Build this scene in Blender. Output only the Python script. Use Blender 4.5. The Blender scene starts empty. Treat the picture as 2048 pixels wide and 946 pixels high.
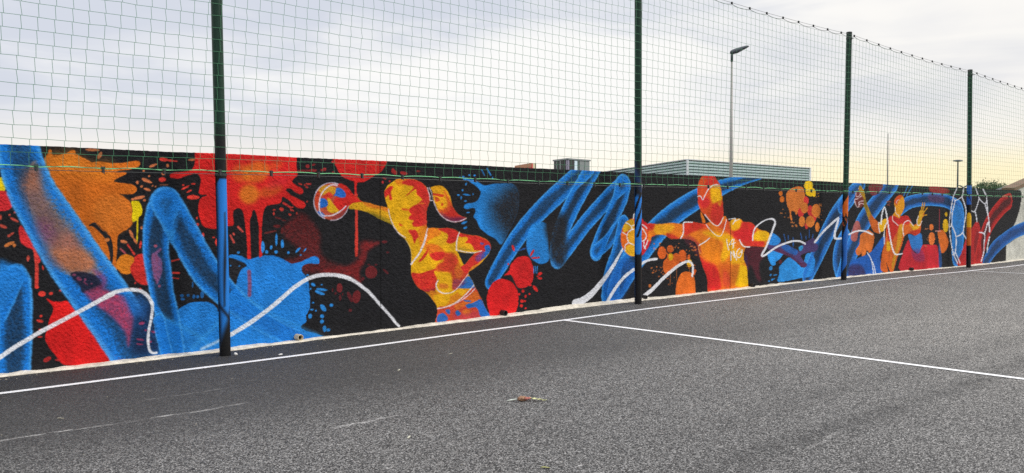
import bpy, bmesh, math, random
import numpy as np
from mathutils import Vector, Matrix
R = math.radians

# =============================================================== camera, sky, sun, exposure
# world axes: x runs along the wall (to the right), y runs into the wall, z up; the camera stands at x=0, y=0
sc = bpy.context.scene
cam = bpy.data.cameras.new('camera'); camo = bpy.data.objects.new('camera', cam)
sc.collection.objects.link(camo); sc.camera = camo
A = R(47.4667); PITCH = R(1.6626)
fwd = Vector((math.cos(A)*math.cos(PITCH), math.sin(A)*math.cos(PITCH), -math.sin(PITCH)))
rgt = Vector((math.sin(A), -math.cos(A), 0)); up = rgt.cross(fwd)
m = Matrix((rgt, up, -fwd)).transposed().to_4x4(); m.translation = Vector((0, 0, 1.6))
camo.matrix_world = m
cam.sensor_fit = 'HORIZONTAL'; cam.sensor_width = 36; cam.lens = 1757/2048*36
cam.clip_start = .05; cam.clip_end = 2000

SUN_EL, SUN_AZ = 36., -42.      # the sun's place behind the cloud: direction (cos az, sin az) in the x, y plane
world = bpy.data.worlds.new('World'); sc.world = world; world.use_nodes = True
nt = world.node_tree; N = nt.nodes; L = nt.links; N.clear()
def nd(t, **k):
    n = N.new(t)
    for a, b in k.items(): setattr(n, a, b)
    return n
def mth(op, a, b=None, c=None, clamp=False):
    n = N.new('ShaderNodeMath'); n.operation = op; n.use_clamp = clamp
    for i, v in enumerate((a, b, c)):
        if v is None: continue
        if isinstance(v, (int, float)): n.inputs[i].default_value = v
        else: L.new(v, n.inputs[i])
    return n.outputs[0]
def mixc(f, a, b):
    n = N.new('ShaderNodeMix'); n.data_type = 'RGBA'
    for i, v in ((0, f), (6, a), (7, b)):
        if isinstance(v, (int, float)): n.inputs[i].default_value = v
        elif isinstance(v, tuple): n.inputs[i].default_value = (*v, 1)
        else: L.new(v, n.inputs[i])
    return n.outputs[2]
def ramp(x, a, b):
    n = N.new('ShaderNodeMapRange'); n.interpolation_type = 'SMOOTHSTEP'; n.clamp = True
    L.new(x, n.inputs[0]); n.inputs[1].default_value = a; n.inputs[2].default_value = b
    return n.outputs[0]
tc = nd('ShaderNodeTexCoord'); sep = nd('ShaderNodeSeparateXYZ'); L.new(tc.outputs['Generated'], sep.inputs[0])
def cloud(scale, loc, rot, detail, rough, dist=0.):
    mp = nd('ShaderNodeMapping'); mp.inputs['Scale'].default_value = scale; mp.inputs['Location'].default_value = loc
    mp.inputs['Rotation'].default_value = rot
    L.new(tc.outputs['Generated'], mp.inputs[0])
    n = nd('ShaderNodeTexNoise'); n.inputs['Scale'].default_value = 1; n.inputs['Detail'].default_value = detail
    n.inputs['Roughness'].default_value = rough; n.inputs['Distortion'].default_value = dist
    L.new(mp.outputs[0], n.inputs['Vector']); return n.outputs['Fac']
el = sep.outputs[2]
def azdir(deg):                    # how far a direction points towards a compass angle (1 = straight at it)
    return mth('ADD', mth('MULTIPLY', sep.outputs[0], math.cos(R(deg))), mth('MULTIPLY', sep.outputs[1], math.sin(R(deg))))
big = cloud((2.2, 2.2, 7.), (3.1, .4, 2.), (R(14), R(-8), 0), 4, .5, .4)
fine = cloud((4., 4., 20.), (.3, 4.4, 1.), (R(18), R(-10), 0), 6, .55, .8)
d = mth('ADD', mth('MULTIPLY', big, .7), mth('MULTIPLY', fine, .3))
thick = ramp(d, .41, .60)
lo = ramp(el, .03, .12)                                           # 0 at the skyline
blue = (.61, .65, .755); white = (.98, .97, .95); warm = (1.08, 1.0, .87); gold = (1.2, 1.02, .54)
c1 = mixc(mth('MULTIPLY', thick, .85), white, blue)
glow = mth('MULTIPLY', mth('SUBTRACT', 1., lo), 1.)
c2 = mixc(mth('MULTIPLY', glow, .85), c1, warm)
west = ramp(azdir(8.), .80, 1.0)
c3 = mixc(mth('MULTIPLY', mth('MULTIPLY', west, mth('SUBTRACT', 1., ramp(el, .035, .08))), .95), c2, gold)
c4 = mixc(mth('MULTIPLY', west, .35), c3, (.93, .88, .80))
gain = mth('ADD', 1.0, mth('MULTIPLY', ramp(el, .28, .9), 1.0))    # an overcast sky is brightest overhead
vm = nd('ShaderNodeVectorMath', operation='SCALE'); L.new(c4, vm.inputs[0]); L.new(gain, vm.inputs['Scale'])
bgc = nd('ShaderNodeBackground'); L.new(vm.outputs[0], bgc.inputs[0]); bgc.inputs[1].default_value = 1.0
sky = nd('ShaderNodeTexSky', sky_type='NISHITA', sun_disc=False)
sky.sun_elevation = R(SUN_EL); sky.sun_rotation = R(90-SUN_AZ); sky.air_density = 1.; sky.dust_density = 3.
bgs = nd('ShaderNodeBackground'); L.new(sky.outputs[0], bgs.inputs[0]); bgs.inputs[1].default_value = .08
mx = nd('ShaderNodeMixShader'); mx.inputs[0].default_value = .92; L.new(bgs.outputs[0], mx.inputs[1]); L.new(bgc.outputs[0], mx.inputs[2])
wo = nd('ShaderNodeOutputWorld'); L.new(mx.outputs[0], wo.inputs[0])

sl = bpy.data.lights.new('sun', 'SUN'); slo = bpy.data.objects.new('sun', sl); sc.collection.objects.link(slo)
sl.energy = 1.5; sl.angle = R(12); sl.color = (1., .93, .84)
sd = Vector((math.cos(R(SUN_AZ))*math.cos(R(SUN_EL)), math.sin(R(SUN_AZ))*math.cos(R(SUN_EL)), math.sin(R(SUN_EL))))
slo.rotation_euler = sd.to_track_quat('Z', 'Y').to_euler()
sc.view_settings.view_transform = 'Standard'; sc.view_settings.look = 'None'; sc.view_settings.gamma = 1
sc.view_settings.exposure = .10
sc.cycles.max_bounces = 5; sc.cycles.use_denoising = False; sc.cycles.sample_clamp_indirect = 4

# =============================================================== helpers
def lin(c):
    c = np.asarray(c, float)
    return np.where(c <= .04045, c/12.92, ((c+.055)/1.055)**2.4)
def tag(o, label=None, cat=None, group=None, kind=None):
    if label: o['label'] = label
    if cat: o['category'] = cat
    if group: o['group'] = group
    if kind: o['kind'] = kind
    return o
def empty(name, loc, label, cat, group=None, rz=0):
    o = bpy.data.objects.new(name, None); sc.collection.objects.link(o); o.location = loc; o.rotation_euler.z = rz
    o.empty_display_size = .2
    return tag(o, label, cat, group)
def link(name, me, mat, parent=None, smooth=False):
    if mat: me.materials.append(mat)
    if smooth: me.polygons.foreach_set('use_smooth', [True]*len(me.polygons))
    o = bpy.data.objects.new(name, me); sc.collection.objects.link(o)
    if parent: o.parent = parent
    return o
def mesh(name, V, F, mat, parent=None, smooth=False):
    me = bpy.data.meshes.new(name); me.from_pydata([tuple(v) for v in V], [], F); me.update()
    return link(name, me, mat, parent, smooth)
class MB:
    def __init__(s): s.V = []; s.F = []
    def add(s, V, F):
        k = len(s.V); s.V += [tuple(v) for v in V]; s.F += [tuple(i+k for i in f) for f in F]; return s
    def box(s, lo, hi):
        x0, y0, z0 = lo; x1, y1, z1 = hi
        return s.add([(x0,y0,z0),(x1,y0,z0),(x1,y1,z0),(x0,y1,z0),(x0,y0,z1),(x1,y0,z1),(x1,y1,z1),(x0,y1,z1)],
                     [(0,3,2,1),(4,5,6,7),(0,1,5,4),(1,2,6,5),(2,3,7,6),(3,0,4,7)])
    def prism(s, pts, z0, z1):          # outline in x, y
        n = len(pts)
        V = [(x, y, z0) for x, y in pts]+[(x, y, z1) for x, y in pts]
        return s.add(V, [tuple(range(n))[::-1], tuple(range(n, 2*n))]+[(i, (i+1) % n, n+(i+1) % n, n+i) for i in range(n)])
    def tube(s, P, rad, n=8, caps=True):
        P = [Vector(p) for p in P]; k = len(s.V); m_ = len(P)
        rad = rad if isinstance(rad, (list, tuple)) else [rad]*m_
        for i, p in enumerate(P):
            t = (P[min(i+1, m_-1)]-P[max(i-1, 0)]).normalized()
            a_ = Vector((0, 0, 1)) if abs(t.z) < .9 else Vector((1, 0, 0))
            u = t.cross(a_).normalized(); v = t.cross(u)
            for j in range(n):
                q = 2*math.pi*j/n; s.V.append(tuple(p+(u*math.cos(q)+v*math.sin(q))*rad[i]))
        for i in range(m_-1):
            for j in range(n):
                s.F.append((k+i*n+j, k+i*n+(j+1) % n, k+(i+1)*n+(j+1) % n, k+(i+1)*n+j))
        if caps:
            s.F.append(tuple(k+j for j in range(n))[::-1]); s.F.append(tuple(k+(m_-1)*n+j for j in range(n)))
        return s
    def build(s, name, mat, parent=None, smooth=False): return mesh(name, s.V, s.F, mat, parent, smooth)

def mat(name, col=(.5, .5, .5), rough=.6, metal=0., spec=.5, bump=0., bscale=30., var=0., vscale=4., attr=False, bdist=.01):
    ma = bpy.data.materials.new(name); ma.use_nodes = True
    n = ma.node_tree.nodes; l = ma.node_tree.links; b = n['Principled BSDF']
    b.inputs['Roughness'].default_value = rough; b.inputs['Metallic'].default_value = metal
    b.inputs['Specular IOR Level'].default_value = spec
    t = n.new('ShaderNodeTexCoord')
    if attr:
        a_ = n.new('ShaderNodeVertexColor'); a_.layer_name = 'Col'; src = a_.outputs[0]
    else:
        r_ = n.new('ShaderNodeRGB'); r_.outputs[0].default_value = (*col, 1); src = r_.outputs[0]
    if var:
        no = n.new('ShaderNodeTexNoise'); no.inputs['Scale'].default_value = vscale; no.inputs['Detail'].default_value = 5
        l.new(t.outputs['Object'], no.inputs['Vector'])
        mr = n.new('ShaderNodeMapRange'); mr.inputs[1].default_value = .3; mr.inputs[2].default_value = .7
        mr.inputs[3].default_value = 1-var; mr.inputs[4].default_value = 1+var; l.new(no.outputs['Fac'], mr.inputs[0])
        v = n.new('ShaderNodeVectorMath'); v.operation = 'SCALE'; l.new(src, v.inputs[0]); l.new(mr.outputs[0], v.inputs['Scale'])
        src = v.outputs[0]
    l.new(src, b.inputs['Base Color'])
    if bump:
        no = n.new('ShaderNodeTexNoise'); no.inputs['Scale'].default_value = bscale; no.inputs['Detail'].default_value = 4
        l.new(t.outputs['Object'], no.inputs['Vector'])
        bu = n.new('ShaderNodeBump'); bu.inputs['Strength'].default_value = bump; bu.inputs['Distance'].default_value = bdist
        l.new(no.outputs['Fac'], bu.inputs['Height']); l.new(bu.outputs[0], b.inputs['Normal'])
    return ma

# lie of the ground: it swells gently towards the wall
GS = [(-50, 0), (2, 0), (4, .005), (6, .028), (9.2, .052), (12, .072), (19, .09), (22, .075), (26, .047), (31, .043), (80, .04)]
def gz(s, n=9.25):
    g = float(np.interp(s, [p[0] for p in GS], [p[1] for p in GS]))
    t = min(max((n-1.)/8., 0), 1); return g*t*t*(3-2*t)
WALL = 9.62; TOP = 2.25

# ---- the mural, painted in wall metres (s along the wall, z up) ----
def hash_noise(u, v, seed):
    iu = np.floor(u).astype(np.int64); iv = np.floor(v).astype(np.int64)
    fu = u - iu; fv = v - iv
    fu = fu*fu*(3-2*fu); fv = fv*fv*(3-2*fv)
    def h(a, b):
        n = (a*374761393 + b*668265263 + seed*1274126177) & 0xffffffff
        n = ((n ^ (n >> 13))*1274126177) & 0xffffffff
        return ((n ^ (n >> 16)) & 0xffff)/65535.0
    a = h(iu, iv); b = h(iu+1, iv); c = h(iu, iv+1); d = h(iu+1, iv+1)
    return (a*(1-fu)+b*fu)*(1-fv) + (c*(1-fu)+d*fu)*fv

def catmull(P, closed, k=4):
    P = np.asarray(P, float); n = len(P)
    if n < 3: return P
    if closed: idx = lambda i: i % n; m = n
    else: idx = lambda i: min(max(i, 0), n-1); m = n-1
    out = []
    for i in range(m):
        p0, p1, p2, p3 = P[idx(i-1)], P[idx(i)], P[idx(i+1)], P[idx(i+2)]
        for j in range(k):
            t = j/k
            out.append(.5*((2*p1)+(-p0+p2)*t+(2*p0-5*p1+4*p2-p3)*t*t+(-p0+3*p1-3*p2+p3)*t**3))
    if not closed: out.append(P[-1])
    return np.array(out)

def sstep(a, b, x):
    t = np.clip((x-a)/(b-a), 0, 1)
    return t*t*(3-2*t)

class Mural:
    def __init__(self, sc, zc):
        self.sc, self.zc = sc, zc
        S, Z = np.meshgrid(sc, zc); self.S, self.Z = S, Z
        self.C = np.empty(S.shape+(3,)); 
        self.n1 = hash_noise(S/.016, Z/.016, 1)
        self.n2 = hash_noise(S/.05, Z/.05, 2)*.6 + hash_noise(S/.02, Z/.02, 7)*.4
        self.n3 = hash_noise(S/.35, Z/.35, 3)
        self.n4 = hash_noise(S/.10, Z/.13, 4)
        base = np.array((31, 31, 34.))/255
        self.C[:] = base*(.88+.24*self.n2[..., None])
        self.mask = None
    def window(self, P, m):
        lo = P.min(0)-m; hi = P.max(0)+m
        i0, i1 = np.searchsorted(self.sc, (lo[0], hi[0])); j0, j1 = np.searchsorted(self.zc, (lo[1], hi[1]))
        return slice(j0, j1), slice(i0, i1)
    def sdf(self, w, P):
        S = self.S[w]; Z = self.Z[w]
        d2 = np.full(S.shape, 1e9); inside = np.zeros(S.shape, bool)
        n = len(P)
        for i in range(n):
            x1, y1 = P[i]; x2, y2 = P[(i+1) % n]
            dx, dy = x2-x1, y2-y1
            L = dx*dx+dy*dy
            if L < 1e-12: continue
            t = np.clip(((S-x1)*dx+(Z-y1)*dy)/L, 0, 1)
            d2 = np.minimum(d2, (S-x1-t*dx)**2+(Z-y1-t*dy)**2)
            if y1 != y2:
                inside ^= ((Z > y1) != (Z > y2)) & (S < x1+(Z-y1)*dx/dy)
        d = np.sqrt(d2)
        return np.where(inside, d, -d)
    def put(self, w, cov, col):
        if self.mask is not None: cov = cov*self.mask[w]
        cov = cov[..., None]
        self.C[w] = self.C[w]*(1-cov) + col*cov
    def run(self, ops):
        for o in ops:
            k = o[0]
            if k == 'p':
                _, col, f, soft, a, sm, sp = o
                P = np.array(f).reshape(-1, 2)
                if sm: P = catmull(P, True)
                w = self.window(P, soft+.02)
                if w[0].start >= w[0].stop or w[1].start >= w[1].stop: continue
                sd = self.sdf(w, P) + (self.n2[w]-.5)*.010
                cov = sstep(-soft, soft, sd)*a
                if sp: cov = np.clip(cov*(1+sp*1.6*(self.n1[w]-.5)) , 0, 1)
                c = np.array(col)/255.
                tone = (.86+.16*self.n3[w]+.14*self.n4[w])[..., None]
                self.put(w, cov, c*tone)
            elif k == 'c':
                m = np.zeros(self.S.shape)
                for f in o[1:]:
                    P = catmull(np.array(f).reshape(-1, 2), True)
                    w = self.window(P, .03)
                    m[w] = np.maximum(m[w], sstep(-.006, .006, self.sdf(w, P)+(self.n2[w]-.5)*.010))
                self.mask = m
            elif k == 'u': self.mask = None
            else:
                f = o[3] if k == 'r' else o[2]
                P = catmull(np.array(f).reshape(-1, 3), False)
                P[:, 2] = np.maximum(P[:, 2], .001)
                w = self.window(P[:, :2], P[:, 2].max()+.03)
                if w[0].start >= w[0].stop or w[1].start >= w[1].stop: continue
                S = self.S[w]; Z = self.Z[w]
                best = np.full(S.shape, -9.); br = np.full(S.shape, 9.)
                for i in range(len(P)-1):
                    x1, y1, h1 = P[i]; x2, y2, h2 = P[i+1]
                    dx, dy = x2-x1, y2-y1; L = max(dx*dx+dy*dy, 1e-12)
                    t = np.clip(((S-x1)*dx+(Z-y1)*dy)/L, 0, 1)
                    d = np.sqrt((S-x1-t*dx)**2+(Z-y1-t*dy)**2); h = h1+(h2-h1)*t
                    best = np.maximum(best, h-d); br = np.minimum(br, d/h)
                n2 = self.n2[w]; n1 = self.n1[w]
                if k == 'l':
                    _, col, _f, a, soft = o
                    cov = sstep(-soft, soft, best+(n2-.5)*.006)*a*(.9+.1*n1)
                    self.put(w, cov, np.array(col)/255.)
                else:
                    _, col, hi, _f, core, a = o
                    r = br
                    al = core+(1-core)*sstep(.22, .72, r+(self.n3[w]-.5)*.3)
                    al = np.clip(al*(1+.55*(n1-.5)*(1-sstep(.6, 1, r))), 0, 1)
                    cov = sstep(-.014, .012, best+(n2-.5)*.012)*al*a
                    m = sstep(.74, .97, r)[..., None]
                    c = (np.array(col)*(1-m)+np.array(hi)*m)/255.
                    self.put(w, cov, c)
        # seams between the wall panels
        for s0 in (6.49, 14.54):
            k = np.exp(-((self.S-s0)/.008)**2)[..., None]
            self.C *= 1-.45*k
        pit = np.clip((hash_noise(self.S/.011, self.Z/.011, 9)*.5+hash_noise(self.S/.022, self.Z/.02, 5)*.5), 0, 1)
        self.relief = pit
        self.C *= (.93+.12*self.n2)[..., None]
        return np.clip(self.C, 0, 1)

MURAL = [
["p",[196,196,186],[30.636,2.344,30.72,2.161,30.731,1.94,30.566,1.609,30.266,1.28,29.668,.853,29.449,.571,29.456,-.002,51.302,-.879,50.939,2.985],.02,1,0,0],
["p",[208,108,30],[2.487,2.105,2.499,2.131,2.528,2.17,2.54,2.215,2.564,2.209,2.569,2.169,2.604,2.16,2.699,2.184,2.747,2.215,2.783,2.213,2.794,2.184,2.83,2.164,2.873,2.139,2.94,2.107,3.039,2.113,3.106,2.105,3.228,2.103,3.328,2.126,3.416,2.132,3.431,2.104,3.409,2.071,3.327,2.042,3.252,2.03,3.178,2.009,3.276,2.012,3.282,1.989,3.226,1.96,3.162,1.92,3.182,1.9,3.275,1.893,3.35,1.882,3.394,1.85,3.393,1.818,3.355,1.785,3.296,1.774,3.218,1.781,3.285,1.733,3.329,1.681,3.346,1.604,3.345,1.475,3.294,1.411,3.225,1.367,3.189,1.316,3.182,1.195,3.172,1.067,3.134,.955,2.626,.979,2.362,1.61,2.368,2.054],.006,1,1,0],
["p",[222,128,48],[3.041,1.743,3.162,1.77,3.273,1.732,3.329,1.681,3.34,1.578,3.339,1.475,3.281,1.411,3.194,1.374,3.073,1.401,2.99,1.478,2.943,1.579,2.968,1.679],.05,.55,1,0],["p",[226,140,40],[2.534,2.157,2.747,2.205,2.915,2.109,3.123,2.103,3.121,1.944,2.672,1.984,2.532,2.005],.1,.5,1,0],
["p",[37,37,41],[2.906,1.449,2.969,1.481,3.03,1.415,3.093,1.368,2.972,1.478,3.019,1.421,3.072,1.376,3.123,1.317,3.143,1.196,3.137,1.068,3.111,1.069,3.106,1.171,3.077,1.274,3.042,1.345,2.989,1.402,2.947,1.438],.004,1,1,0],["p",[205,120,60],[3.11,1.299,3.104,1.286,3.088,1.279,3.07,1.282,3.058,1.293,3.059,1.307,3.07,1.317,3.088,1.319,3.104,1.312],.005,1,1,0],
["p",[200,118,70],[3.042,2.213,3.048,2.199,3.042,2.174,3.027,2.151,3.01,2.14,2.999,2.147,2.999,2.167,3.01,2.193,3.027,2.211],.005,.85,1,0],["p",[200,118,70],[3.023,2.23,3.006,2.219,2.963,2.214,2.916,2.217,2.885,2.225,2.886,2.237,2.917,2.245,2.965,2.246,3.007,2.24],.005,.85,1,0],
["p",[238,212,16],[3.335,1.701,3.379,1.708,3.417,1.699,3.436,1.656,3.45,1.604,3.441,1.558,3.413,1.536,3.383,1.494,3.339,1.494,3.346,1.604],.006,1,1,0],["l",[232,206,20],[3.397,1.539,.01,3.394,1.396,.008,3.388,1.267,.005],1,.006],["p",[214,122,76],[3.461,1.862,3.457,1.853,3.447,1.849,3.436,1.85,3.429,1.857,3.429,1.866,3.436,1.873,3.447,1.874,3.457,1.87],.005,1,1,0],
["p",[214,122,76],[3.541,1.822,3.53,1.816,3.505,1.817,3.479,1.826,3.463,1.837,3.466,1.847,3.485,1.85,3.512,1.845,3.534,1.834],.005,1,1,0],["p",[214,122,76],[3.557,1.904,3.539,1.898,3.503,1.906,3.466,1.923,3.445,1.941,3.449,1.953,3.478,1.952,3.517,1.939,3.548,1.92],.005,1,1,0],
["p",[214,122,76],[3.613,2.11,3.606,2.097,3.581,2.082,3.551,2.071,3.53,2.071,3.526,2.08,3.543,2.095,3.572,2.108,3.6,2.114],.005,1,1,0],["p",[214,122,76],[3.698,2.008,3.693,1.997,3.68,1.992,3.666,1.993,3.657,2.001,3.657,2.012,3.666,2.021,3.68,2.023,3.693,2.018],.005,1,1,0],
["p",[214,122,76],[3.474,1.756,3.461,1.742,3.425,1.728,3.383,1.72,3.354,1.723,3.352,1.734,3.377,1.749,3.419,1.76,3.457,1.763],.005,1,1,0],["p",[214,122,76],[3.365,1.723,3.361,1.714,3.351,1.709,3.339,1.71,3.331,1.718,3.331,1.728,3.339,1.735,3.351,1.737,3.361,1.732],.005,1,1,0],
["p",[214,122,76],[3.487,1.715,3.484,1.707,3.475,1.703,3.464,1.705,3.458,1.711,3.458,1.719,3.464,1.725,3.475,1.726,3.484,1.722],.005,1,1,0],["p",[214,122,76],[3.749,1.887,3.736,1.884,3.701,1.882,3.662,1.882,3.637,1.884,3.637,1.886,3.662,1.889,3.701,1.89,3.736,1.889],.005,1,1,0],
["p",[214,122,76],[3.452,1.422,3.449,1.412,3.441,1.406,3.433,1.408,3.427,1.417,3.427,1.427,3.433,1.435,3.442,1.437,3.449,1.432],.005,1,1,0],["p",[214,122,76],[3.286,1.268,3.276,1.26,3.255,1.26,3.233,1.267,3.22,1.279,3.222,1.289,3.238,1.293,3.262,1.29,3.281,1.28],.005,1,1,0],
["p",[214,122,76],[3.418,1.905,3.414,1.892,3.403,1.884,3.391,1.887,3.384,1.897,3.384,1.911,3.392,1.922,3.404,1.925,3.414,1.918],.005,1,1,0],["p",[214,122,76],[3.74,2.095,3.736,2.083,3.728,2.077,3.72,2.078,3.714,2.088,3.714,2.101,3.72,2.111,3.729,2.113,3.737,2.107],.005,1,1,0],
["p",[214,122,76],[3.572,1.873,3.569,1.866,3.562,1.863,3.554,1.864,3.549,1.869,3.549,1.876,3.554,1.882,3.562,1.883,3.569,1.88],.005,1,1,0],["p",[214,122,76],[3.538,1.977,3.535,1.969,3.527,1.965,3.519,1.966,3.513,1.972,3.513,1.98,3.519,1.987,3.528,1.988,3.535,1.985],.005,1,1,0],
["p",[214,122,76],[3.345,1.358,3.354,1.328,3.353,1.309,3.341,1.31,3.325,1.331,3.311,1.361,3.307,1.388,3.314,1.397,3.329,1.386],.005,1,1,0],["p",[214,122,76],[3.381,1.286,3.391,1.263,3.39,1.247,3.381,1.247,3.366,1.262,3.354,1.286,3.349,1.306,3.354,1.315,3.367,1.307],.005,1,1,0],
["p",[214,122,76],[4.029,2.17,4.02,2.163,3.997,2.158,3.971,2.159,3.954,2.164,3.954,2.171,3.971,2.177,3.997,2.18,4.02,2.177],.005,1,1,0],["p",[214,122,76],[3.329,1.378,3.326,1.37,3.32,1.365,3.313,1.367,3.309,1.374,3.309,1.383,3.314,1.389,3.32,1.391,3.326,1.386],.005,1,1,0],
["p",[214,122,76],[3.48,2.031,3.477,2.026,3.47,2.022,3.462,2.023,3.457,2.028,3.457,2.034,3.462,2.039,3.47,2.04,3.477,2.037],.005,1,1,0],["p",[214,122,76],[3.603,1.864,3.6,1.86,3.594,1.858,3.587,1.858,3.583,1.862,3.583,1.866,3.587,1.87,3.594,1.871,3.6,1.869],.005,1,1,0],
["p",[222,62,52],[3.725,2.156,3.712,2.144,3.685,2.14,3.656,2.147,3.638,2.16,3.641,2.175,3.662,2.183,3.692,2.181,3.717,2.171],.005,1,1,0],["p",[222,62,52],[3.847,2.146,3.831,2.141,3.791,2.14,3.746,2.143,3.718,2.15,3.718,2.156,3.748,2.159,3.793,2.158,3.832,2.153],.005,1,1,0],
["p",[222,62,52],[3.71,1.942,3.7,1.925,3.675,1.915,3.647,1.918,3.628,1.931,3.629,1.949,3.647,1.963,3.675,1.967,3.7,1.959],.005,1,1,0],["p",[222,62,52],[4.078,1.754,4.061,1.737,4.019,1.728,3.97,1.73,3.939,1.744,3.939,1.761,3.971,1.775,4.019,1.778,4.062,1.77],.005,1,1,0],
["p",[222,62,52],[3.966,1.882,3.958,1.87,3.932,1.853,3.899,1.839,3.876,1.835,3.873,1.842,3.891,1.858,3.922,1.874,3.951,1.884],.005,1,1,0],["p",[222,62,52],[4.033,1.902,4.026,1.895,4.01,1.891,3.991,1.892,3.979,1.898,3.979,1.905,3.992,1.911,4.01,1.913,4.026,1.909],.005,1,1,0],
["p",[222,62,52],[3.99,1.835,3.986,1.824,3.969,1.812,3.948,1.803,3.932,1.802,3.928,1.81,3.939,1.822,3.959,1.833,3.98,1.838],.005,1,1,0],["p",[222,62,52],[3.909,1.886,3.906,1.879,3.898,1.874,3.889,1.875,3.883,1.882,3.883,1.89,3.889,1.896,3.898,1.898,3.906,1.894],.005,1,1,0],
["p",[222,62,52],[4.057,1.523,4.054,1.512,4.047,1.507,4.04,1.509,4.035,1.517,4.035,1.528,4.04,1.537,4.048,1.539,4.054,1.533],.005,1,1,0],["p",[222,62,52],[4.067,1.448,4.062,1.439,4.048,1.434,4.033,1.436,4.024,1.443,4.024,1.453,4.034,1.46,4.049,1.461,4.062,1.456],.005,1,1,0],
["p",[222,62,52],[3.437,1.237,3.43,1.212,3.42,1.199,3.413,1.205,3.41,1.228,3.415,1.256,3.423,1.276,3.432,1.28,3.438,1.264],.005,1,1,0],["p",[222,62,52],[3.603,1.222,3.599,1.212,3.588,1.207,3.576,1.209,3.568,1.217,3.568,1.228,3.576,1.236,3.588,1.238,3.599,1.232],.005,1,1,0],
["p",[222,62,52],[4.127,1.331,4.124,1.313,4.115,1.304,4.106,1.308,4.1,1.322,4.1,1.341,4.106,1.355,4.116,1.358,4.124,1.348],.005,1,1,0],["p",[222,62,52],[4.28,1.245,4.277,1.219,4.27,1.205,4.262,1.21,4.257,1.231,4.257,1.26,4.263,1.281,4.271,1.286,4.277,1.272],.005,1,1,0],
["p",[222,62,52],[4.254,1.301,4.251,1.296,4.242,1.293,4.233,1.294,4.227,1.299,4.227,1.304,4.233,1.308,4.243,1.309,4.251,1.306],.005,1,1,0],["l",[222,62,52],[3.292,1.243,.009,3.36,1.138,.009],1,.006],["l",[186,82,90],[3.217,1.2,.008,3.268,1.151,.008],1,.006],["p",[226,132,34],[3.373,1.032,3.349,.965,3.289,.931,3.222,.947,3.179,1.004,3.18,1.076,3.224,1.13,3.291,1.14,3.351,1.102],.005,1,1,0],
["p",[216,50,44],[3.363,1.107,3.394,1.131,3.431,1.141,3.467,1.125,3.485,1.055,3.502,.954,3.51,.816,3.439,.81,3.378,.848,3.333,.919,3.314,1.0,3.351,1.06],.006,1,1,0],["p",[176,66,88],[3.541,1.116,3.579,1.152,3.629,1.201,3.648,1.176,3.603,1.126,3.646,1.062,3.654,.947,3.625,.86,3.593,.811,3.551,.927],.01,1,1,0],["l",[222,62,52],[3.76,1.05,.008,3.838,1.067,.008],1,.006],
["l",[222,62,52],[3.763,.922,.01,3.84,.915,.01],1,.006],["l",[222,62,52],[3.762,.868,.006,3.829,.854,.006],1,.006],["p",[196,60,60],[3.433,.764,3.429,.756,3.417,.752,3.404,.755,3.396,.762,3.396,.77,3.404,.776,3.417,.777,3.429,.772],.005,1,1,0],["p",[196,60,60],[3.531,.779,3.528,.773,3.52,.77,3.512,.772,3.507,.777,3.507,.784,3.512,.789,3.521,.79,3.528,.786],.005,1,1,0],
["p",[196,60,60],[3.548,.702,3.55,.669,3.544,.651,3.535,.657,3.527,.683,3.522,.717,3.525,.744,3.532,.75,3.541,.734],.005,1,1,0],["p",[196,60,60],[3.56,.636,3.557,.612,3.549,.599,3.541,.605,3.536,.625,3.536,.651,3.542,.67,3.55,.674,3.558,.661],.005,1,1,0],["p",[196,60,60],[3.639,.783,3.636,.773,3.627,.769,3.617,.771,3.61,.779,3.61,.79,3.617,.797,3.627,.799,3.636,.793],.005,1,1,0],
["p",[196,60,60],[3.375,.821,3.367,.816,3.358,.818,3.353,.825,3.354,.834,3.361,.842,3.37,.844,3.377,.839,3.379,.83],.005,1,1,0],["p",[236,206,20],[2.163,1.852,2.149,1.803,2.117,1.776,2.08,1.785,2.057,1.824,2.058,1.876,2.082,1.916,2.119,1.926,2.151,1.901],.005,1,1,0],
["p",[208,44,50],[2.219,1.699,2.195,1.633,2.138,1.599,2.073,1.611,2.032,1.663,2.033,1.731,2.076,1.784,2.141,1.797,2.197,1.764],.005,1,1,0],["p",[212,48,52],[2.256,1.413,2.279,1.46,2.318,1.41,2.367,1.311,2.45,1.112,2.409,1.096,2.385,1.21,2.326,1.243,2.273,1.301],.006,1,1,0],["l",[214,66,56],[2.402,1.213,.017,2.415,1.048,.017,2.408,.85,.017],1,.006],
["p",[222,62,52],[2.492,.772,2.484,.755,2.463,.747,2.439,.752,2.424,.767,2.425,.786,2.44,.799,2.464,.801,2.484,.79],.005,1,1,0],["p",[222,62,52],[2.557,.769,2.552,.761,2.542,.757,2.53,.759,2.522,.767,2.522,.776,2.53,.783,2.542,.784,2.553,.779],.005,1,1,0],["p",[222,62,52],[2.352,1.13,2.349,1.117,2.341,1.11,2.332,1.113,2.326,1.124,2.326,1.138,2.332,1.149,2.341,1.151,2.349,1.143],.005,1,1,0],
["p",[222,62,52],[2.479,1.035,2.481,1.019,2.477,1.009,2.469,1.01,2.462,1.022,2.459,1.038,2.46,1.052,2.466,1.057,2.473,1.05],.005,1,1,0],["p",[222,62,52],[2.459,.548,2.456,.54,2.447,.536,2.438,.538,2.432,.546,2.432,.555,2.439,.562,2.448,.563,2.456,.558],.005,1,1,0],["p",[222,62,52],[2.466,.492,2.456,.485,2.436,.488,2.416,.497,2.404,.51,2.407,.52,2.422,.522,2.444,.516,2.461,.504],.005,1,1,0],
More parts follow.
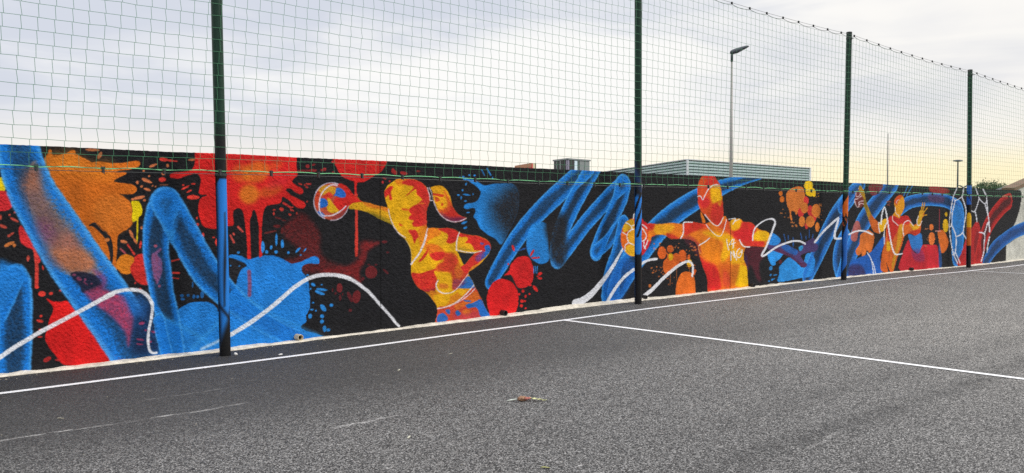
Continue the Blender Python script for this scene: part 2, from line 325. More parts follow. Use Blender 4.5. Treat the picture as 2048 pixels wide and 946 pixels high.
["p",[222,62,52],[2.452,.414,2.448,.409,2.44,.407,2.43,.409,2.423,.414,2.423,.419,2.43,.423,2.44,.423,2.449,.42],.005,1,1,0],["p",[222,62,52],[2.46,.342,2.453,.336,2.437,.334,2.419,.337,2.407,.343,2.407,.35,2.419,.354,2.437,.353,2.453,.348],.005,1,1,0],["p",[222,62,52],[2.644,.795,2.64,.789,2.631,.786,2.621,.788,2.614,.793,2.614,.8,2.621,.805,2.631,.805,2.64,.801],.005,1,1,0],
["p",[222,62,52],[2.432,.842,2.427,.832,2.415,.827,2.402,.829,2.393,.839,2.394,.85,2.402,.858,2.416,.859,2.427,.853],.005,1,1,0],["p",[200,80,66],[2.263,1.489,2.25,1.488,2.226,1.498,2.2,1.515,2.186,1.531,2.19,1.539,2.209,1.534,2.236,1.519,2.257,1.502],.005,1,1,0],["p",[200,80,66],[2.192,1.562,2.189,1.556,2.182,1.553,2.175,1.554,2.17,1.559,2.17,1.566,2.175,1.571,2.183,1.572,2.189,1.569],.005,1,1,0],
["p",[200,80,66],[2.22,1.39,2.217,1.379,2.204,1.366,2.186,1.357,2.173,1.356,2.169,1.363,2.177,1.376,2.193,1.388,2.21,1.393],.005,1,1,0],["p",[200,80,66],[2.16,1.434,2.149,1.428,2.128,1.432,2.107,1.444,2.095,1.459,2.099,1.469,2.116,1.47,2.138,1.461,2.156,1.447],.005,1,1,0],
["p",[200,80,66],[2.185,1.358,2.182,1.35,2.174,1.346,2.165,1.348,2.16,1.355,2.16,1.363,2.166,1.369,2.175,1.371,2.182,1.366],.005,1,1,0],["p",[200,80,66],[2.117,1.538,2.113,1.521,2.106,1.511,2.097,1.515,2.091,1.529,2.092,1.547,2.098,1.562,2.106,1.565,2.114,1.555],.005,1,1,0],
["p",[200,80,66],[2.347,1.129,2.344,1.109,2.338,1.099,2.33,1.103,2.325,1.119,2.326,1.141,2.331,1.157,2.338,1.161,2.345,1.15],.005,1,1,0],["p",[200,80,66],[2.244,1.587,2.241,1.581,2.233,1.577,2.224,1.579,2.218,1.584,2.218,1.591,2.224,1.596,2.233,1.597,2.241,1.593],.005,1,1,0],
["p",[206,120,60],[2.22,1.296,2.213,1.282,2.189,1.266,2.159,1.256,2.138,1.256,2.134,1.266,2.15,1.282,2.179,1.296,2.206,1.302],.005,1,1,0],["p",[206,120,60],[2.233,1.264,2.229,1.251,2.22,1.245,2.209,1.248,2.202,1.258,2.203,1.272,2.21,1.282,2.22,1.284,2.229,1.277],.005,1,1,0],
["p",[210,30,30],[2.498,.721,2.532,.705,2.576,.688,2.64,.683,2.691,.687,2.755,.598,2.859,.476,2.992,.321,3.126,.113,3.237,.02,3.238,-.06,2.754,.014,2.631,.055,2.568,.153,2.506,.243,2.482,.328,2.502,.423,2.525,.518,2.558,.599,2.544,.655],.006,1,1,0],["p",[200,44,44],[2.533,.126,2.53,.109,2.512,.094,2.488,.087,2.469,.092,2.463,.106,2.474,.123,2.496,.135,2.519,.136],.005,.8,1,0],
["p",[200,44,44],[2.619,.091,2.613,.083,2.597,.08,2.58,.084,2.569,.092,2.569,.102,2.58,.108,2.598,.107,2.613,.101],.005,.8,1,0],["r",[26,126,222],[70,164,242],[2.014,.601,.136,2.111,.78,.124,2.196,.93,.1,2.233,.995,.09],.64,.97],["r",[26,126,222],[70,164,242],[2.202,.909,.158,2.212,.774,.158,2.215,.544,.154,2.209,.342,.155,2.195,.005,.152],.39,.97],
["p",[34,128,214],[2.08,1.109,2.163,1.099,2.246,1.056,2.306,.978,2.268,.899,2.157,.737,2.085,.622,2.064,.824],.04,.85,1,0],
["p",[98,34,36],[5.111,1.402,5.225,1.509,5.34,1.576,5.475,1.49,5.599,1.303,5.598,1.117,5.703,.989,5.954,.904,6.117,.973,6.163,1.1,6.179,1.196,6.292,1.219,6.446,1.189,6.461,1.176,6.345,1.127,6.276,1.064,6.237,.937,6.161,.843,6.191,.694,6.116,.704,6.027,.767,5.737,.813,5.388,.848,5.154,.919,5.121,1.011,5.288,1.035,5.322,1.095,5.256,1.188,5.137,1.281],.05,.9,1,.55],
["p",[122,34,36],[5.685,.88,5.898,.884,6.053,.904,6.164,.981,6.212,1.074,6.245,1.209,6.325,1.183,6.455,1.198,6.463,1.174,6.373,1.138,6.292,1.072,6.259,.963,6.211,.897,6.163,.818,6.186,.687,6.123,.711,6.068,.768,5.974,.786,5.745,.811,5.596,.831],.03,.8,1,.5],["p",[122,36,40],[6.442,.802,6.419,.75,6.363,.724,6.3,.737,6.259,.783,6.259,.839,6.301,.88,6.364,.887,6.42,.856],.005,.85,1,0],
["p",[122,36,40],[6.181,.49,6.158,.44,6.118,.418,6.079,.436,6.061,.483,6.07,.54,6.104,.578,6.146,.58,6.176,.546],.005,.85,1,0],["p",[122,36,40],[5.916,.629,5.906,.591,5.88,.573,5.851,.582,5.833,.613,5.833,.654,5.852,.683,5.881,.689,5.906,.667],.005,.85,1,0],["p",[104,32,38],[6.051,.334,6.045,.322,6.03,.316,6.013,.319,6.002,.331,6.003,.345,6.014,.355,6.03,.356,6.045,.348],.005,.85,1,0],
["p",[104,32,38],[6.045,.522,6.057,.48,6.051,.455,6.03,.457,6.004,.487,5.985,.529,5.982,.564,5.997,.577,6.021,.56],.005,.85,1,0],["p",[104,32,38],[6.24,.725,6.235,.71,6.222,.702,6.207,.706,6.197,.719,6.197,.736,6.207,.748,6.222,.751,6.235,.742],.005,.85,1,0],["p",[104,32,38],[6.585,.818,6.61,.794,6.617,.776,6.603,.771,6.575,.783,6.545,.805,6.529,.827,6.532,.839,6.554,.836],.005,.85,1,0],
["p",[104,32,38],[6.598,1.194,6.587,1.182,6.562,1.176,6.533,1.179,6.514,1.189,6.514,1.203,6.533,1.212,6.562,1.214,6.588,1.207],.005,.85,1,0],["p",[104,32,38],[6.624,1.054,6.619,1.046,6.607,1.042,6.594,1.044,6.585,1.051,6.585,1.06,6.594,1.066,6.607,1.067,6.619,1.062],.005,.85,1,0],
["p",[104,32,38],[5.894,.507,5.89,.481,5.882,.468,5.873,.474,5.867,.495,5.867,.522,5.873,.543,5.883,.547,5.891,.533],.005,.85,1,0],["p",[104,32,38],[5.929,.547,5.927,.535,5.92,.529,5.913,.532,5.908,.542,5.909,.555,5.913,.565,5.921,.566,5.927,.56],.005,.85,1,0],["p",[104,32,38],[5.831,.563,5.828,.553,5.819,.548,5.808,.551,5.802,.559,5.802,.57,5.809,.578,5.819,.58,5.828,.573],.005,.85,1,0],
["p",[104,32,38],[6.447,.898,6.441,.89,6.425,.886,6.408,.888,6.396,.896,6.396,.905,6.408,.912,6.426,.913,6.441,.907],.005,.85,1,0],["p",[104,32,38],[6.072,.45,6.067,.442,6.054,.438,6.039,.441,6.03,.449,6.03,.458,6.039,.464,6.054,.465,6.067,.459],.005,.85,1,0],["p",[104,32,38],[5.786,.61,5.783,.593,5.776,.584,5.768,.588,5.762,.602,5.763,.62,5.768,.634,5.776,.636,5.783,.627],.005,.85,1,0],
["p",[104,32,38],[6.33,.906,6.325,.899,6.311,.896,6.296,.898,6.286,.904,6.286,.911,6.296,.917,6.311,.918,6.325,.913],.005,.85,1,0],
["p",[34,128,214],[3.572,.585,3.633,.472,3.721,.408,3.811,.374,3.809,.484,3.864,.538,3.956,.576,4.076,.581,4.197,.559,4.265,.495,4.292,.466,4.431,.673,4.478,.696,4.499,.746,4.513,.822,4.562,.923,4.628,.961,4.576,1.006,4.455,1.053,4.415,1.06,4.435,1.097,4.55,1.084,4.631,1.043,4.693,1.04,4.756,1.058,4.855,1.074,4.94,1.074,5.026,1.055,5.128,1.004,5.201,.968,5.275,.972,5.351,.989,5.442,1.024,5.519,1.044,5.565,1.025,5.588,.98,5.564,.944,5.472,.954,5.38,.94,5.342,.908,5.357,.846,5.41,.789,5.439,.706,5.456,.445,5.429,.365,5.398,.313,5.402,.244,5.326,.185,5.435,.118,5.636,.041,5.526,.013,5.046,-.068,3.672,-.03,3.677,.409],.006,1,1,0],
["p",[37,37,41],[4.388,1.058,4.576,1.006,4.628,.961,4.562,.923,4.513,.822,4.486,.74,4.432,.788,4.386,.829],.01,1,1,0],["r",[26,126,222],[70,164,242],[2.254,2.382,.181,2.273,2.197,.191,2.318,1.988,.208,2.391,1.783,.221,2.496,1.585,.239,2.622,1.358,.256,2.783,1.074,.27,3.007,.726,.28,3.193,.423,.279,3.344,.142,.272,3.482,-.198,.266],.51,.97],
["p",[128,88,84],[2.315,1.999,2.372,2.044,2.44,2.04,2.468,1.978,2.494,1.802,2.573,1.6,2.735,1.38,2.842,1.183,2.926,1.023,2.565,1.038,2.464,1.271,2.376,1.524,2.31,1.699,2.279,1.823,2.286,1.923],.07,.62,1,.5],["p",[182,112,78],[2.325,1.949,2.394,2.02,2.439,1.977,2.448,1.826,2.38,1.8,2.312,1.824],.07,.5,1,.5],["p",[186,112,90],[2.568,1.294,2.735,1.367,2.854,1.156,2.926,1.023,2.659,1.034],.07,.6,1,.5],
["p",[120,60,110],[2.432,1.499,2.525,1.498,2.581,1.344,2.522,1.295,2.442,1.398],.07,.5,1,.5],["p",[190,118,80],[2.558,1.208,2.842,1.2,2.948,1.111,2.96,1.039,2.893,.985,2.786,.969,2.709,.994,2.632,1.081],.05,.75,1,.4],["p",[30,32,52],[2.728,.965,2.787,.979,2.892,.964,2.972,.925,3.023,.843,3.018,.786,2.916,.771,2.836,.762,2.811,.834,2.746,.908],.012,.93,1,0],
["p",[130,60,90],[2.83,.894,2.821,.886,2.804,.887,2.788,.897,2.78,.91,2.784,.92,2.798,.924,2.815,.918,2.828,.906],.005,.9,1,0],["p",[130,60,90],[2.895,.828,2.886,.83,2.87,.842,2.854,.858,2.846,.871,2.85,.876,2.863,.869,2.88,.854,2.893,.838],.005,.9,1,0],["p",[130,60,90],[2.875,.894,2.873,.885,2.866,.881,2.859,.883,2.855,.89,2.855,.9,2.86,.907,2.867,.908,2.873,.903],.005,.9,1,0],
["p",[130,60,90],[2.938,.848,2.934,.842,2.926,.839,2.917,.84,2.912,.846,2.912,.853,2.918,.858,2.927,.858,2.935,.855],.005,.9,1,0],["p",[130,60,90],[2.778,.948,2.774,.942,2.763,.939,2.751,.941,2.743,.947,2.743,.954,2.751,.958,2.763,.959,2.774,.955],.005,.9,1,0],
["p",[176,62,96],[2.864,.756,2.909,.783,2.978,.809,3.023,.788,3.093,.766,3.245,.695,3.291,.605,3.314,.541,3.347,.464,3.339,.39,3.323,.292,3.286,.159,3.258,.298,3.194,.403,3.101,.509,3.009,.589,2.93,.667],.03,.82,1,.3],["p",[150,60,110],[2.935,.992,3.014,.965,3.071,.901,3.07,.828,3.035,.794,2.978,.809,3.013,.831,3.019,.879,2.979,.93],.03,.6,1,0],
["p",[24,44,78],[3.362,.488,3.461,.593,3.572,.547,3.62,.391,3.667,.093,3.345,.065,3.336,.315],.06,.85,1,.3],["p",[34,96,168],[3.256,.669,3.401,.722,3.511,.639,3.496,.477,3.35,.489,3.291,.605],.06,.7,1,.3],["p",[37,37,41],[3.463,.749,3.512,.778,3.549,.7,3.572,.597,3.553,.586,3.499,.69],.01,1,1,0],
["p",[170,60,100],[3.457,.397,3.452,.387,3.435,.38,3.415,.38,3.401,.387,3.4,.397,3.411,.406,3.431,.41,3.448,.406],.005,.85,1,0],["p",[170,60,100],[3.487,.314,3.483,.308,3.473,.305,3.461,.308,3.454,.314,3.454,.32,3.461,.325,3.473,.325,3.483,.321],.005,.85,1,0],["p",[170,60,100],[3.617,.271,3.604,.268,3.575,.273,3.542,.284,3.522,.297,3.524,.304,3.546,.303,3.579,.294,3.608,.282],.005,.85,1,0],
["p",[170,60,100],[3.448,.21,3.437,.206,3.413,.21,3.386,.218,3.369,.229,3.37,.235,3.389,.235,3.416,.229,3.44,.219],.005,.85,1,0],["p",[170,60,100],[3.448,.161,3.437,.158,3.413,.161,3.385,.169,3.368,.178,3.369,.183,3.387,.184,3.415,.178,3.439,.169],.005,.85,1,0],["p",[170,60,100],[3.53,.184,3.524,.178,3.509,.176,3.493,.179,3.482,.185,3.482,.192,3.493,.196,3.51,.196,3.524,.191],.005,.85,1,0],
["r",[26,126,222],[70,164,242],[3.697,1.698,.168,3.641,1.546,.167,3.601,1.367,.15,3.588,1.177,.139,3.613,.959,.139,3.653,.684,.129,3.71,.406,.13,3.761,.07,.13],.31,.97],["r",[26,126,222],[70,164,242],[3.708,1.687,.17,3.799,1.529,.171,3.952,1.25,.173,4.143,.918,.175,4.364,.667,.154,4.704,.375,.122,5.081,.14,.107,5.589,-.064,.061],.37,.97],
["p",[40,132,216],[3.539,1.748,3.618,1.828,3.697,1.853,3.79,1.831,3.856,1.751,3.876,1.685,3.77,1.244,3.666,1.458,3.564,1.63],.03,.45,1,.4],["p",[52,150,228],[3.666,1.472,3.718,1.392,3.798,1.39,3.77,1.231,3.737,1.285],.02,.8,1,0],["r",[26,126,222],[70,164,242],[3.612,.414,.064,3.642,.247,.064,3.7,.011,.064],.85,.97],
["l",[64,160,232],[3.621,.492,.017,3.747,.393,.017,4.005,.227,.018,4.152,.108,.018],.55,.03],["l",[64,160,232],[4.305,.359,.02,4.194,.249,.02,4.071,.155,.019,3.977,.06,.019],.5,.03],["l",[64,160,232],[4.436,.442,.018,4.638,.322,.018,4.847,.186,.018,5.018,.063,.018],.5,.03],["l",[64,160,232],[4.559,.652,.015,4.71,.525,.015,5.078,.298,.016,5.344,.174,.016,5.636,.03,.016],.5,.03],
["p",[24,96,176],[4.448,.39,4.748,.208,5.076,.044,5.558,.024,5.284,.159,4.848,.357,4.572,.509,4.449,.492],.05,.35,1,.5],["l",[150,74,104],[4.66,.892,.023,4.667,.749,.023,4.663,.619,.024],.9,.012],["p",[30,100,170],[3.889,.663,3.884,.652,3.87,.647,3.854,.65,3.844,.66,3.844,.671,3.854,.679,3.87,.68,3.884,.674],.005,.9,1,0],
["p",[30,100,170],[3.952,.661,3.948,.651,3.937,.647,3.924,.649,3.916,.658,3.916,.669,3.925,.676,3.937,.677,3.948,.671],.005,.9,1,0],["p",[30,100,170],[3.998,.775,3.996,.754,3.99,.742,3.984,.747,3.98,.765,3.98,.788,3.984,.805,3.991,.809,3.996,.797],.005,.9,1,0],["p",[30,100,170],[4.059,.638,4.055,.627,4.046,.621,4.035,.624,4.028,.634,4.028,.647,4.035,.656,4.046,.657,4.055,.65],.005,.9,1,0],
["p",[30,100,170],[4.117,.657,4.112,.634,4.1,.622,4.086,.627,4.078,.647,4.078,.672,4.087,.691,4.101,.694,4.112,.681],.005,.9,1,0],["p",[30,100,170],[4.019,.644,4.015,.627,4.004,.619,3.991,.623,3.983,.637,3.983,.655,3.992,.668,4.004,.67,4.015,.661],.005,.9,1,0],["p",[30,100,170],[3.904,.623,3.898,.613,3.883,.609,3.865,.612,3.854,.621,3.854,.631,3.865,.639,3.883,.639,3.898,.633],.005,.9,1,0],
["l",[232,234,240],[2.007,.135,.021,2.078,.18,.022,2.198,.259,.022,2.321,.328,.022,2.446,.398,.022,2.573,.459,.022,2.834,.585,.023,2.996,.666,.023,3.134,.728,.023],1,.006],
["l",[232,234,240],[3.045,.696,.022,3.115,.73,.022,3.186,.754,.021,3.305,.765,.02,3.414,.746,.019,3.487,.691,.019,3.535,.612,.018,3.543,.561,.018,3.531,.449,.017,3.5,.3,.016,3.493,.187,.016,3.507,.098,.014,3.541,.062,.014,3.581,.058,.014],1,.006],
["p",[208,36,34],[4.027,2.389,4.026,2.254,4.032,2.186,4.01,2.084,3.941,2.042,3.832,2.026,3.768,2.014,3.745,1.983,3.778,1.961,3.859,1.96,3.94,1.995,4.009,2.014,4.064,2.009,4.094,1.951,4.084,1.876,4.067,1.808,4.104,1.784,4.167,1.779,4.111,1.754,4.075,1.713,4.06,1.631,4.067,1.563,4.087,1.495,4.121,1.429,4.184,1.405,4.277,1.397,4.396,1.426,4.466,1.432,4.48,1.472,4.467,1.553,4.488,1.613,4.538,1.633,4.574,1.613,4.601,1.552,4.615,1.444,4.635,1.254,4.64,1.058,4.664,1.043,4.688,1.056,4.681,1.253,4.677,1.471,4.702,1.566,4.728,1.617,4.753,1.572,4.775,1.497,4.788,1.36,4.79,1.08,4.808,1.065,4.825,1.079,4.821,1.25,4.829,1.469,4.845,1.579,4.875,1.648,4.947,1.675,5.052,1.69,5.08,1.718,5.083,1.752,5.106,1.771,5.175,1.732,5.252,1.663,5.33,1.632,5.377,1.635,5.401,1.67,5.378,1.713,5.299,1.748,5.206,1.796,5.145,1.844,5.157,1.869,5.207,1.866,5.284,1.818,5.344,1.802,5.372,1.833,5.347,1.875,5.269,1.916,5.226,1.957,5.254,2.0,5.304,2.032,5.286,2.099,5.287,2.254,5.289,2.423],.006,1,1,0],
["p",[216,124,34],[4.785,1.837,4.784,1.758,4.729,1.697,4.646,1.682,4.574,1.721,4.547,1.794,4.576,1.868,4.648,1.909,4.731,1.897],.04,.85,1,0],["p",[216,124,34],[4.925,2.117,4.914,2.029,4.83,1.954,4.713,1.927,4.619,1.96,4.59,2.037,4.638,2.123,4.743,2.178,4.857,2.176],.04,.7,1,0],
["p",[216,124,34],[5.089,1.895,5.069,1.841,4.985,1.786,4.877,1.758,4.797,1.768,4.78,1.812,4.835,1.869,4.935,1.913,5.036,1.924],.04,.5,1,0],["p",[216,124,34],[4.678,2.077,4.678,2.003,4.627,1.945,4.55,1.93,4.483,1.965,4.457,2.033,4.484,2.103,4.552,2.141,4.628,2.131],.04,.5,1,0],
["p",[216,124,34],[5.096,2.177,5.089,2.137,5.045,2.101,4.985,2.086,4.938,2.099,4.924,2.134,4.951,2.174,5.006,2.202,5.063,2.203],.04,.35,1,0],["p",[196,40,52],[4.889,1.908,5.07,1.995,5.192,1.998,5.13,1.913,4.948,1.855],.05,.6,1,0],["p",[222,62,52],[5.361,1.92,5.352,1.917,5.334,1.919,5.314,1.926,5.303,1.934,5.305,1.94,5.32,1.94,5.34,1.935,5.357,1.927],.005,.85,1,0],
["p",[222,62,52],[5.481,1.929,5.471,1.923,5.448,1.921,5.423,1.923,5.407,1.93,5.407,1.936,5.425,1.941,5.45,1.94,5.473,1.936],.005,.85,1,0],["p",[222,62,52],[5.435,1.881,5.427,1.879,5.414,1.884,5.404,1.893,5.4,1.903,5.405,1.908,5.416,1.906,5.429,1.899,5.436,1.889],.005,.85,1,0],
["p",[222,62,52],[5.436,1.716,5.434,1.71,5.427,1.706,5.419,1.707,5.415,1.713,5.415,1.719,5.42,1.725,5.427,1.726,5.434,1.723],.005,.85,1,0],["p",[222,62,52],[5.244,1.646,5.24,1.638,5.231,1.633,5.22,1.635,5.214,1.641,5.214,1.65,5.221,1.657,5.231,1.658,5.24,1.654],.005,.85,1,0],
["p",[222,62,52],[5.248,1.597,5.238,1.594,5.22,1.597,5.202,1.606,5.192,1.617,5.196,1.624,5.211,1.624,5.23,1.617,5.245,1.607],.005,.85,1,0],["p",[222,62,52],[5.008,1.613,5.002,1.606,4.988,1.602,4.971,1.604,4.961,1.609,4.961,1.617,4.972,1.623,4.988,1.624,5.002,1.62],.005,.85,1,0],
["p",[222,62,52],[5.106,1.608,5.093,1.6,5.075,1.602,5.061,1.612,5.056,1.626,5.063,1.638,5.079,1.641,5.097,1.635,5.107,1.622],.005,.85,1,0],["p",[222,62,52],[5.293,1.571,5.29,1.56,5.284,1.555,5.277,1.557,5.272,1.565,5.272,1.577,5.277,1.586,5.284,1.588,5.291,1.582],.005,.85,1,0],
["p",[222,62,52],[4.991,1.572,4.988,1.558,4.981,1.55,4.972,1.553,4.967,1.564,4.967,1.579,4.973,1.591,4.981,1.594,4.988,1.586],.005,.85,1,0],["p",[222,62,52],[5.207,1.548,5.199,1.544,5.186,1.546,5.174,1.554,5.169,1.563,5.173,1.57,5.185,1.571,5.198,1.565,5.207,1.556],.005,.85,1,0],
["p",[222,62,52],[5.408,1.919,5.405,1.912,5.397,1.907,5.389,1.909,5.383,1.915,5.383,1.922,5.389,1.928,5.397,1.93,5.405,1.926],.005,.85,1,0],["l",[196,50,46],[5.105,1.697,.013,5.205,1.639,.013],1,.006],["l",[214,80,70],[4.529,1.418,.012,4.585,1.361,.012],1,.006],["l",[214,80,70],[4.436,1.319,.011,4.478,1.238,.011],1,.006],
["p",[214,80,70],[4.487,1.342,4.491,1.33,4.487,1.321,4.479,1.319,4.469,1.325,4.462,1.336,4.462,1.347,4.468,1.353,4.478,1.351],.005,1,1,0],["p",[104,34,36],[5.068,1.419,5.057,1.406,5.028,1.4,4.995,1.403,4.974,1.413,4.974,1.426,4.996,1.436,5.028,1.438,5.057,1.431],.005,.9,1,0],
["p",[104,34,36],[5.108,1.366,5.098,1.34,5.083,1.328,5.07,1.336,5.065,1.359,5.071,1.387,5.084,1.407,5.099,1.409,5.109,1.393],.005,.9,1,0],["p",[104,34,36],[5.079,1.505,5.067,1.502,5.04,1.505,5.011,1.514,4.993,1.523,4.995,1.53,5.016,1.53,5.046,1.523,5.071,1.514],.005,.9,1,0],
["p",[104,34,36],[5.141,1.483,5.133,1.478,5.115,1.478,5.095,1.482,5.082,1.489,5.084,1.496,5.098,1.499,5.118,1.496,5.136,1.49],.005,.9,1,0],["p",[104,34,36],[5.688,2.123,5.685,2.108,5.667,2.095,5.643,2.089,5.625,2.093,5.619,2.106,5.63,2.121,5.652,2.131,5.675,2.132],.005,.9,1,0],
["p",[104,34,36],[5.203,1.41,5.192,1.403,5.165,1.399,5.134,1.401,5.113,1.407,5.114,1.415,5.134,1.421,5.165,1.421,5.192,1.417],.005,.9,1,0],["l",[110,40,40],[4.866,1.338,.01,5.004,1.364,.01],1,.006],["l",[136,36,42],[5.299,2.086,.013,5.54,2.099,.013],1,.006],["p",[150,44,46],[5.46,2.147,5.453,2.133,5.436,2.124,5.417,2.126,5.405,2.138,5.405,2.153,5.417,2.166,5.437,2.169,5.454,2.162],.005,1,1,0],
["p",[150,44,46],[5.534,2.164,5.529,2.157,5.515,2.152,5.5,2.153,5.49,2.159,5.49,2.167,5.5,2.173,5.516,2.175,5.529,2.171],.005,1,1,0],["p",[150,44,46],[5.693,2.127,5.688,2.119,5.674,2.115,5.659,2.116,5.649,2.121,5.649,2.129,5.659,2.136,5.674,2.137,5.688,2.134],.005,1,1,0],
["p",[44,136,214],[5.528,.672,5.514,.668,5.494,.674,5.477,.689,5.471,.704,5.479,.714,5.497,.713,5.517,.702,5.529,.686],.005,1,1,0],["p",[44,136,214],[5.702,.612,5.683,.605,5.636,.607,5.584,.617,5.551,.63,5.552,.64,5.587,.642,5.64,.636,5.685,.624],.005,1,1,0],["p",[44,136,214],[5.662,.558,5.64,.553,5.597,.565,5.551,.586,5.525,.608,5.531,.62,5.565,.616,5.613,.599,5.651,.576],.005,1,1,0],
["p",[44,136,214],[5.514,.468,5.51,.46,5.499,.457,5.487,.459,5.479,.466,5.479,.475,5.487,.481,5.499,.481,5.51,.476],.005,1,1,0],["p",[44,136,214],[5.664,.407,5.68,.374,5.676,.35,5.655,.346,5.626,.364,5.602,.395,5.596,.425,5.609,.44,5.636,.433],.005,1,1,0],["p",[44,136,214],[5.779,.419,5.773,.405,5.758,.398,5.741,.402,5.73,.415,5.73,.43,5.741,.441,5.758,.442,5.773,.433],.005,1,1,0],
["p",[44,136,214],[5.505,.382,5.499,.376,5.484,.373,5.468,.376,5.457,.382,5.457,.39,5.468,.395,5.484,.395,5.499,.39],.005,1,1,0],["p",[44,136,214],[5.482,.306,5.476,.287,5.461,.278,5.443,.283,5.432,.3,5.432,.32,5.444,.335,5.461,.337,5.476,.326],.005,1,1,0],["p",[44,136,214],[5.647,.29,5.64,.274,5.623,.267,5.604,.272,5.592,.286,5.592,.303,5.605,.315,5.624,.316,5.64,.306],.005,1,1,0],
["p",[44,136,214],[5.646,.226,5.64,.21,5.623,.203,5.604,.208,5.592,.222,5.592,.239,5.604,.251,5.623,.252,5.64,.243],.005,1,1,0],["p",[44,136,214],[5.682,.131,5.675,.105,5.659,.092,5.642,.099,5.63,.122,5.63,.15,5.642,.171,5.66,.174,5.676,.158],.005,1,1,0],["p",[44,136,214],[5.735,.11,5.729,.097,5.712,.091,5.693,.095,5.68,.107,5.68,.122,5.693,.131,5.712,.132,5.729,.124],.005,1,1,0],
["p",[44,136,214],[5.543,.367,5.54,.361,5.534,.358,5.527,.36,5.522,.365,5.522,.372,5.527,.377,5.534,.377,5.541,.373],.005,1,1,0],["p",[44,136,214],[5.636,.685,5.632,.681,5.624,.679,5.614,.68,5.608,.684,5.608,.689,5.614,.692,5.624,.693,5.632,.69],.005,1,1,0],["p",[44,136,214],[5.479,.642,5.476,.635,5.469,.632,5.46,.634,5.455,.64,5.455,.647,5.46,.653,5.469,.653,5.476,.649],.005,1,1,0],
["p",[44,136,214],[4.901,1.118,4.896,1.106,4.886,1.099,4.875,1.102,4.867,1.113,4.868,1.126,4.875,1.136,4.887,1.138,4.897,1.131],.005,1,1,0],["p",[44,136,214],[4.958,1.164,4.954,1.151,4.944,1.144,4.932,1.147,4.925,1.158,4.925,1.172,4.932,1.183,4.944,1.185,4.954,1.178],.005,1,1,0],
["p",[44,136,214],[5.028,1.112,5.023,1.1,5.009,1.094,4.993,1.097,4.983,1.107,4.983,1.119,4.994,1.129,5.009,1.131,5.023,1.124],.005,1,1,0],["p",[44,136,214],[4.848,1.159,4.844,1.126,4.834,1.108,4.823,1.115,4.815,1.142,4.816,1.178,4.823,1.205,4.835,1.211,4.845,1.193],.005,1,1,0],
["p",[44,136,214],[5.107,1.179,5.104,1.167,5.095,1.161,5.085,1.163,5.079,1.173,5.079,1.186,5.085,1.195,5.095,1.197,5.104,1.191],.005,1,1,0],["p",[44,136,214],[5.181,1.099,5.178,1.088,5.168,1.082,5.157,1.085,5.15,1.094,5.15,1.106,5.157,1.115,5.168,1.116,5.178,1.11],.005,1,1,0],
["p",[44,136,214],[5.303,1.113,5.279,1.095,5.262,1.09,5.258,1.1,5.27,1.12,5.292,1.142,5.314,1.154,5.325,1.151,5.321,1.135],.005,1,1,0],["p",[44,136,214],[5.398,1.117,5.382,1.104,5.37,1.1,5.367,1.107,5.375,1.121,5.389,1.137,5.403,1.146,5.411,1.145,5.409,1.133],.005,1,1,0],
["p",[44,136,214],[5.347,1.064,5.343,1.058,5.335,1.055,5.326,1.056,5.32,1.061,5.32,1.068,5.326,1.073,5.336,1.073,5.344,1.07],.005,1,1,0],["p",[44,136,214],[4.551,1.122,4.547,1.112,4.536,1.107,4.523,1.109,4.515,1.117,4.515,1.128,4.523,1.136,4.536,1.137,4.547,1.132],.005,1,1,0],
["p",[44,136,214],[4.554,.962,4.551,.956,4.544,.953,4.536,.955,4.53,.96,4.53,.966,4.536,.97,4.544,.971,4.551,.968],.005,1,1,0],["p",[44,136,214],[5.446,.812,5.441,.805,5.429,.802,5.414,.804,5.405,.81,5.405,.818,5.414,.823,5.429,.824,5.441,.819],.005,1,1,0],["p",[44,136,214],[4.447,.973,4.444,.967,4.436,.964,4.427,.966,4.421,.971,4.422,.977,4.427,.981,4.436,.982,4.444,.979],.005,1,1,0],
["p",[44,136,214],[4.856,1.181,4.851,1.137,4.838,1.113,4.824,1.122,4.816,1.158,4.816,1.205,4.825,1.241,4.839,1.249,4.851,1.225],.005,1,1,0],["p",[44,136,214],[5.027,1.259,5.023,1.209,5.013,1.183,5.002,1.193,4.995,1.233,4.995,1.287,5.003,1.327,5.014,1.336,5.024,1.309],.005,1,1,0],
["p",[44,136,214],[5.106,1.209,5.101,1.175,5.089,1.157,5.076,1.164,5.067,1.192,5.068,1.228,5.077,1.255,5.09,1.261,5.102,1.243],.005,1,1,0],["p",[44,136,214],[4.906,1.114,4.901,1.101,4.89,1.095,4.877,1.097,4.868,1.109,4.868,1.123,4.877,1.133,4.89,1.135,4.901,1.128],.005,1,1,0],
["p",[44,136,214],[4.956,1.162,4.947,1.15,4.936,1.146,4.928,1.152,4.926,1.165,4.932,1.179,4.942,1.188,4.953,1.187,4.958,1.176],.005,1,1,0],["l",[232,234,240],[4.084,.049,.016,4.192,.084,.016,4.302,.126,.017],.7,.02],
["l",[232,234,240],[4.379,.165,.026,4.446,.184,.026,4.569,.244,.027,4.708,.316,.027,4.92,.444,.027,5.065,.547,.027,5.198,.645,.027,5.288,.701,.026,5.379,.747,.026,5.471,.783,.025,5.594,.805,.025,5.751,.802,.024,5.879,.785,.024,6.027,.739,.024],1,.006],
["l",[232,234,240],[5.866,.785,.024,5.959,.763,.023,6.099,.699,.022,6.273,.58,.022,6.37,.492,.021,6.468,.388,.02,6.633,.222,.019,6.734,.109,.018,6.782,.069,.016],1,.006],["p",[208,36,34],[5.788,2.371,5.803,2.217,5.825,2.17,5.882,2.077,5.93,2.028,6.048,1.991,6.097,1.959,6.103,1.792,6.131,1.781,6.14,1.951,6.233,1.971,6.363,2.035,6.481,2.094,6.555,2.165,6.586,2.222,6.594,2.409],.006,1,1,0],
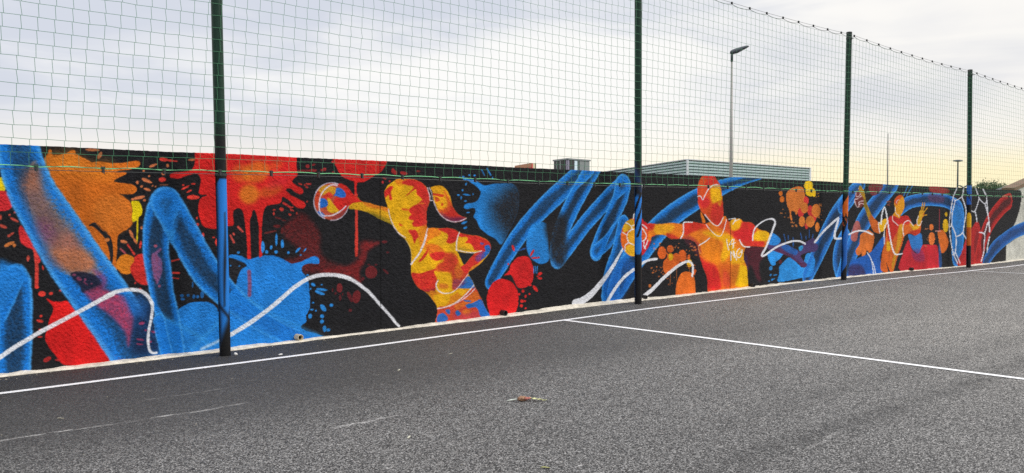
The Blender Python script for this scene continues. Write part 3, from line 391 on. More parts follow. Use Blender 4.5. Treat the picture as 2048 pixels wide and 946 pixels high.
["l",[214,62,50],[6.122,1.805,.021,6.126,1.635,.021,6.128,1.465,.021,6.126,1.124,.021],1,.006],["l",[214,62,50],[6.126,1.32,.022,6.125,1.158,.022,6.126,1.036,.022],1,.006],["p",[136,36,40],[5.561,2.096,5.547,2.086,5.513,2.082,5.477,2.086,5.454,2.095,5.455,2.106,5.48,2.114,5.517,2.114,5.549,2.107],.005,1,1,0],
["p",[136,36,40],[5.689,2.11,5.68,2.098,5.658,2.092,5.633,2.093,5.616,2.102,5.616,2.114,5.633,2.123,5.658,2.126,5.68,2.121],.005,1,1,0],["p",[136,36,40],[5.815,2.087,5.81,2.079,5.797,2.074,5.782,2.075,5.772,2.081,5.772,2.089,5.782,2.096,5.797,2.098,5.81,2.094],.005,1,1,0],
["p",[136,36,40],[5.543,2.172,5.537,2.166,5.523,2.162,5.507,2.163,5.497,2.167,5.497,2.174,5.507,2.179,5.523,2.181,5.537,2.178],.005,1,1,0],["p",[136,36,40],[5.483,1.931,5.48,1.922,5.473,1.917,5.466,1.919,5.46,1.926,5.461,1.935,5.466,1.943,5.474,1.945,5.481,1.94],.005,1,1,0],
["p",[196,48,50],[5.809,2.215,5.804,2.205,5.791,2.2,5.776,2.201,5.766,2.208,5.767,2.218,5.776,2.226,5.791,2.228,5.804,2.224],.005,1,1,0],["p",[196,48,50],[6.586,2.019,6.575,2.014,6.555,2.015,6.535,2.022,6.524,2.032,6.528,2.04,6.544,2.042,6.565,2.038,6.582,2.029],.005,1,1,0],
["p",[196,48,50],[6.55,1.978,6.546,1.966,6.535,1.959,6.523,1.961,6.515,1.971,6.515,1.984,6.523,1.994,6.535,1.996,6.546,1.99],.005,1,1,0],["p",[196,48,50],[6.657,1.993,6.653,1.986,6.644,1.981,6.634,1.983,6.627,1.988,6.627,1.996,6.634,2.002,6.644,2.004,6.653,2.0],.005,1,1,0],
["p",[160,40,42],[6.761,2.092,6.739,2.081,6.705,2.086,6.675,2.103,6.663,2.125,6.675,2.142,6.704,2.145,6.738,2.134,6.76,2.113],.005,1,1,0],["p",[160,40,42],[6.709,2.138,6.704,2.12,6.691,2.111,6.677,2.114,6.668,2.128,6.668,2.146,6.677,2.161,6.691,2.165,6.704,2.156],.005,1,1,0],
["p",[160,40,42],[6.927,2.097,6.91,2.087,6.872,2.085,6.832,2.094,6.808,2.107,6.812,2.12,6.841,2.126,6.882,2.122,6.916,2.111],.005,1,1,0],["p",[120,38,36],[7.14,2.138,7.131,2.129,7.109,2.123,7.084,2.124,7.068,2.131,7.068,2.14,7.085,2.148,7.109,2.15,7.131,2.146],.005,1,1,0],
["p",[216,162,24],[6.004,1.634,6.011,1.683,6.061,1.743,6.131,1.781,6.21,1.723,6.318,1.703,6.434,1.672,6.613,1.642,6.734,1.586,6.733,1.384,6.672,1.42,6.478,1.499,6.288,1.586,6.116,1.62],.006,1,1,0],["c",[6.004,1.634,6.011,1.683,6.061,1.743,6.131,1.781,6.21,1.723,6.318,1.703,6.434,1.672,6.613,1.642,6.734,1.586,6.733,1.384,6.672,1.42,6.478,1.499,6.288,1.586,6.116,1.62]],
["p",[214,110,34],[6.203,1.745,6.435,1.697,6.628,1.648,6.643,1.586,6.493,1.623,6.288,1.66],.02,.8,1,.3],["p",[120,110,30],[6.23,1.586,6.346,1.586,6.657,1.473,6.733,1.359,6.433,1.474],.03,.7,1,.3],["u"],
["p",[190,84,60],[6.014,1.723,6.001,1.649,5.965,1.584,5.909,1.532,5.838,1.499,5.762,1.488,5.686,1.5,5.618,1.533,5.565,1.584,5.531,1.648,5.52,1.719,5.532,1.79,5.567,1.854,5.621,1.906,5.689,1.94,5.765,1.953,5.841,1.944,5.911,1.912,5.966,1.861,6.002,1.795],.006,1,1,0],
["c",[6.014,1.723,6.001,1.649,5.965,1.584,5.909,1.532,5.838,1.499,5.762,1.488,5.686,1.5,5.618,1.533,5.565,1.584,5.531,1.648,5.52,1.719,5.532,1.79,5.567,1.854,5.621,1.906,5.689,1.94,5.765,1.953,5.841,1.944,5.911,1.912,5.966,1.861,6.002,1.795]],["p",[214,70,40],[5.543,1.844,5.61,1.904,5.663,1.893,5.622,1.787,5.588,1.681,5.555,1.634,5.529,1.704],.02,.9,1,0],
["p",[208,150,40],[5.583,1.868,5.663,1.917,5.826,1.896,5.825,1.837,5.784,1.801,5.73,1.776,5.717,1.823,5.636,1.799],.01,1,1,0],["p",[212,58,42],[5.649,1.775,5.717,1.835,5.784,1.801,5.743,1.741,5.662,1.74],.01,1,1,0],["p",[40,110,206],[5.833,1.891,5.894,1.886,5.963,1.839,5.974,1.779,5.907,1.766,5.825,1.789,5.791,1.777,5.825,1.837],.006,1,1,0],
["p",[40,110,206],[5.602,1.739,5.649,1.758,5.702,1.729,5.709,1.669,5.662,1.646,5.605,1.645],.006,1,1,0],["p",[228,176,28],[5.703,1.764,5.75,1.741,5.797,1.682,5.865,1.622,5.851,1.586,5.769,1.575,5.715,1.598,5.695,1.646,5.716,1.681],.006,1,1,0],["p",[40,110,206],[5.568,1.598,5.621,1.587,5.674,1.539,5.621,1.528,5.568,1.551],.01,1,1,0],
["p",[150,60,60],[5.796,1.539,5.92,1.598,6.004,1.683,6.003,1.586,5.906,1.502,5.768,1.491],.02,.8,1,0],["u"],["p",[212,42,36],[5.857,1.935,5.908,1.942,5.978,1.917,6.033,1.864,6.082,1.81,6.131,1.781,6.174,1.744,6.217,1.72,6.145,1.714,6.06,1.695,6.015,1.659,5.99,1.634,5.92,1.598,5.879,1.604,5.824,1.658,5.79,1.705,5.825,1.765,5.907,1.766,5.966,1.779,5.97,1.827,5.922,1.88],.006,1,1,0],
["l",[196,188,206],[5.67,1.505,.007,5.603,1.542,.007,5.553,1.596,.008,5.523,1.662,.008,5.516,1.733,.008,5.534,1.803,.008,5.573,1.866,.007,5.631,1.915,.007,5.703,1.945,.007,5.781,1.953,.007,5.858,1.939,.007],1,.006],["l",[200,186,200],[6.011,1.659,.007,5.976,1.586,.007,5.906,1.52,.006,5.823,1.488,.006,5.748,1.485,.006],1,.006],
["l",[220,214,228],[5.846,1.918,.008,5.778,1.929,.008,5.704,1.894,.009,5.636,1.828,.009,5.602,1.763,.009,5.59,1.681,.009,5.598,1.598,.009,5.634,1.549,.009,5.701,1.539,.008,5.782,1.548,.008,5.865,1.584,.009,5.927,1.622,.009,5.973,1.661,.009],1,.006],
["p",[224,160,24],[7.314,1.918,7.346,1.936,7.389,1.948,7.463,1.955,7.536,1.934,7.611,1.876,7.663,1.783,7.7,1.665,7.776,1.57,7.868,1.522,7.948,1.504,7.883,1.462,7.76,1.442,7.64,1.462,7.52,1.524,7.447,1.594,7.396,1.699,7.362,1.756,7.342,1.86],.006,1,1,0],
["c",[7.314,1.918,7.346,1.936,7.389,1.948,7.463,1.955,7.536,1.934,7.611,1.876,7.663,1.783,7.7,1.665,7.776,1.57,7.868,1.522,7.948,1.504,7.883,1.462,7.76,1.442,7.64,1.462,7.52,1.524,7.447,1.594,7.396,1.699,7.362,1.756,7.342,1.86]],["p",[210,70,38],[7.551,1.875,7.685,1.7,7.761,1.606,7.992,1.51,7.837,1.415,7.55,1.465,7.447,1.606,7.55,1.629,7.61,1.7],.03,.85,1,.3],
["p",[196,40,40],[7.685,1.665,7.822,1.558,7.914,1.498,7.73,1.464,7.55,1.559,7.64,1.606],.03,.8,1,0],["p",[90,40,90],[7.491,1.582,7.64,1.511,7.914,1.51,7.883,1.415,7.609,1.417],.03,.7,1,0],["p",[206,60,34],[7.345,1.849,7.433,1.839,7.543,1.822,7.521,1.795,7.433,1.809,7.345,1.82],.005,1,1,0],["p",[206,80,34],[7.389,1.791,7.447,1.78,7.447,1.734,7.403,1.734],.008,1,1,0],
["p",[206,80,34],[7.534,1.694,7.529,1.68,7.517,1.673,7.503,1.675,7.494,1.686,7.494,1.7,7.503,1.712,7.517,1.714,7.529,1.707],.005,1,1,0],["p",[206,80,34],[7.477,1.752,7.473,1.746,7.464,1.742,7.455,1.743,7.448,1.748,7.448,1.755,7.455,1.759,7.465,1.761,7.473,1.758],.005,1,1,0],
["p",[206,80,34],[7.595,1.617,7.588,1.61,7.57,1.606,7.55,1.607,7.537,1.613,7.537,1.621,7.55,1.628,7.57,1.629,7.588,1.625],.005,1,1,0],["u"],
["p",[228,172,20],[6.557,1.849,6.574,1.894,6.614,1.939,6.688,1.985,6.756,2.02,6.838,2.033,6.948,2.032,7.06,2.021,7.159,1.984,7.23,1.934,7.27,1.877,7.294,1.814,7.299,1.756,7.28,1.686,7.255,1.629,7.243,1.559,7.247,1.467,7.254,1.372,7.344,1.368,7.461,1.36,7.609,1.364,7.73,1.339,7.852,1.29,7.991,1.263,8.165,1.242,8.293,1.2,8.335,1.177,8.39,1.127,8.403,1.043,8.366,.975,8.271,.893,8.181,.828,8.065,.768,7.985,.714,8.073,.576,8.109,.506,8.216,.348,8.306,.19,8.416,.015,8.416,-.278,7.433,-.18,7.429,.216,7.388,.325,7.298,.429,7.209,.504,7.113,.552,7.042,.627,6.999,.713,6.984,.79,6.983,.893,6.982,1.034,6.954,1.125,6.895,1.215,6.803,1.274,6.876,1.25,6.767,1.319,6.693,1.427,6.649,1.516,6.619,1.605,6.591,1.694,6.564,1.772],.006,1,1,0],
["c",[6.557,1.849,6.574,1.894,6.614,1.939,6.688,1.985,6.756,2.02,6.838,2.033,6.948,2.032,7.06,2.021,7.159,1.984,7.23,1.934,7.27,1.877,7.294,1.814,7.299,1.756,7.28,1.686,7.255,1.629,7.243,1.559,7.247,1.467,7.254,1.372,7.344,1.368,7.461,1.36,7.609,1.364,7.73,1.339,7.852,1.29,7.991,1.263,8.165,1.242,8.293,1.2,8.335,1.177,8.39,1.127,8.403,1.043,8.366,.975,8.271,.893,8.181,.828,8.065,.768,7.985,.714,8.073,.576,8.109,.506,8.216,.348,8.306,.19,8.416,.015,8.416,-.278,7.433,-.18,7.429,.216,7.388,.325,7.298,.429,7.209,.504,7.113,.552,7.042,.627,6.999,.713,6.984,.79,6.983,.893,6.982,1.034,6.954,1.125,6.895,1.215,6.803,1.274,6.876,1.25,6.767,1.319,6.693,1.427,6.649,1.516,6.619,1.605,6.591,1.694,6.564,1.772]],
["p",[222,118,30],[6.756,2.02,6.893,2.046,7.06,2.039,7.202,1.985,7.102,1.948,6.893,1.955,6.783,1.942,6.729,1.986],.02,.8,1,.3],["p",[206,44,40],[6.838,1.977,6.934,2.022,7.06,2.016,7.173,1.984,7.259,1.894,7.316,1.779,7.258,1.686,7.172,1.715,7.087,1.695,7.172,1.755,7.087,1.822,7.06,1.896,6.934,1.818,6.903,1.807,7.032,1.918,6.907,1.95],.012,1,1,.12],
["p",[206,44,40],[6.947,1.605,6.996,1.657,7.087,1.691,7.201,1.698,7.258,1.709,7.279,1.652,7.246,1.559,7.257,1.409,7.171,1.393,7.03,1.391,7.002,1.441,7.03,1.469,6.953,1.492,6.96,1.532,6.991,1.554],.012,1,1,.12],["p",[190,60,50],[7.129,1.697,7.316,1.779,7.257,1.352,7.171,1.422,7.2,1.514],.04,.5,1,.4],
["p",[206,44,40],[6.554,1.849,6.634,1.922,6.695,1.918,6.661,1.851,6.677,1.756,6.636,1.752,6.621,1.817,6.57,1.772],.012,1,1,.12],["p",[206,44,40],[6.943,1.336,7.001,1.346,7.064,1.341,7.114,1.262,7.071,1.217,7.036,1.163,7.008,1.241],.012,1,1,.12],["p",[214,90,34],[6.839,1.634,6.933,1.628,6.933,1.605,6.843,1.611],.012,1,1,.12],["p",[206,70,34],[6.792,1.435,6.852,1.408,6.808,1.401],.012,1,1,.12],
["p",[222,118,30],[7.107,1.354,7.257,1.421,7.286,1.351,7.228,1.237,7.17,1.07,7.113,1.182],.02,.7,1,.3],["p",[222,118,30],[7.257,1.363,7.461,1.36,7.49,1.278,7.372,1.234,7.256,1.178,7.227,1.068,7.199,1.122],.02,.85,1,.3],["p",[206,44,40],[7.446,1.349,7.579,1.371,7.73,1.345,7.806,1.296,7.768,1.19,7.669,1.145,7.579,1.171,7.609,1.229,7.594,1.288],.012,1,1,.12],
["p",[206,44,40],[7.821,1.29,7.991,1.263,8.165,1.242,8.374,1.152,8.456,1.031,8.069,1.043,8.038,1.111,7.913,1.127,7.976,1.197,7.929,1.234,7.806,1.225],.012,1,1,.12],["p",[224,168,30],[7.49,1.266,7.594,1.276,7.609,1.229,7.564,1.147,7.445,1.115,7.372,1.164],.02,.9,1,.12],
["p",[214,104,32],[7.228,1.117,7.325,1.154,7.473,1.11,7.573,1.028,7.777,.928,7.846,.818,7.95,.719,7.776,.512,7.69,.517,7.657,.706,7.506,.753,7.325,.945],.02,.9,1,.25],["p",[228,172,20],[6.988,.88,7.115,.939,7.276,1.012,7.324,.932,7.539,.917,7.439,.848,7.275,.816,7.275,.77,7.13,.758,7.003,.766],.012,1,1,.12],
["p",[206,44,40],[7.292,.991,7.341,1.022,7.49,1.037,7.565,1.002,7.506,.931,7.39,.919],.007,.95,1,.12],["p",[206,44,40],[6.995,.767,7.13,.751,7.275,.783,7.39,.798,7.373,.746,7.422,.678,7.389,.522,7.348,.496,7.209,.504,7.081,.573,7.01,.661],.01,.95,1,.15],["p",[120,30,50],[7.177,.535,7.274,.522,7.389,.535,7.372,.431,7.242,.479],.03,.6,1,.12],
["p",[200,50,36],[7.26,1.077,7.276,1.09,7.243,1.0,7.171,.931,7.106,.914,7.179,.995],.012,1,1,.12],["p",[204,50,42],[7.556,1.009,7.709,1.011,7.794,.914,7.708,.757,7.556,.764,7.39,.772,7.439,.861,7.539,.91],.03,.75,1,.3],["p",[228,172,24],[7.37,.772,7.464,.748,7.522,.755,7.64,.733,7.682,.638,7.682,.518,7.505,.608,7.439,.651],.012,1,1,.12],
["p",[200,104,40],[7.472,.596,7.606,.575,7.606,.522,7.472,.53],.02,.8,1,.12],["p",[204,60,46],[7.691,.758,7.846,.777,7.985,.717,7.932,.625,7.81,.51,7.69,.504,7.708,.65],.02,.85,1,.5],["p",[222,130,40],[7.76,.821,7.863,.817,7.88,.695,7.776,.633,7.725,.729],.03,.5,1,.6],["p",[216,128,28],[7.29,.495,7.438,.479,7.673,.411,7.845,.494,7.985,.486,7.932,.422,7.707,.302,7.438,.242],.01,.9,1,.12],
["p",[230,176,22],[7.356,.432,7.471,.451,7.639,.414,7.605,.309,7.438,.249,7.388,.325],.02,.9,1,.12],["p",[230,176,22],[7.776,.492,7.932,.482,7.914,.436,7.845,.4],.01,.9,1,.12],["p",[180,44,40],[7.556,1.015,7.608,1.266,7.778,1.263,7.76,1.183,7.675,1.151,7.591,1.2],.006,.0,1,.12],["p",[206,44,44],[7.933,.855,8.109,.998,8.307,1.019,8.235,.897,8.056,.782,7.95,.719,7.846,.804],.01,.95,1,.12],
["p",[216,128,40],[8.181,.845,8.235,.87,8.127,.792,7.985,.73,8.056,.809],.006,.95,1,.12],["p",[226,168,28],[7.778,1.236,7.847,1.232,7.951,1.199,7.933,1.172,7.846,1.147,8.021,1.133,8.083,1.053,8.021,1.034,7.846,1.053,7.786,1.042],.008,1,1,.12],["p",[140,120,40],[7.794,1.088,7.951,1.064,8.056,1.04,7.846,1.04],.02,.6,1,.12],
["p",[36,108,196],[8.286,1.088,8.362,1.107,8.395,1.071,8.39,1.009,8.316,.943,8.262,.91,8.217,.912,8.253,.993,8.307,1.019],.006,1,1,.12],["p",[110,70,140],[8.127,.956,8.271,1.02,8.271,.924,8.181,.872,8.109,.902],.015,.7,1,.5],["p",[90,80,150],[8.208,1.148,8.28,1.137,8.253,1.11,8.217,1.118],.005,1,1,.12],
["p",[208,72,50],[7.429,.249,7.605,.269,7.81,.335,7.949,.42,8.109,.52,8.234,.347,8.416,.029,8.019,-.184,7.42,-.126],.006,1,1,.12],["p",[222,110,40],[7.724,.274,7.879,.317,7.949,.366,8.109,.451,8.198,.336,8.055,.277,7.862,.237,7.775,.196],.008,1,1,.3],["p",[222,120,40],[7.879,.195,8.019,.184,8.019,.103,7.914,.111],.02,.8,1,.3],
["p",[190,60,80],[7.707,.168,7.914,.138,8.126,.163,8.198,.061,7.775,.069],.03,.7,1,.4],["p",[36,108,196],[7.571,.225,7.647,.22,7.642,.153,7.588,.188],.007,.95,1,.15],["p",[36,108,196],[7.429,.15,7.521,.183,7.605,.116,7.587,.071,7.429,.058],.007,.95,1,.15],["p",[36,108,196],[7.932,.266,8.073,.287,8.216,.328,8.306,.19,8.389,.059,8.216,.103,8.126,.215,7.984,.212],.007,.95,1,.15],
["p",[36,108,196],[7.897,.336,8.02,.321,8.02,.307,7.932,.313],.007,.95,1,.15],["p",[36,108,196],[7.845,.508,7.776,.523,7.862,.574,7.985,.676,8.091,.534,8.073,.494,7.95,.502],.007,.95,1,.15],["p",[36,108,196],[7.741,.179,7.792,.202,7.844,.144,7.775,.122],.007,.95,1,.15],["p",[36,108,196],[8.162,.242,8.307,.204,8.398,.03,8.216,.073],.007,.95,1,.15],
["p",[130,60,100],[7.708,.637,7.845,.629,7.932,.584,7.81,.51,7.707,.516],.03,.6,1,.5],["u"],["p",[37,37,41],[7.781,1.032,7.846,1.02,7.951,1.005,8.095,1.002,8.003,.92,7.908,.842,7.846,.925],.006,1,1,0],["l",[226,214,220],[6.62,1.622,.008,6.633,1.561,.008,6.656,1.494,.008,6.699,1.404,.008,6.78,1.308,.007,6.89,1.241,.007],1,.006],
["l",[210,200,180],[6.895,1.215,.005,6.957,1.131,.005,6.983,1.034,.005,6.984,.893,.005],.6,.006],["l",[226,214,220],[7.26,1.363,.01,7.235,1.283,.01,7.206,1.203,.009,7.144,1.071,.009],1,.006],["l",[226,214,220],[7.241,1.273,.013,7.195,1.144,.013,7.107,1.011,.013,7.043,.948,.012,6.984,.887,.012],1,.006],["l",[226,214,220],[7.821,1.302,.01,7.787,1.237,.01,7.767,1.154,.01,7.767,1.052,.01],1,.006],
["l",[226,214,220],[7.798,1.262,.009,7.774,1.156,.009,7.77,1.055,.008,7.846,1.036,.007,7.951,1.016,.007,8.092,1.004,.007,8.226,1.024,.007],1,.006],["l",[226,214,220],[7.262,1.915,.008,7.276,1.871,.008,7.299,1.802,.008,7.309,1.747,.008,7.345,1.747,.007],1,.006],["l",[226,214,220],[7.288,1.92,.006,7.316,1.883,.006,7.338,1.826,.006,7.341,1.768,.006],1,.006],
["l",[222,206,216],[7.362,1.745,.007,7.396,1.664,.007,7.461,1.571,.007,7.543,1.506,.006,7.64,1.462,.006,7.73,1.449,.006,7.837,1.46,.006,7.948,1.498,.006],1,.006],["l",[226,214,220],[7.439,.64,.012,7.406,.593,.012,7.414,.54,.01,7.455,.492,.009,7.538,.457,.008,7.656,.455,.007,7.759,.497,.007,7.828,.556,.007,7.897,.626,.006,7.985,.71,.005],1,.006],
["l",[226,214,220],[7.429,.252,.008,7.521,.256,.008,7.656,.282,.008,7.81,.342,.009,7.949,.427,.009,8.082,.535,.009],1,.006],["l",[226,214,220],[7.639,.267,.006,7.845,.333,.006,8.02,.423,.006,8.109,.492,.007],1,.006],
["p",[38,134,216],[7.946,2.048,8.042,2.051,8.134,2.03,8.288,1.969,8.414,1.988,8.638,2.005,8.867,1.993,8.967,1.824,8.933,1.579,8.768,1.312,8.621,1.109,8.493,1.192,8.319,1.271,8.194,1.368,8.142,1.462,8.078,1.521,8.121,1.591,8.087,1.645,7.966,1.626,7.897,1.649,7.945,1.701,8.103,1.725,8.17,1.768,8.21,1.85,8.201,1.897,8.088,1.977],.008,1,1,0],
["c",[7.946,2.048,8.042,2.051,8.134,2.03,8.288,1.969,8.414,1.988,8.638,2.005,8.867,1.993,8.967,1.824,8.933,1.579,8.768,1.312,8.621,1.109,8.493,1.192,8.319,1.271,8.194,1.368,8.142,1.462,8.078,1.521,8.121,1.591,8.087,1.645,7.966,1.626,7.897,1.649,7.945,1.701,8.103,1.725,8.17,1.768,8.21,1.85,8.201,1.897,8.088,1.977]],
["p",[36,38,44],[8.573,1.867,8.768,1.991,9.17,2.048,9.17,1.257,8.768,1.142,8.605,1.29,8.445,1.484,8.414,1.698],.25,1,1,.25],["u"],["p",[44,136,214],[7.892,1.892,7.888,1.883,7.879,1.878,7.869,1.88,7.862,1.887,7.862,1.897,7.869,1.904,7.879,1.906,7.888,1.901],.005,1,1,0],
["p",[44,136,214],[7.824,1.82,7.816,1.814,7.801,1.812,7.785,1.816,7.776,1.822,7.778,1.83,7.79,1.834,7.806,1.833,7.82,1.828],.005,1,1,0],["p",[44,136,214],[8.028,1.823,8.009,1.818,7.964,1.818,7.915,1.824,7.884,1.833,7.885,1.84,7.918,1.843,7.968,1.839,8.012,1.831],.005,1,1,0],
["p",[44,136,214],[8.087,1.841,8.084,1.831,8.077,1.826,8.07,1.827,8.065,1.836,8.065,1.846,8.07,1.855,8.077,1.856,8.084,1.851],.005,1,1,0],["p",[44,136,214],[7.865,1.785,7.862,1.771,7.855,1.763,7.847,1.766,7.841,1.777,7.842,1.792,7.847,1.803,7.855,1.806,7.862,1.798],.005,1,1,0],
["p",[44,136,214],[7.955,1.741,7.949,1.733,7.934,1.728,7.918,1.73,7.907,1.736,7.907,1.745,7.918,1.752,7.934,1.754,7.949,1.75],.005,1,1,0],["p",[44,136,214],[8.014,1.581,8.006,1.575,7.984,1.57,7.959,1.57,7.942,1.573,7.941,1.579,7.957,1.584,7.982,1.587,8.004,1.585],.005,1,1,0],
["p",[44,136,214],[7.961,1.452,7.953,1.439,7.923,1.424,7.886,1.415,7.858,1.415,7.853,1.425,7.873,1.44,7.908,1.453,7.943,1.458],.005,1,1,0],["p",[44,136,214],[7.965,1.37,7.96,1.359,7.94,1.35,7.916,1.347,7.897,1.351,7.894,1.361,7.907,1.371,7.931,1.378,7.954,1.377],.005,1,1,0],
["p",[44,136,214],[7.956,1.979,7.947,1.967,7.936,1.962,7.928,1.967,7.927,1.979,7.934,1.993,7.945,2.002,7.955,2.002,7.959,1.993],.005,1,1,0],["p",[44,136,214],[8.023,2.108,8.018,2.099,8.005,2.094,7.99,2.095,7.98,2.102,7.98,2.112,7.99,2.12,8.005,2.122,8.018,2.117],.005,1,1,0],
["p",[44,136,214],[8.119,2.107,8.114,2.098,8.103,2.093,8.09,2.094,8.082,2.101,8.082,2.111,8.09,2.119,8.103,2.121,8.114,2.116],.005,1,1,0],["p",[44,136,214],[7.914,2.084,7.909,2.076,7.896,2.072,7.881,2.073,7.872,2.079,7.872,2.087,7.881,2.093,7.896,2.095,7.909,2.091],.005,1,1,0],
["p",[44,136,214],[8.453,2.08,8.45,2.067,8.442,2.06,8.433,2.062,8.428,2.072,8.428,2.086,8.434,2.096,8.442,2.099,8.45,2.092],.005,1,1,0],["p",[44,136,214],[7.838,2.076,7.835,2.07,7.826,2.066,7.815,2.067,7.809,2.072,7.809,2.078,7.815,2.083,7.826,2.085,7.835,2.082],.005,1,1,0],
["p",[44,136,214],[7.977,2.055,7.966,2.046,7.939,2.04,7.908,2.041,7.887,2.048,7.887,2.058,7.908,2.066,7.939,2.069,7.966,2.064],.005,1,1,0],["l",[44,136,214],[8.233,2.192,.009,8.288,2.118,.009],1,.006],["l",[44,136,214],[8.335,2.214,.012,8.408,2.121,.012],1,.006],
["r",[26,126,222],[70,164,242],[8.4,.566,.107,8.556,.762,.132,8.834,1.092,.149,9.17,1.418,.152,9.553,1.704,.162,10.026,2.016,.169,10.481,2.302,.166],.39,.97],["r",[26,126,222],[70,164,242],[10.677,2.375,.171,10.347,1.971,.176,10.101,1.655,.178,9.88,1.295,.175,9.789,1.041,.167,9.796,.862,.167],.25,.97],
["r",[26,126,222],[70,164,242],[9.818,.848,.141,10.103,1.11,.148,10.484,1.445,.148,10.88,1.738,.154,11.165,1.944,.151,11.353,2.03,.139],.37,.97],["r",[26,126,222],[70,164,242],[11.353,2.021,.202,11.27,1.795,.187,11.085,1.522,.164,10.882,1.254,.163,10.715,.975,.157,10.691,.936,.15],.25,.97],
["r",[26,126,222],[70,164,242],[10.691,.941,.124,10.964,1.09,.124,11.148,1.249,.123,11.378,1.425,.116],.44,.97],["r",[26,126,222],[70,164,242],[11.37,1.39,.14,11.32,1.197,.152,11.232,.906,.163,11.094,.536,.213,11.045,.206,.227],.54,.97],
["r",[26,126,222],[70,164,242],[11.145,.245,.193,11.257,.387,.24,11.447,.602,.259,11.797,.891,.248,12.282,1.265,.243,12.832,1.576,.213,13.5,1.834,.195,14.257,2.052,.153,14.96,2.195,.088,15.595,2.261,.024],.29,.97],["p",[24,92,180],[10.846,.392,11.048,.707,11.381,.804,11.639,.739,11.771,.677,11.641,.459,11.343,.115,11.01,.124],.05,.55,1,.4],
["p",[38,134,216],[9.163,1.281,9.239,1.38,9.36,1.421,9.49,1.427,9.561,1.351,9.59,1.072,9.619,.868,9.484,.787,9.343,.808,9.188,.909,9.116,1.084],.012,.95,1,.15],["p",[37,37,41],[9.519,1.377,9.953,1.526,9.955,.752,9.662,.841,9.608,1.071],.09,.9,1,.3],
["p",[206,34,36],[8.917,.898,9.034,.919,9.153,.905,9.232,.82,9.274,.681,9.24,.52,9.103,.446,8.95,.455,8.867,.565,8.807,.654,8.663,.646,8.768,.716,8.801,.8],.006,1,1,0],["p",[214,32,34],[8.508,.584,8.653,.596,8.817,.543,8.934,.402,8.951,.228,8.9,.097,8.768,.046,8.444,.048,8.365,.15,8.327,.32,8.381,.484],.006,1,1,0],
["p",[206,40,38],[9.453,.647,9.449,.63,9.425,.617,9.393,.613,9.367,.62,9.36,.635,9.374,.651,9.404,.66,9.435,.658],.005,1,1,0],["p",[206,40,38],[9.334,.429,9.361,.393,9.364,.368,9.341,.366,9.304,.387,9.268,.422,9.252,.454,9.263,.468,9.295,.458],.005,1,1,0],["p",[206,40,38],[9.449,.567,9.439,.554,9.414,.549,9.386,.553,9.367,.564,9.367,.578,9.386,.587,9.414,.588,9.439,.58],.005,1,1,0],
["p",[206,40,38],[9.082,.393,9.075,.379,9.057,.372,9.036,.376,9.023,.389,9.023,.404,9.036,.415,9.057,.416,9.075,.407],.005,1,1,0],["p",[206,40,38],[9.127,.31,9.121,.296,9.107,.29,9.091,.293,9.08,.306,9.08,.321,9.091,.332,9.107,.334,9.121,.325],.005,1,1,0],["p",[206,40,38],[9.063,.225,9.044,.216,9.017,.22,8.996,.234,8.989,.252,9.001,.266,9.025,.269,9.051,.26,9.066,.242],.005,1,1,0],
["p",[206,40,38],[9.261,.953,9.231,.922,9.205,.909,9.195,.921,9.206,.952,9.232,.988,9.262,1.011,9.281,1.011,9.281,.988],.005,1,1,0],["p",[206,40,38],[8.876,1.053,8.883,1.021,8.875,1.002,8.855,1.004,8.834,1.026,8.82,1.058,8.82,1.085,8.835,1.095,8.857,1.082],.005,1,1,0],["p",[206,40,38],[9.399,.889,9.394,.879,9.382,.874,9.368,.877,9.359,.885,9.359,.895,9.368,.903,9.382,.904,9.394,.898],.005,1,1,0],
["p",[206,40,38],[9.236,.47,9.229,.46,9.211,.455,9.19,.458,9.176,.468,9.176,.48,9.19,.488,9.211,.489,9.229,.482],.005,1,1,0],["p",[206,40,38],[9.113,.237,9.107,.228,9.09,.224,9.072,.227,9.06,.235,9.06,.246,9.072,.252,9.09,.253,9.107,.247],.005,1,1,0],["p",[206,40,38],[9.052,.172,9.044,.156,9.024,.149,9.001,.154,8.986,.168,8.986,.185,9.001,.197,9.024,.198,9.044,.188],.005,1,1,0],
["p",[206,40,38],[8.994,.349,8.988,.336,8.972,.331,8.954,.334,8.942,.345,8.942,.359,8.954,.368,8.972,.37,8.988,.362],.005,1,1,0],["p",[206,40,38],[8.771,.814,8.766,.803,8.755,.798,8.742,.8,8.733,.809,8.733,.821,8.742,.83,8.755,.831,8.766,.825],.005,1,1,0],["p",[206,40,38],[9.361,.882,9.345,.873,9.303,.87,9.257,.873,9.226,.882,9.226,.892,9.257,.899,9.303,.899,9.344,.893],.005,1,1,0],
["p",[206,40,38],[9.209,.34,9.204,.332,9.192,.329,9.178,.331,9.169,.338,9.169,.347,9.178,.353,9.192,.353,9.204,.348],.005,1,1,0],["p",[206,40,38],[9.127,.129,9.121,.121,9.107,.118,9.091,.121,9.08,.128,9.08,.137,9.091,.142,9.107,.143,9.121,.137],.005,1,1,0],["p",[206,40,38],[9.389,.6,9.383,.592,9.366,.589,9.347,.591,9.335,.598,9.335,.607,9.347,.613,9.366,.614,9.383,.608],.005,1,1,0],
["l",[44,136,214],[9.281,.755,.008,9.271,.656,.008],1,.006],["l",[44,136,214],[9.316,.754,.008,9.305,.654,.008],1,.006],["l",[44,136,214],[9.351,.752,.008,9.34,.653,.008],1,.006],["l",[40,90,170],[8.917,.992,.005,9.051,1.037,.005],1,.006],["l",[40,90,170],[8.964,1.0,.005,9.085,1.043,.005],1,.006],["l",[40,90,170],[9.011,1.008,.005,9.119,1.05,.005],1,.006],
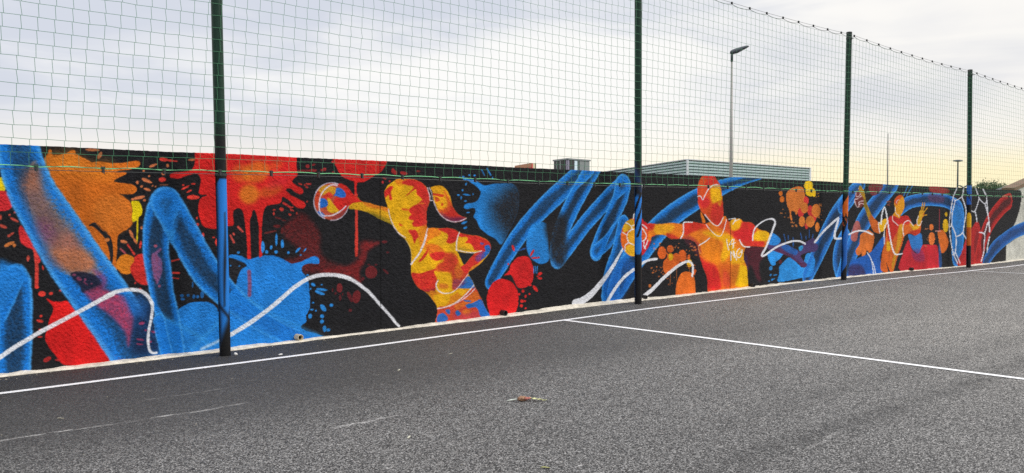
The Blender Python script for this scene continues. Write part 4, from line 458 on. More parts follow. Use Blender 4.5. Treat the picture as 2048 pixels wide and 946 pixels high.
["l",[40,90,170],[9.058,1.017,.005,9.153,1.056,.005],1,.006],["l",[232,234,240],[11.854,2.054,.011,11.807,1.884,.011,11.643,1.52,.01,11.626,1.464,.011],1,.006],["p",[206,66,40],[11.303,1.145,11.328,1.279,11.411,1.397,11.541,1.463,11.674,1.48,11.835,1.444,11.972,1.357,12.041,1.251,12.056,1.112,12.002,.974,11.866,.874,11.678,.832,11.545,.841,11.427,.905,11.335,1.009],.006,1,1,0],
["p",[200,36,46],[11.808,1.445,11.944,1.409,12.027,1.377,12.137,1.372,12.221,1.368,12.223,1.178,12.125,1.145,12.09,1.059,12.002,.939,11.812,.858],.01,1,1,0],["c",[11.303,1.145,11.328,1.279,11.411,1.397,11.541,1.463,11.674,1.48,11.835,1.444,11.972,1.357,12.041,1.251,12.056,1.112,12.002,.974,11.866,.874,11.678,.832,11.545,.841,11.427,.905,11.335,1.009]],
["p",[226,170,30],[11.359,1.397,11.621,1.463,11.648,1.292,11.542,1.293,11.49,1.26,11.373,1.245],.015,1,1,0],["p",[226,160,30],[11.477,1.209,11.582,1.276,11.836,1.272,11.811,1.013,11.637,1.018,11.504,1.073],.02,1,1,0],["p",[226,170,30],[11.413,.973,11.544,1.038,11.811,.979,11.758,.825,11.466,.853],.02,1,1,0],
["p",[222,104,30],[11.295,1.229,11.438,1.193,11.478,1.073,11.387,.974,11.309,1.027],.015,1,1,0],["p",[222,104,40],[11.836,1.306,12.0,1.269,11.974,1.113,11.838,1.082],.02,.8,1,0],["u"],["l",[232,234,240],[11.424,1.405,.009,11.502,1.379,.009,11.574,1.335,.011,11.579,1.284,.012,11.49,1.24,.011,11.459,1.159,.013,11.496,1.069,.013,11.413,1.021,.012,11.413,.931,.013],1,.006],
["l",[232,234,240],[11.579,1.288,.009,11.662,1.291,.009],1,.006],["l",[232,234,240],[11.339,1.245,.009,11.451,1.196,.009],1,.006],["l",[232,234,240],[11.496,1.069,.009,11.65,1.018,.009],1,.006],["l",[232,234,240],[11.574,1.34,.009,11.648,1.36,.009],1,.006],["l",[232,234,240],[11.836,1.375,.009,11.931,1.34,.01,11.994,1.296,.01],1,.006],
["l",[232,234,240],[11.831,1.32,.01,11.918,1.257,.011,11.979,1.165,.014,11.919,1.094,.01,11.832,1.079,.009],1,.006],["l",[232,234,240],[11.919,1.094,.014,11.914,1.002,.013,11.961,.949,.012],1,.006],["l",[232,234,240],[12.034,1.147,.013,11.996,1.043,.013,11.925,.958,.012],1,.006],["l",[232,234,240],[11.641,1.54,.013,11.626,1.471,.013],1,.006],
["p",[90,36,50],[13.086,1.152,13.377,.995,13.595,.86,13.517,.745,13.319,.903,13.087,1.048],.05,.7,1,.4],["p",[88,34,46],[15.029,.89,15.391,.893,15.694,.885,15.72,.679,15.581,.582,15.56,.404,15.634,.196,15.493,.229,15.352,.414,15.214,.521,15.126,.349,15.079,.476],.05,.85,1,.45],["p",[60,40,80],[15.009,.729,15.121,.7,15.147,.473,15.081,.351,14.989,.53],.04,.7,1,0],
["p",[224,120,30],[12.027,1.373,12.221,1.371,12.476,1.378,12.707,1.392,13.003,1.367,13.124,1.388,13.322,1.399,13.714,1.374,13.563,1.593,13.609,1.401,13.722,1.367,14.299,1.501,14.4,1.463,14.48,1.394,14.54,1.414,14.636,1.448,14.858,1.446,14.995,1.389,15.261,1.373,15.417,1.286,15.627,1.215,15.84,1.183,15.935,1.12,15.928,1.01,15.917,1.016,15.836,.877,15.507,.892,15.16,.901,15.02,.818,15.007,.644,15.113,.494,15.155,.17,15.175,-.125,13.943,-.042,13.772,.358,13.629,.585,13.52,.809,13.463,.961,13.325,1.055,13.056,1.101,12.836,1.098,12.62,1.116,12.768,1.093,12.651,1.108,12.535,1.158,12.363,1.185,12.223,1.178,12.125,1.149,12.084,1.076,12.001,1.13],.012,1,1,0],
["c",[12.027,1.373,12.221,1.371,12.476,1.378,12.707,1.392,13.003,1.367,13.124,1.388,13.322,1.399,13.714,1.374,13.563,1.593,13.609,1.401,13.722,1.367,14.299,1.501,14.4,1.463,14.48,1.394,14.54,1.414,14.636,1.448,14.858,1.446,14.995,1.389,15.261,1.373,15.417,1.286,15.627,1.215,15.84,1.183,15.935,1.12,15.928,1.01,15.917,1.016,15.836,.877,15.507,.892,15.16,.901,15.02,.818,15.007,.644,15.113,.494,15.155,.17,15.175,-.125,13.943,-.042,13.772,.358,13.629,.585,13.52,.809,13.463,.961,13.325,1.055,13.056,1.101,12.836,1.098,12.62,1.116,12.768,1.093,12.651,1.108,12.535,1.158,12.363,1.185,12.223,1.178,12.125,1.149,12.084,1.076,12.001,1.13]],
["p",[232,170,26],[12.193,1.354,12.649,1.367,12.767,1.294,12.535,1.19,12.25,1.195],.04,.8,1,.4],["p",[200,36,40],[11.808,1.445,12.026,1.408,12.193,1.372,12.166,1.284,12.028,1.252,12.001,1.13,11.811,1.013],.04,.9,1,.3],["p",[190,40,36],[12.535,1.199,12.768,1.168,12.946,1.083,12.651,1.09],.03,.8,1,.3],["p",[204,40,38],[13.048,1.385,13.555,1.38,13.556,1.284,13.308,1.213,13.08,1.162],.04,.85,1,.35],
["p",[150,40,60],[12.946,1.111,13.248,1.141,13.559,.967,13.561,.818,13.127,1.052],.05,.7,1,.4],["p",[234,176,16],[13.631,1.2,13.914,1.219,14.204,1.167,14.5,1.162,14.63,1.086,14.72,.862,14.94,.856,15.054,.702,15.011,.567,14.594,.571,14.548,.745,14.294,.632,14.209,.732,14.29,.996,13.956,1.099],.05,.9,1,.4],
["p",[230,130,24],[13.673,1.034,14.08,1.025,14.207,.877,14.168,.637,14.044,.57,13.676,.774,13.554,.955],.05,.9,1,.4],["p",[206,34,38],[13.477,.793,13.677,.68,14.044,.57,14.213,.393,14.216,.115,13.743,.143,13.578,.542],.06,.95,1,.3],["p",[220,100,30],[14.127,.566,14.551,.548,14.556,.131,14.3,.146,14.171,.395],.06,.9,1,.4],["p",[206,60,50],[14.296,.462,14.51,.379,14.534,.157,14.3,.17],.06,.6,1,.4],
["p",[236,188,10],[14.856,.536,15.056,.527,15.147,.423,15.152,.121,14.729,.146,14.771,.341],.04,.95,1,.2],["p",[200,110,30],[14.594,.547,14.856,.536,14.772,.242,14.599,.165],.04,.6,1,.5],["p",[204,40,40],[14.564,1.234,14.935,1.228,15.386,1.222,15.298,1.022,15.692,1.0,15.694,.885,15.118,.9,14.938,.98,14.805,1.033],.04,.9,1,.35],
["p",[234,180,16],[15.341,1.197,15.619,1.193,15.784,1.165,15.786,1.023,15.458,1.043],.04,.95,1,.2],["p",[206,70,36],[14.372,1.436,14.516,1.393,14.664,1.199,14.617,1.103,14.326,1.245,14.137,1.288],.04,.8,1,.4],["p",[234,176,16],[14.528,1.421,14.71,1.447,14.882,1.446,14.86,1.265,14.713,1.212,14.542,1.256],.03,.9,1,.3],
["p",[204,36,40],[14.958,1.39,15.261,1.373,15.417,1.286,15.369,1.045,14.715,1.059,14.664,1.185,14.86,1.265],.04,.9,1,.35],["p",[234,180,16],[15.419,1.187,15.84,1.187,15.935,1.106,15.923,1.01,15.369,1.023],.02,.95,1,.2],["p",[210,50,36],[13.234,1.404,13.677,1.374,13.814,1.306,13.566,1.256,13.235,1.313],.05,.8,1,.3],["u"],
["p",[212,78,32],[13.464,1.875,13.458,2.019,13.508,2.152,13.6,2.244,13.735,2.27,13.963,2.269,14.061,2.198,14.174,2.1,14.223,1.979,14.263,1.789,14.288,1.626,14.281,1.491,14.137,1.329,14.067,1.323,13.904,1.385,13.709,1.506,13.574,1.599,13.483,1.731],.008,1,1,0],
["c",[13.464,1.875,13.458,2.019,13.508,2.152,13.6,2.244,13.735,2.27,13.963,2.269,14.061,2.198,14.174,2.1,14.223,1.979,14.263,1.789,14.288,1.626,14.281,1.491,14.137,1.329,14.067,1.323,13.904,1.385,13.709,1.506,13.574,1.599,13.483,1.731]],["p",[236,182,18],[13.874,2.033,14.035,2.063,14.163,2.059,14.211,1.978,14.248,1.816,14.131,1.775,14.039,1.734,13.923,1.76,13.864,1.893],.04,.95,1,.25],
["p",[204,40,38],[13.645,2.247,13.963,2.283,14.092,2.179,14.127,2.112,13.896,2.107,13.761,1.998,13.669,2.076,13.759,2.171],.04,.85,1,.3],["p",[204,40,44],[13.46,1.823,13.627,1.851,13.785,1.839,13.843,1.759,13.787,1.679,13.629,1.652,13.516,1.744],.04,.9,1,.3],["p",[204,46,42],[13.969,1.733,14.225,1.762,14.298,1.626,14.253,1.436,14.113,1.329,13.88,1.466,13.902,1.626],.04,.85,1,.35],
["p",[232,150,30],[14.108,1.734,14.155,1.789,14.225,1.762,14.191,1.681],.02,.8,1,0],["u"],["l",[232,234,240],[13.464,1.862,.01,13.504,1.878,.009,13.56,1.87,.011,13.623,1.808,.009,13.683,1.878,.013,13.783,1.992,.012,13.874,2.047,.01,13.988,2.093,.009,14.135,2.099,.009],1,.006],
["l",[232,234,240],[13.698,1.533,.01,13.778,1.466,.01,13.881,1.399,.009,13.997,1.341,.009,14.118,1.322,.008,14.206,1.376,.011,14.288,1.474,.012],1,.006],["l",[232,234,240],[13.74,1.347,.009,13.814,1.286,.008,13.952,1.197,.008,14.069,1.138,.007,14.198,1.125,.007,14.279,1.191,.01,14.349,1.32,.011,14.395,1.433,.011],1,.006],
["l",[232,234,240],[14.467,1.442,.008,14.588,1.451,.008,14.715,1.447,.014,14.613,1.348,.012],1,.006],["l",[232,234,240],[14.71,1.406,.008,14.838,1.446,.008],1,.006],["l",[232,234,240],[13.313,1.394,.011,13.053,1.393,.012,13.045,1.308,.018,13.033,1.201,.017,12.958,1.108,.016],1,.006],["l",[232,234,240],[13.85,1.092,.013,13.693,1.022,.012,13.518,.968,.012],1,.006],
["l",[232,234,240],[14.849,1.034,.016,14.917,.956,.015,15.029,.9,.012,15.213,.89,.011],1,.006],["l",[230,200,120],[13.515,.968,.01,13.505,.898,.01,13.556,.814,.009],.6,.006],["l",[232,234,240],[14.405,1.054,.013,14.439,.943,.013,14.474,.855,.013],1,.004],["l",[232,234,240],[14.613,1.055,.011,14.549,.996,.011,14.492,.952,.009,14.61,.97,.008,14.718,.988,.008],1,.004],
["l",[232,234,240],[14.657,1.048,.014,14.636,.963,.014,14.629,.883,.014],1,.004],["l",[232,234,240],[14.565,.656,.014,14.557,.744,.014,14.565,.811,.014],1,.004],["l",[232,234,240],[14.565,.811,.01,14.646,.741,.01,14.689,.709,.01],1,.004],["l",[232,234,240],[14.668,.704,.014,14.66,.765,.013,14.634,.828,.013],1,.004],["l",[232,234,240],[14.666,.808,.013,14.7,.727,.012,14.756,.653,.012],1,.004],
["l",[232,234,240],[14.856,.87,.01,14.786,.835,.011,14.747,.775,.014,14.77,.712,.011,14.832,.69,.008,14.898,.718,.011,14.941,.793,.013,14.875,.795,.009,14.831,.753,.011],1,.004],["l",[232,234,240],[14.896,.832,.008,14.952,.828,.013,14.919,.769,.013],1,.004],
["p",[44,144,222],[16.31,.436,16.389,.489,16.483,.542,16.686,.628,16.894,.57,17.121,.444,17.236,.395,17.292,.466,17.375,.64,17.49,.696,17.667,.645,17.787,.521,17.755,.358,17.675,.212,17.471,.17,17.183,.17,16.302,.137,16.312,.293],.006,1,1,0],["p",[44,144,222],[15.871,.762,16.079,.791,16.453,.729,16.427,.673,16.307,.599,16.175,.554,16.163,.491,16.019,.497,15.9,.621],.006,1,1,0],
["p",[44,144,222],[16.057,.42,16.024,.397,15.977,.392,15.937,.407,15.924,.436,15.943,.464,15.986,.478,16.032,.473,16.06,.45],.005,.85,1,0],["p",[44,144,222],[16.016,.285,15.994,.272,15.967,.27,15.947,.279,15.944,.296,15.959,.313,15.985,.321,16.01,.318,16.022,.303],.005,.85,1,0],
["p",[44,144,222],[16.245,.29,16.228,.283,16.183,.277,16.13,.276,16.094,.28,16.092,.286,16.125,.293,16.177,.297,16.224,.295],.005,.85,1,0],["p",[44,144,222],[15.974,.169,15.965,.159,15.94,.155,15.912,.158,15.894,.168,15.893,.179,15.912,.187,15.939,.188,15.964,.181],.005,.85,1,0],
["p",[44,144,222],[16.153,.215,16.143,.205,16.108,.195,16.064,.19,16.031,.193,16.026,.201,16.05,.212,16.092,.219,16.132,.22],.005,.85,1,0],["p",[44,144,222],[16.073,.192,16.065,.178,16.043,.172,16.018,.176,16.002,.188,16.002,.204,16.018,.215,16.042,.216,16.064,.207],.005,.85,1,0],
["p",[110,40,50],[16.426,.545,16.411,.521,16.373,.51,16.33,.516,16.302,.537,16.301,.562,16.329,.58,16.372,.583,16.411,.569],.005,.8,1,0],["r",[36,116,206],[70,164,242],[17.464,.202,.217,17.824,.587,.248,18.164,.954,.267,18.63,1.418,.266,19.115,1.775,.24,19.616,2.084,.205,19.939,2.243,.158],.34,.97],
["r",[36,116,206],[70,164,242],[19.133,.963,.259,18.921,.728,.284,18.865,.49,.294,18.963,.217,.256],.39,.97],
["p",[74,58,104],[15.843,.93,15.92,.942,16.157,.894,16.368,.945,16.558,.912,16.834,.833,17.059,.768,17.13,.722,17.086,.826,17.199,.866,17.312,.922,17.456,.956,17.659,1.015,17.773,.971,17.75,.912,17.87,.879,17.916,.802,17.784,.716,17.519,.71,17.317,.687,17.174,.647,17.291,.54,17.442,.46,17.394,.4,17.236,.403,17.064,.498,16.894,.563,16.699,.642,16.426,.716,16.106,.783,15.87,.832],.012,1,1,.15],
["c",[15.843,.93,15.92,.942,16.157,.894,16.368,.945,16.558,.912,16.834,.833,17.059,.768,17.13,.722,17.086,.826,17.199,.866,17.312,.922,17.456,.956,17.659,1.015,17.773,.971,17.75,.912,17.87,.879,17.916,.802,17.784,.716,17.519,.71,17.317,.687,17.174,.647,17.291,.54,17.442,.46,17.394,.4,17.236,.403,17.064,.498,16.894,.563,16.699,.642,16.426,.716,16.106,.783,15.87,.832]],
["p",[34,104,186],[16.396,.873,16.613,.896,16.834,.833,17.059,.753,16.976,.669,16.781,.704,16.506,.785],.02,.8,1,.4],["p",[92,34,60],[16.104,.853,16.425,.787,16.782,.661,17.063,.534,17.407,.462,17.294,.378,16.839,.543,16.292,.72],.02,.6,1,.4],["u"],["p",[40,128,206],[16.008,1.15,16.126,1.127,16.286,1.068,16.362,1.002,16.328,.946,16.157,.891,15.895,.929,15.894,.999],.01,1,1,0],
["p",[44,150,206],[17.086,.826,17.199,.866,17.271,.835,17.229,.763,17.13,.751],.01,.9,1,0],["l",[40,100,180],[16.487,1.114,.015,16.557,.969,.015],.85,.006],["l",[40,100,180],[16.659,1.089,.016,16.665,1.017,.016],.85,.006],["l",[40,100,180],[16.858,1.035,.017,16.867,.861,.017],.85,.006],["l",[40,100,180],[17.16,1.124,.016,17.21,1.005,.016],.85,.006],
["l",[40,100,180],[17.518,1.184,.017,17.527,1.028,.017],.85,.006],["l",[40,100,180],[17.382,1.053,.017,17.389,.994,.017],.85,.006],["l",[40,100,180],[17.687,1.092,.017,17.659,1.018,.017],.85,.006],
["l",[232,234,240],[15.318,1.024,.023,15.321,1.117,.023,15.379,1.244,.02,15.52,1.328,.016,15.703,1.398,.014,15.876,1.433,.014,16.024,1.439,.02,16.12,1.402,.028,16.135,1.336,.035,16.068,1.235,.032,15.923,1.026,.032,15.799,.861,.03,15.663,.739,.03,15.654,.697,.02,15.776,.709,.022,16.2,.858,.022,16.664,.947,.021,16.929,.968,.02,17.173,.949,.021,17.356,.896,.022],1,.006],
["l",[232,234,240],[17.76,.926,.031,17.873,.99,.032,18.073,1.116,.031,18.393,1.272,.03,18.631,1.373,.029,18.825,1.446,.027,18.766,1.328,.045,18.684,1.18,.046,18.639,1.033,.047,18.731,.977,.024,18.958,.981,.024],1,.006],["p",[216,96,34],[12.538,.861,12.51,.791,12.439,.755,12.358,.771,12.305,.831,12.305,.906,12.357,.961,12.437,.972,12.509,.933],.005,1,1,0],
["p",[216,96,34],[12.752,.92,12.729,.877,12.671,.856,12.604,.866,12.56,.903,12.56,.949,12.603,.983,12.669,.99,12.729,.965],.005,1,1,0],["p",[216,96,34],[13.129,.781,13.102,.709,13.031,.673,12.95,.69,12.897,.751,12.896,.828,12.948,.885,13.028,.896,13.1,.855],.005,1,1,0],
["p",[216,96,34],[12.94,.721,12.912,.645,12.838,.607,12.755,.625,12.7,.689,12.699,.77,12.753,.831,12.836,.842,12.91,.799],.005,1,1,0],["p",[216,100,34],[12.537,.87,12.625,.831,12.771,.808,12.86,.697,12.773,.61,12.715,.522,12.584,.471,12.497,.497,12.445,.606,12.467,.712,12.567,.779],.006,1,1,0],
["p",[236,180,20],[12.736,.782,12.72,.741,12.678,.721,12.631,.73,12.6,.765,12.6,.809,12.63,.842,12.677,.848,12.719,.825],.005,1,1,0],["p",[236,180,20],[13.308,.642,13.29,.596,13.243,.573,13.189,.584,13.154,.623,13.153,.674,13.188,.711,13.241,.717,13.289,.69],.005,1,1,0],
["p",[216,96,34],[13.248,.759,13.239,.731,13.213,.717,13.185,.723,13.166,.747,13.165,.777,13.184,.799,13.213,.803,13.238,.787],.005,1,1,0],["p",[216,96,34],[13.419,.464,13.392,.428,13.358,.413,13.333,.426,13.329,.461,13.347,.502,13.38,.529,13.411,.53,13.427,.505],.005,1,1,0],
["p",[220,108,36],[12.821,.147,12.84,.281,12.922,.422,13.041,.493,13.223,.49,13.347,.419,13.395,.306,13.412,.138,13.414,-.104,12.843,-.063],.006,1,1,0],["l",[200,110,50],[12.838,.571,.01,12.849,.362,.01],.7,.006],["l",[200,110,50],[12.657,.471,.01,12.65,.274,.01],.7,.006],["l",[200,110,50],[13.229,.59,.011,13.23,.48,.011],.7,.006],
["p",[190,108,54],[12.843,.966,12.836,.961,12.824,.96,12.812,.964,12.805,.97,12.808,.976,12.818,.979,12.831,.977,12.841,.972],.005,.85,1,0],["p",[190,108,54],[12.193,.924,12.195,.919,12.192,.915,12.185,.914,12.178,.916,12.173,.92,12.174,.925,12.179,.928,12.187,.928],.005,.85,1,0],
["p",[190,108,54],[12.76,.899,12.749,.892,12.731,.891,12.714,.896,12.706,.905,12.711,.915,12.726,.919,12.744,.917,12.758,.909],.005,.85,1,0],["p",[190,108,54],[12.953,.889,12.945,.885,12.934,.886,12.925,.891,12.922,.897,12.926,.902,12.936,.903,12.947,.9,12.953,.895],.005,.85,1,0],
["p",[190,108,54],[12.266,.936,12.266,.928,12.255,.921,12.239,.918,12.225,.922,12.22,.929,12.226,.937,12.24,.942,12.256,.942],.005,.85,1,0],["p",[190,108,54],[13.243,.935,13.234,.934,13.223,.937,13.216,.943,13.215,.949,13.221,.953,13.231,.952,13.241,.947,13.245,.94],.005,.85,1,0],
["p",[190,108,54],[13.334,.954,13.328,.946,13.309,.941,13.287,.941,13.271,.947,13.27,.956,13.283,.963,13.304,.966,13.325,.962],.005,.85,1,0],["p",[190,108,54],[13.261,1.004,13.266,.995,13.262,.987,13.25,.985,13.237,.989,13.228,.997,13.227,1.006,13.236,1.011,13.249,1.01],.005,.85,1,0],
["p",[190,108,54],[12.713,.935,12.708,.927,12.695,.922,12.68,.924,12.67,.932,12.671,.942,12.68,.949,12.695,.95,12.708,.945],.005,.85,1,0],["p",[190,108,54],[12.601,.935,12.59,.933,12.578,.937,12.57,.945,12.57,.952,12.578,.957,12.59,.956,12.601,.95,12.605,.941],.005,.85,1,0],
["p",[190,108,54],[13.347,.876,13.334,.87,13.311,.872,13.288,.879,13.277,.889,13.282,.897,13.301,.899,13.325,.894,13.343,.885],.005,.85,1,0],["p",[190,108,54],[13.248,.869,13.241,.864,13.226,.863,13.211,.865,13.201,.871,13.203,.877,13.214,.88,13.23,.879,13.244,.875],.005,.85,1,0],
["p",[190,108,54],[12.441,.921,12.442,.912,12.431,.905,12.415,.902,12.4,.905,12.394,.913,12.4,.922,12.414,.927,12.43,.927],.005,.85,1,0],["p",[190,108,54],[13.223,.864,13.216,.861,13.209,.861,13.205,.864,13.206,.869,13.211,.873,13.218,.875,13.224,.873,13.226,.869],.005,.85,1,0],
["p",[190,108,54],[12.363,.982,12.352,.98,12.338,.985,12.328,.993,12.326,1.001,12.334,1.006,12.347,1.005,12.36,.998,12.367,.989],.005,.85,1,0],["p",[190,108,54],[12.928,1.018,12.927,1.012,12.919,1.008,12.907,1.006,12.897,1.009,12.894,1.013,12.899,1.019,12.91,1.022,12.921,1.021],.005,.85,1,0],
["p",[190,108,54],[13.417,.943,13.414,.933,13.394,.923,13.367,.919,13.346,.922,13.339,.931,13.351,.941,13.376,.949,13.402,.949],.005,.85,1,0],["p",[190,108,54],[12.903,1.018,12.902,1.012,12.897,1.009,12.89,1.009,12.884,1.013,12.882,1.018,12.885,1.023,12.892,1.024,12.899,1.022],.005,.85,1,0],
["p",[190,108,54],[12.38,1.035,12.378,1.027,12.364,1.019,12.344,1.016,12.329,1.019,12.324,1.026,12.332,1.035,12.35,1.04,12.369,1.04],.005,.85,1,0],["p",[190,108,54],[13.297,.955,13.29,.946,13.274,.942,13.255,.945,13.243,.953,13.244,.963,13.257,.969,13.275,.97,13.291,.964],.005,.85,1,0],
["p",[190,108,54],[12.904,.927,12.891,.926,12.876,.931,12.867,.941,12.868,.95,12.879,.955,12.894,.953,12.906,.945,12.911,.935],.005,.85,1,0],["p",[190,108,54],[12.699,.926,12.701,.919,12.695,.914,12.684,.912,12.674,.916,12.669,.923,12.672,.93,12.681,.933,12.691,.932],.005,.85,1,0],
["p",[190,108,54],[12.81,.946,12.809,.936,12.802,.931,12.792,.932,12.784,.939,12.781,.948,12.785,.956,12.794,.959,12.804,.954],.005,.85,1,0],["p",[190,108,54],[12.206,.964,12.212,.956,12.208,.947,12.197,.94,12.183,.939,12.173,.944,12.172,.952,12.18,.961,12.194,.965],.005,.85,1,0],
["p",[190,108,54],[12.746,.922,12.737,.917,12.723,.916,12.712,.921,12.709,.929,12.714,.936,12.726,.939,12.739,.937,12.747,.93],.005,.85,1,0],["p",[190,108,54],[12.209,1.015,12.195,1.015,12.181,1.021,12.172,1.032,12.174,1.041,12.185,1.046,12.2,1.043,12.212,1.034,12.216,1.023],.005,.85,1,0],
["p",[190,100,50],[12.342,.567,12.347,.562,12.347,.557,12.341,.554,12.332,.555,12.325,.559,12.322,.565,12.325,.569,12.333,.57],.005,.85,1,0],["p",[190,100,50],[12.542,.474,12.543,.467,12.534,.46,12.519,.456,12.506,.457,12.5,.463,12.504,.471,12.517,.477,12.532,.478],.005,.85,1,0],
["p",[190,100,50],[12.384,.612,12.388,.605,12.386,.599,12.377,.598,12.368,.601,12.361,.607,12.36,.614,12.366,.618,12.376,.617],.005,.85,1,0],["p",[190,100,50],[12.529,.478,12.531,.468,12.519,.457,12.499,.451,12.48,.452,12.471,.46,12.476,.471,12.493,.48,12.514,.483],.005,.85,1,0],
["p",[190,100,50],[12.472,.473,12.461,.472,12.447,.477,12.437,.486,12.435,.494,12.442,.498,12.456,.496,12.468,.489,12.475,.48],.005,.85,1,0],["p",[190,100,50],[12.462,.503,12.464,.498,12.46,.493,12.451,.49,12.442,.491,12.436,.495,12.437,.501,12.444,.505,12.454,.506],.005,.85,1,0],
["p",[190,100,50],[12.36,.445,12.353,.439,12.336,.437,12.318,.44,12.307,.447,12.308,.454,12.321,.458,12.339,.457,12.355,.452],.005,.85,1,0],["p",[190,100,50],[12.538,.505,12.527,.503,12.513,.508,12.502,.516,12.499,.524,12.505,.529,12.519,.527,12.532,.52,12.54,.512],.005,.85,1,0],
["p",[190,100,50],[12.421,.523,12.424,.515,12.42,.508,12.408,.505,12.396,.506,12.389,.512,12.389,.52,12.397,.525,12.41,.527],.005,.85,1,0],["p",[190,100,50],[12.506,.628,12.501,.623,12.494,.621,12.488,.624,12.486,.629,12.489,.635,12.495,.639,12.502,.638,12.506,.634],.005,.85,1,0],
["p",[190,100,50],[12.441,.533,12.431,.533,12.422,.536,12.419,.542,12.422,.548,12.431,.551,12.44,.549,12.447,.544,12.447,.538],.005,.85,1,0],["p",[190,100,50],[12.422,.605,12.422,.598,12.414,.593,12.402,.591,12.392,.593,12.387,.599,12.391,.605,12.402,.609,12.414,.609],.005,.85,1,0],
["p",[190,100,50],[13.412,.593,13.398,.589,13.377,.592,13.357,.601,13.349,.611,13.356,.618,13.374,.619,13.396,.612,13.411,.602],.005,.85,1,0],["p",[190,100,50],[13.178,.726,13.164,.72,13.139,.72,13.114,.728,13.101,.739,13.106,.748,13.126,.751,13.153,.746,13.174,.737],.005,.85,1,0],
["p",[190,100,50],[13.188,.731,13.182,.722,13.169,.719,13.156,.722,13.148,.73,13.149,.739,13.159,.746,13.173,.746,13.185,.74],.005,.85,1,0],["p",[190,100,50],[13.145,.818,13.133,.815,13.121,.818,13.115,.825,13.117,.832,13.127,.837,13.14,.837,13.15,.832,13.151,.824],.005,.85,1,0],
["p",[190,100,50],[13.2,.609,13.193,.601,13.182,.599,13.172,.603,13.167,.61,13.171,.619,13.181,.624,13.192,.623,13.2,.617],.005,.85,1,0],["p",[190,100,50],[13.141,.59,13.144,.585,13.141,.58,13.134,.579,13.125,.581,13.12,.586,13.12,.591,13.126,.594,13.134,.594],.005,.85,1,0],
["p",[190,100,50],[13.467,.786,13.456,.778,13.429,.775,13.401,.779,13.383,.788,13.384,.798,13.404,.804,13.433,.804,13.458,.796],.005,.85,1,0],["p",[190,100,50],[13.216,.543,13.202,.543,13.186,.55,13.177,.561,13.179,.57,13.19,.575,13.206,.571,13.219,.562,13.223,.55],.005,.85,1,0],
["p",[190,100,50],[13.243,.777,13.25,.768,13.247,.761,13.236,.757,13.222,.76,13.211,.767,13.209,.776,13.216,.782,13.23,.782],.005,.85,1,0],["p",[190,100,50],[13.239,.679,13.234,.675,13.228,.674,13.223,.676,13.223,.681,13.226,.685,13.232,.688,13.237,.688,13.24,.684],.005,.85,1,0],
["p",[190,100,50],[13.253,.605,13.253,.598,13.244,.593,13.231,.592,13.22,.595,13.216,.602,13.221,.608,13.232,.612,13.245,.611],.005,.85,1,0],["p",[190,100,50],[13.383,.893,13.389,.886,13.384,.874,13.37,.864,13.355,.861,13.344,.865,13.344,.875,13.353,.887,13.369,.894],.005,.85,1,0],
["p",[190,100,50],[13.446,.895,13.442,.886,13.425,.879,13.403,.877,13.385,.882,13.381,.891,13.392,.899,13.413,.904,13.434,.902],.005,.85,1,0],["p",[190,100,50],[13.14,.881,13.128,.878,13.118,.881,13.113,.887,13.117,.894,13.128,.898,13.14,.898,13.148,.893,13.148,.886],.005,.85,1,0],
["p",[190,100,50],[13.411,.558,13.408,.552,13.395,.546,13.378,.545,13.365,.548,13.362,.554,13.37,.56,13.386,.563,13.402,.563],.005,.85,1,0],["p",[190,100,50],[13.318,.61,13.31,.606,13.301,.606,13.295,.609,13.294,.615,13.3,.621,13.309,.624,13.317,.622,13.321,.617],.005,.85,1,0],
["p",[190,100,50],[13.444,.9,13.449,.89,13.44,.877,13.421,.867,13.401,.865,13.389,.871,13.391,.883,13.406,.896,13.427,.902],.005,.85,1,0],["p",[190,100,50],[13.348,.552,13.337,.551,13.326,.554,13.321,.56,13.323,.566,13.331,.57,13.343,.57,13.351,.565,13.353,.558],.005,.85,1,0],
["p",[190,108,54],[12.28,.626,12.289,.62,12.29,.611,12.282,.606,12.268,.605,12.256,.61,12.251,.618,12.255,.625,12.267,.629],.005,.85,1,0],["p",[190,108,54],[12.209,.555,12.199,.55,12.186,.552,12.176,.558,12.174,.566,12.18,.572,12.193,.574,12.205,.57,12.212,.563],.005,.85,1,0],
["p",[190,108,54],[12.283,.564,12.278,.558,12.269,.556,12.258,.558,12.252,.563,12.253,.57,12.26,.574,12.271,.574,12.28,.57],.005,.85,1,0],["p",[190,108,54],[12.156,.616,12.156,.607,12.144,.599,12.125,.595,12.109,.598,12.103,.605,12.11,.614,12.126,.62,12.144,.621],.005,.85,1,0],
["p",[190,108,54],[12.254,.551,12.261,.543,12.258,.535,12.248,.53,12.234,.531,12.223,.537,12.221,.545,12.228,.553,12.241,.555],.005,.85,1,0],["p",[190,108,54],[12.279,.63,12.284,.622,12.281,.616,12.272,.614,12.26,.617,12.252,.624,12.251,.632,12.257,.637,12.268,.636],.005,.85,1,0],
["p",[190,108,54],[12.172,.531,12.174,.523,12.167,.515,12.152,.511,12.138,.513,12.131,.52,12.134,.528,12.146,.535,12.161,.536],.005,.85,1,0],["p",[190,108,54],[12.2,.525,12.192,.518,12.173,.515,12.152,.518,12.139,.525,12.139,.533,12.153,.538,12.174,.538,12.192,.533],.005,.85,1,0],
["p",[190,100,50],[13.005,.416,13.008,.411,13.005,.405,12.996,.401,12.987,.4,12.981,.404,12.981,.41,12.987,.415,12.997,.418],.005,.8,1,0],["p",[190,100,50],[13.028,.39,13.025,.385,13.016,.383,13.005,.384,12.997,.387,12.996,.392,13.003,.396,13.014,.397,13.024,.395],.005,.8,1,0],
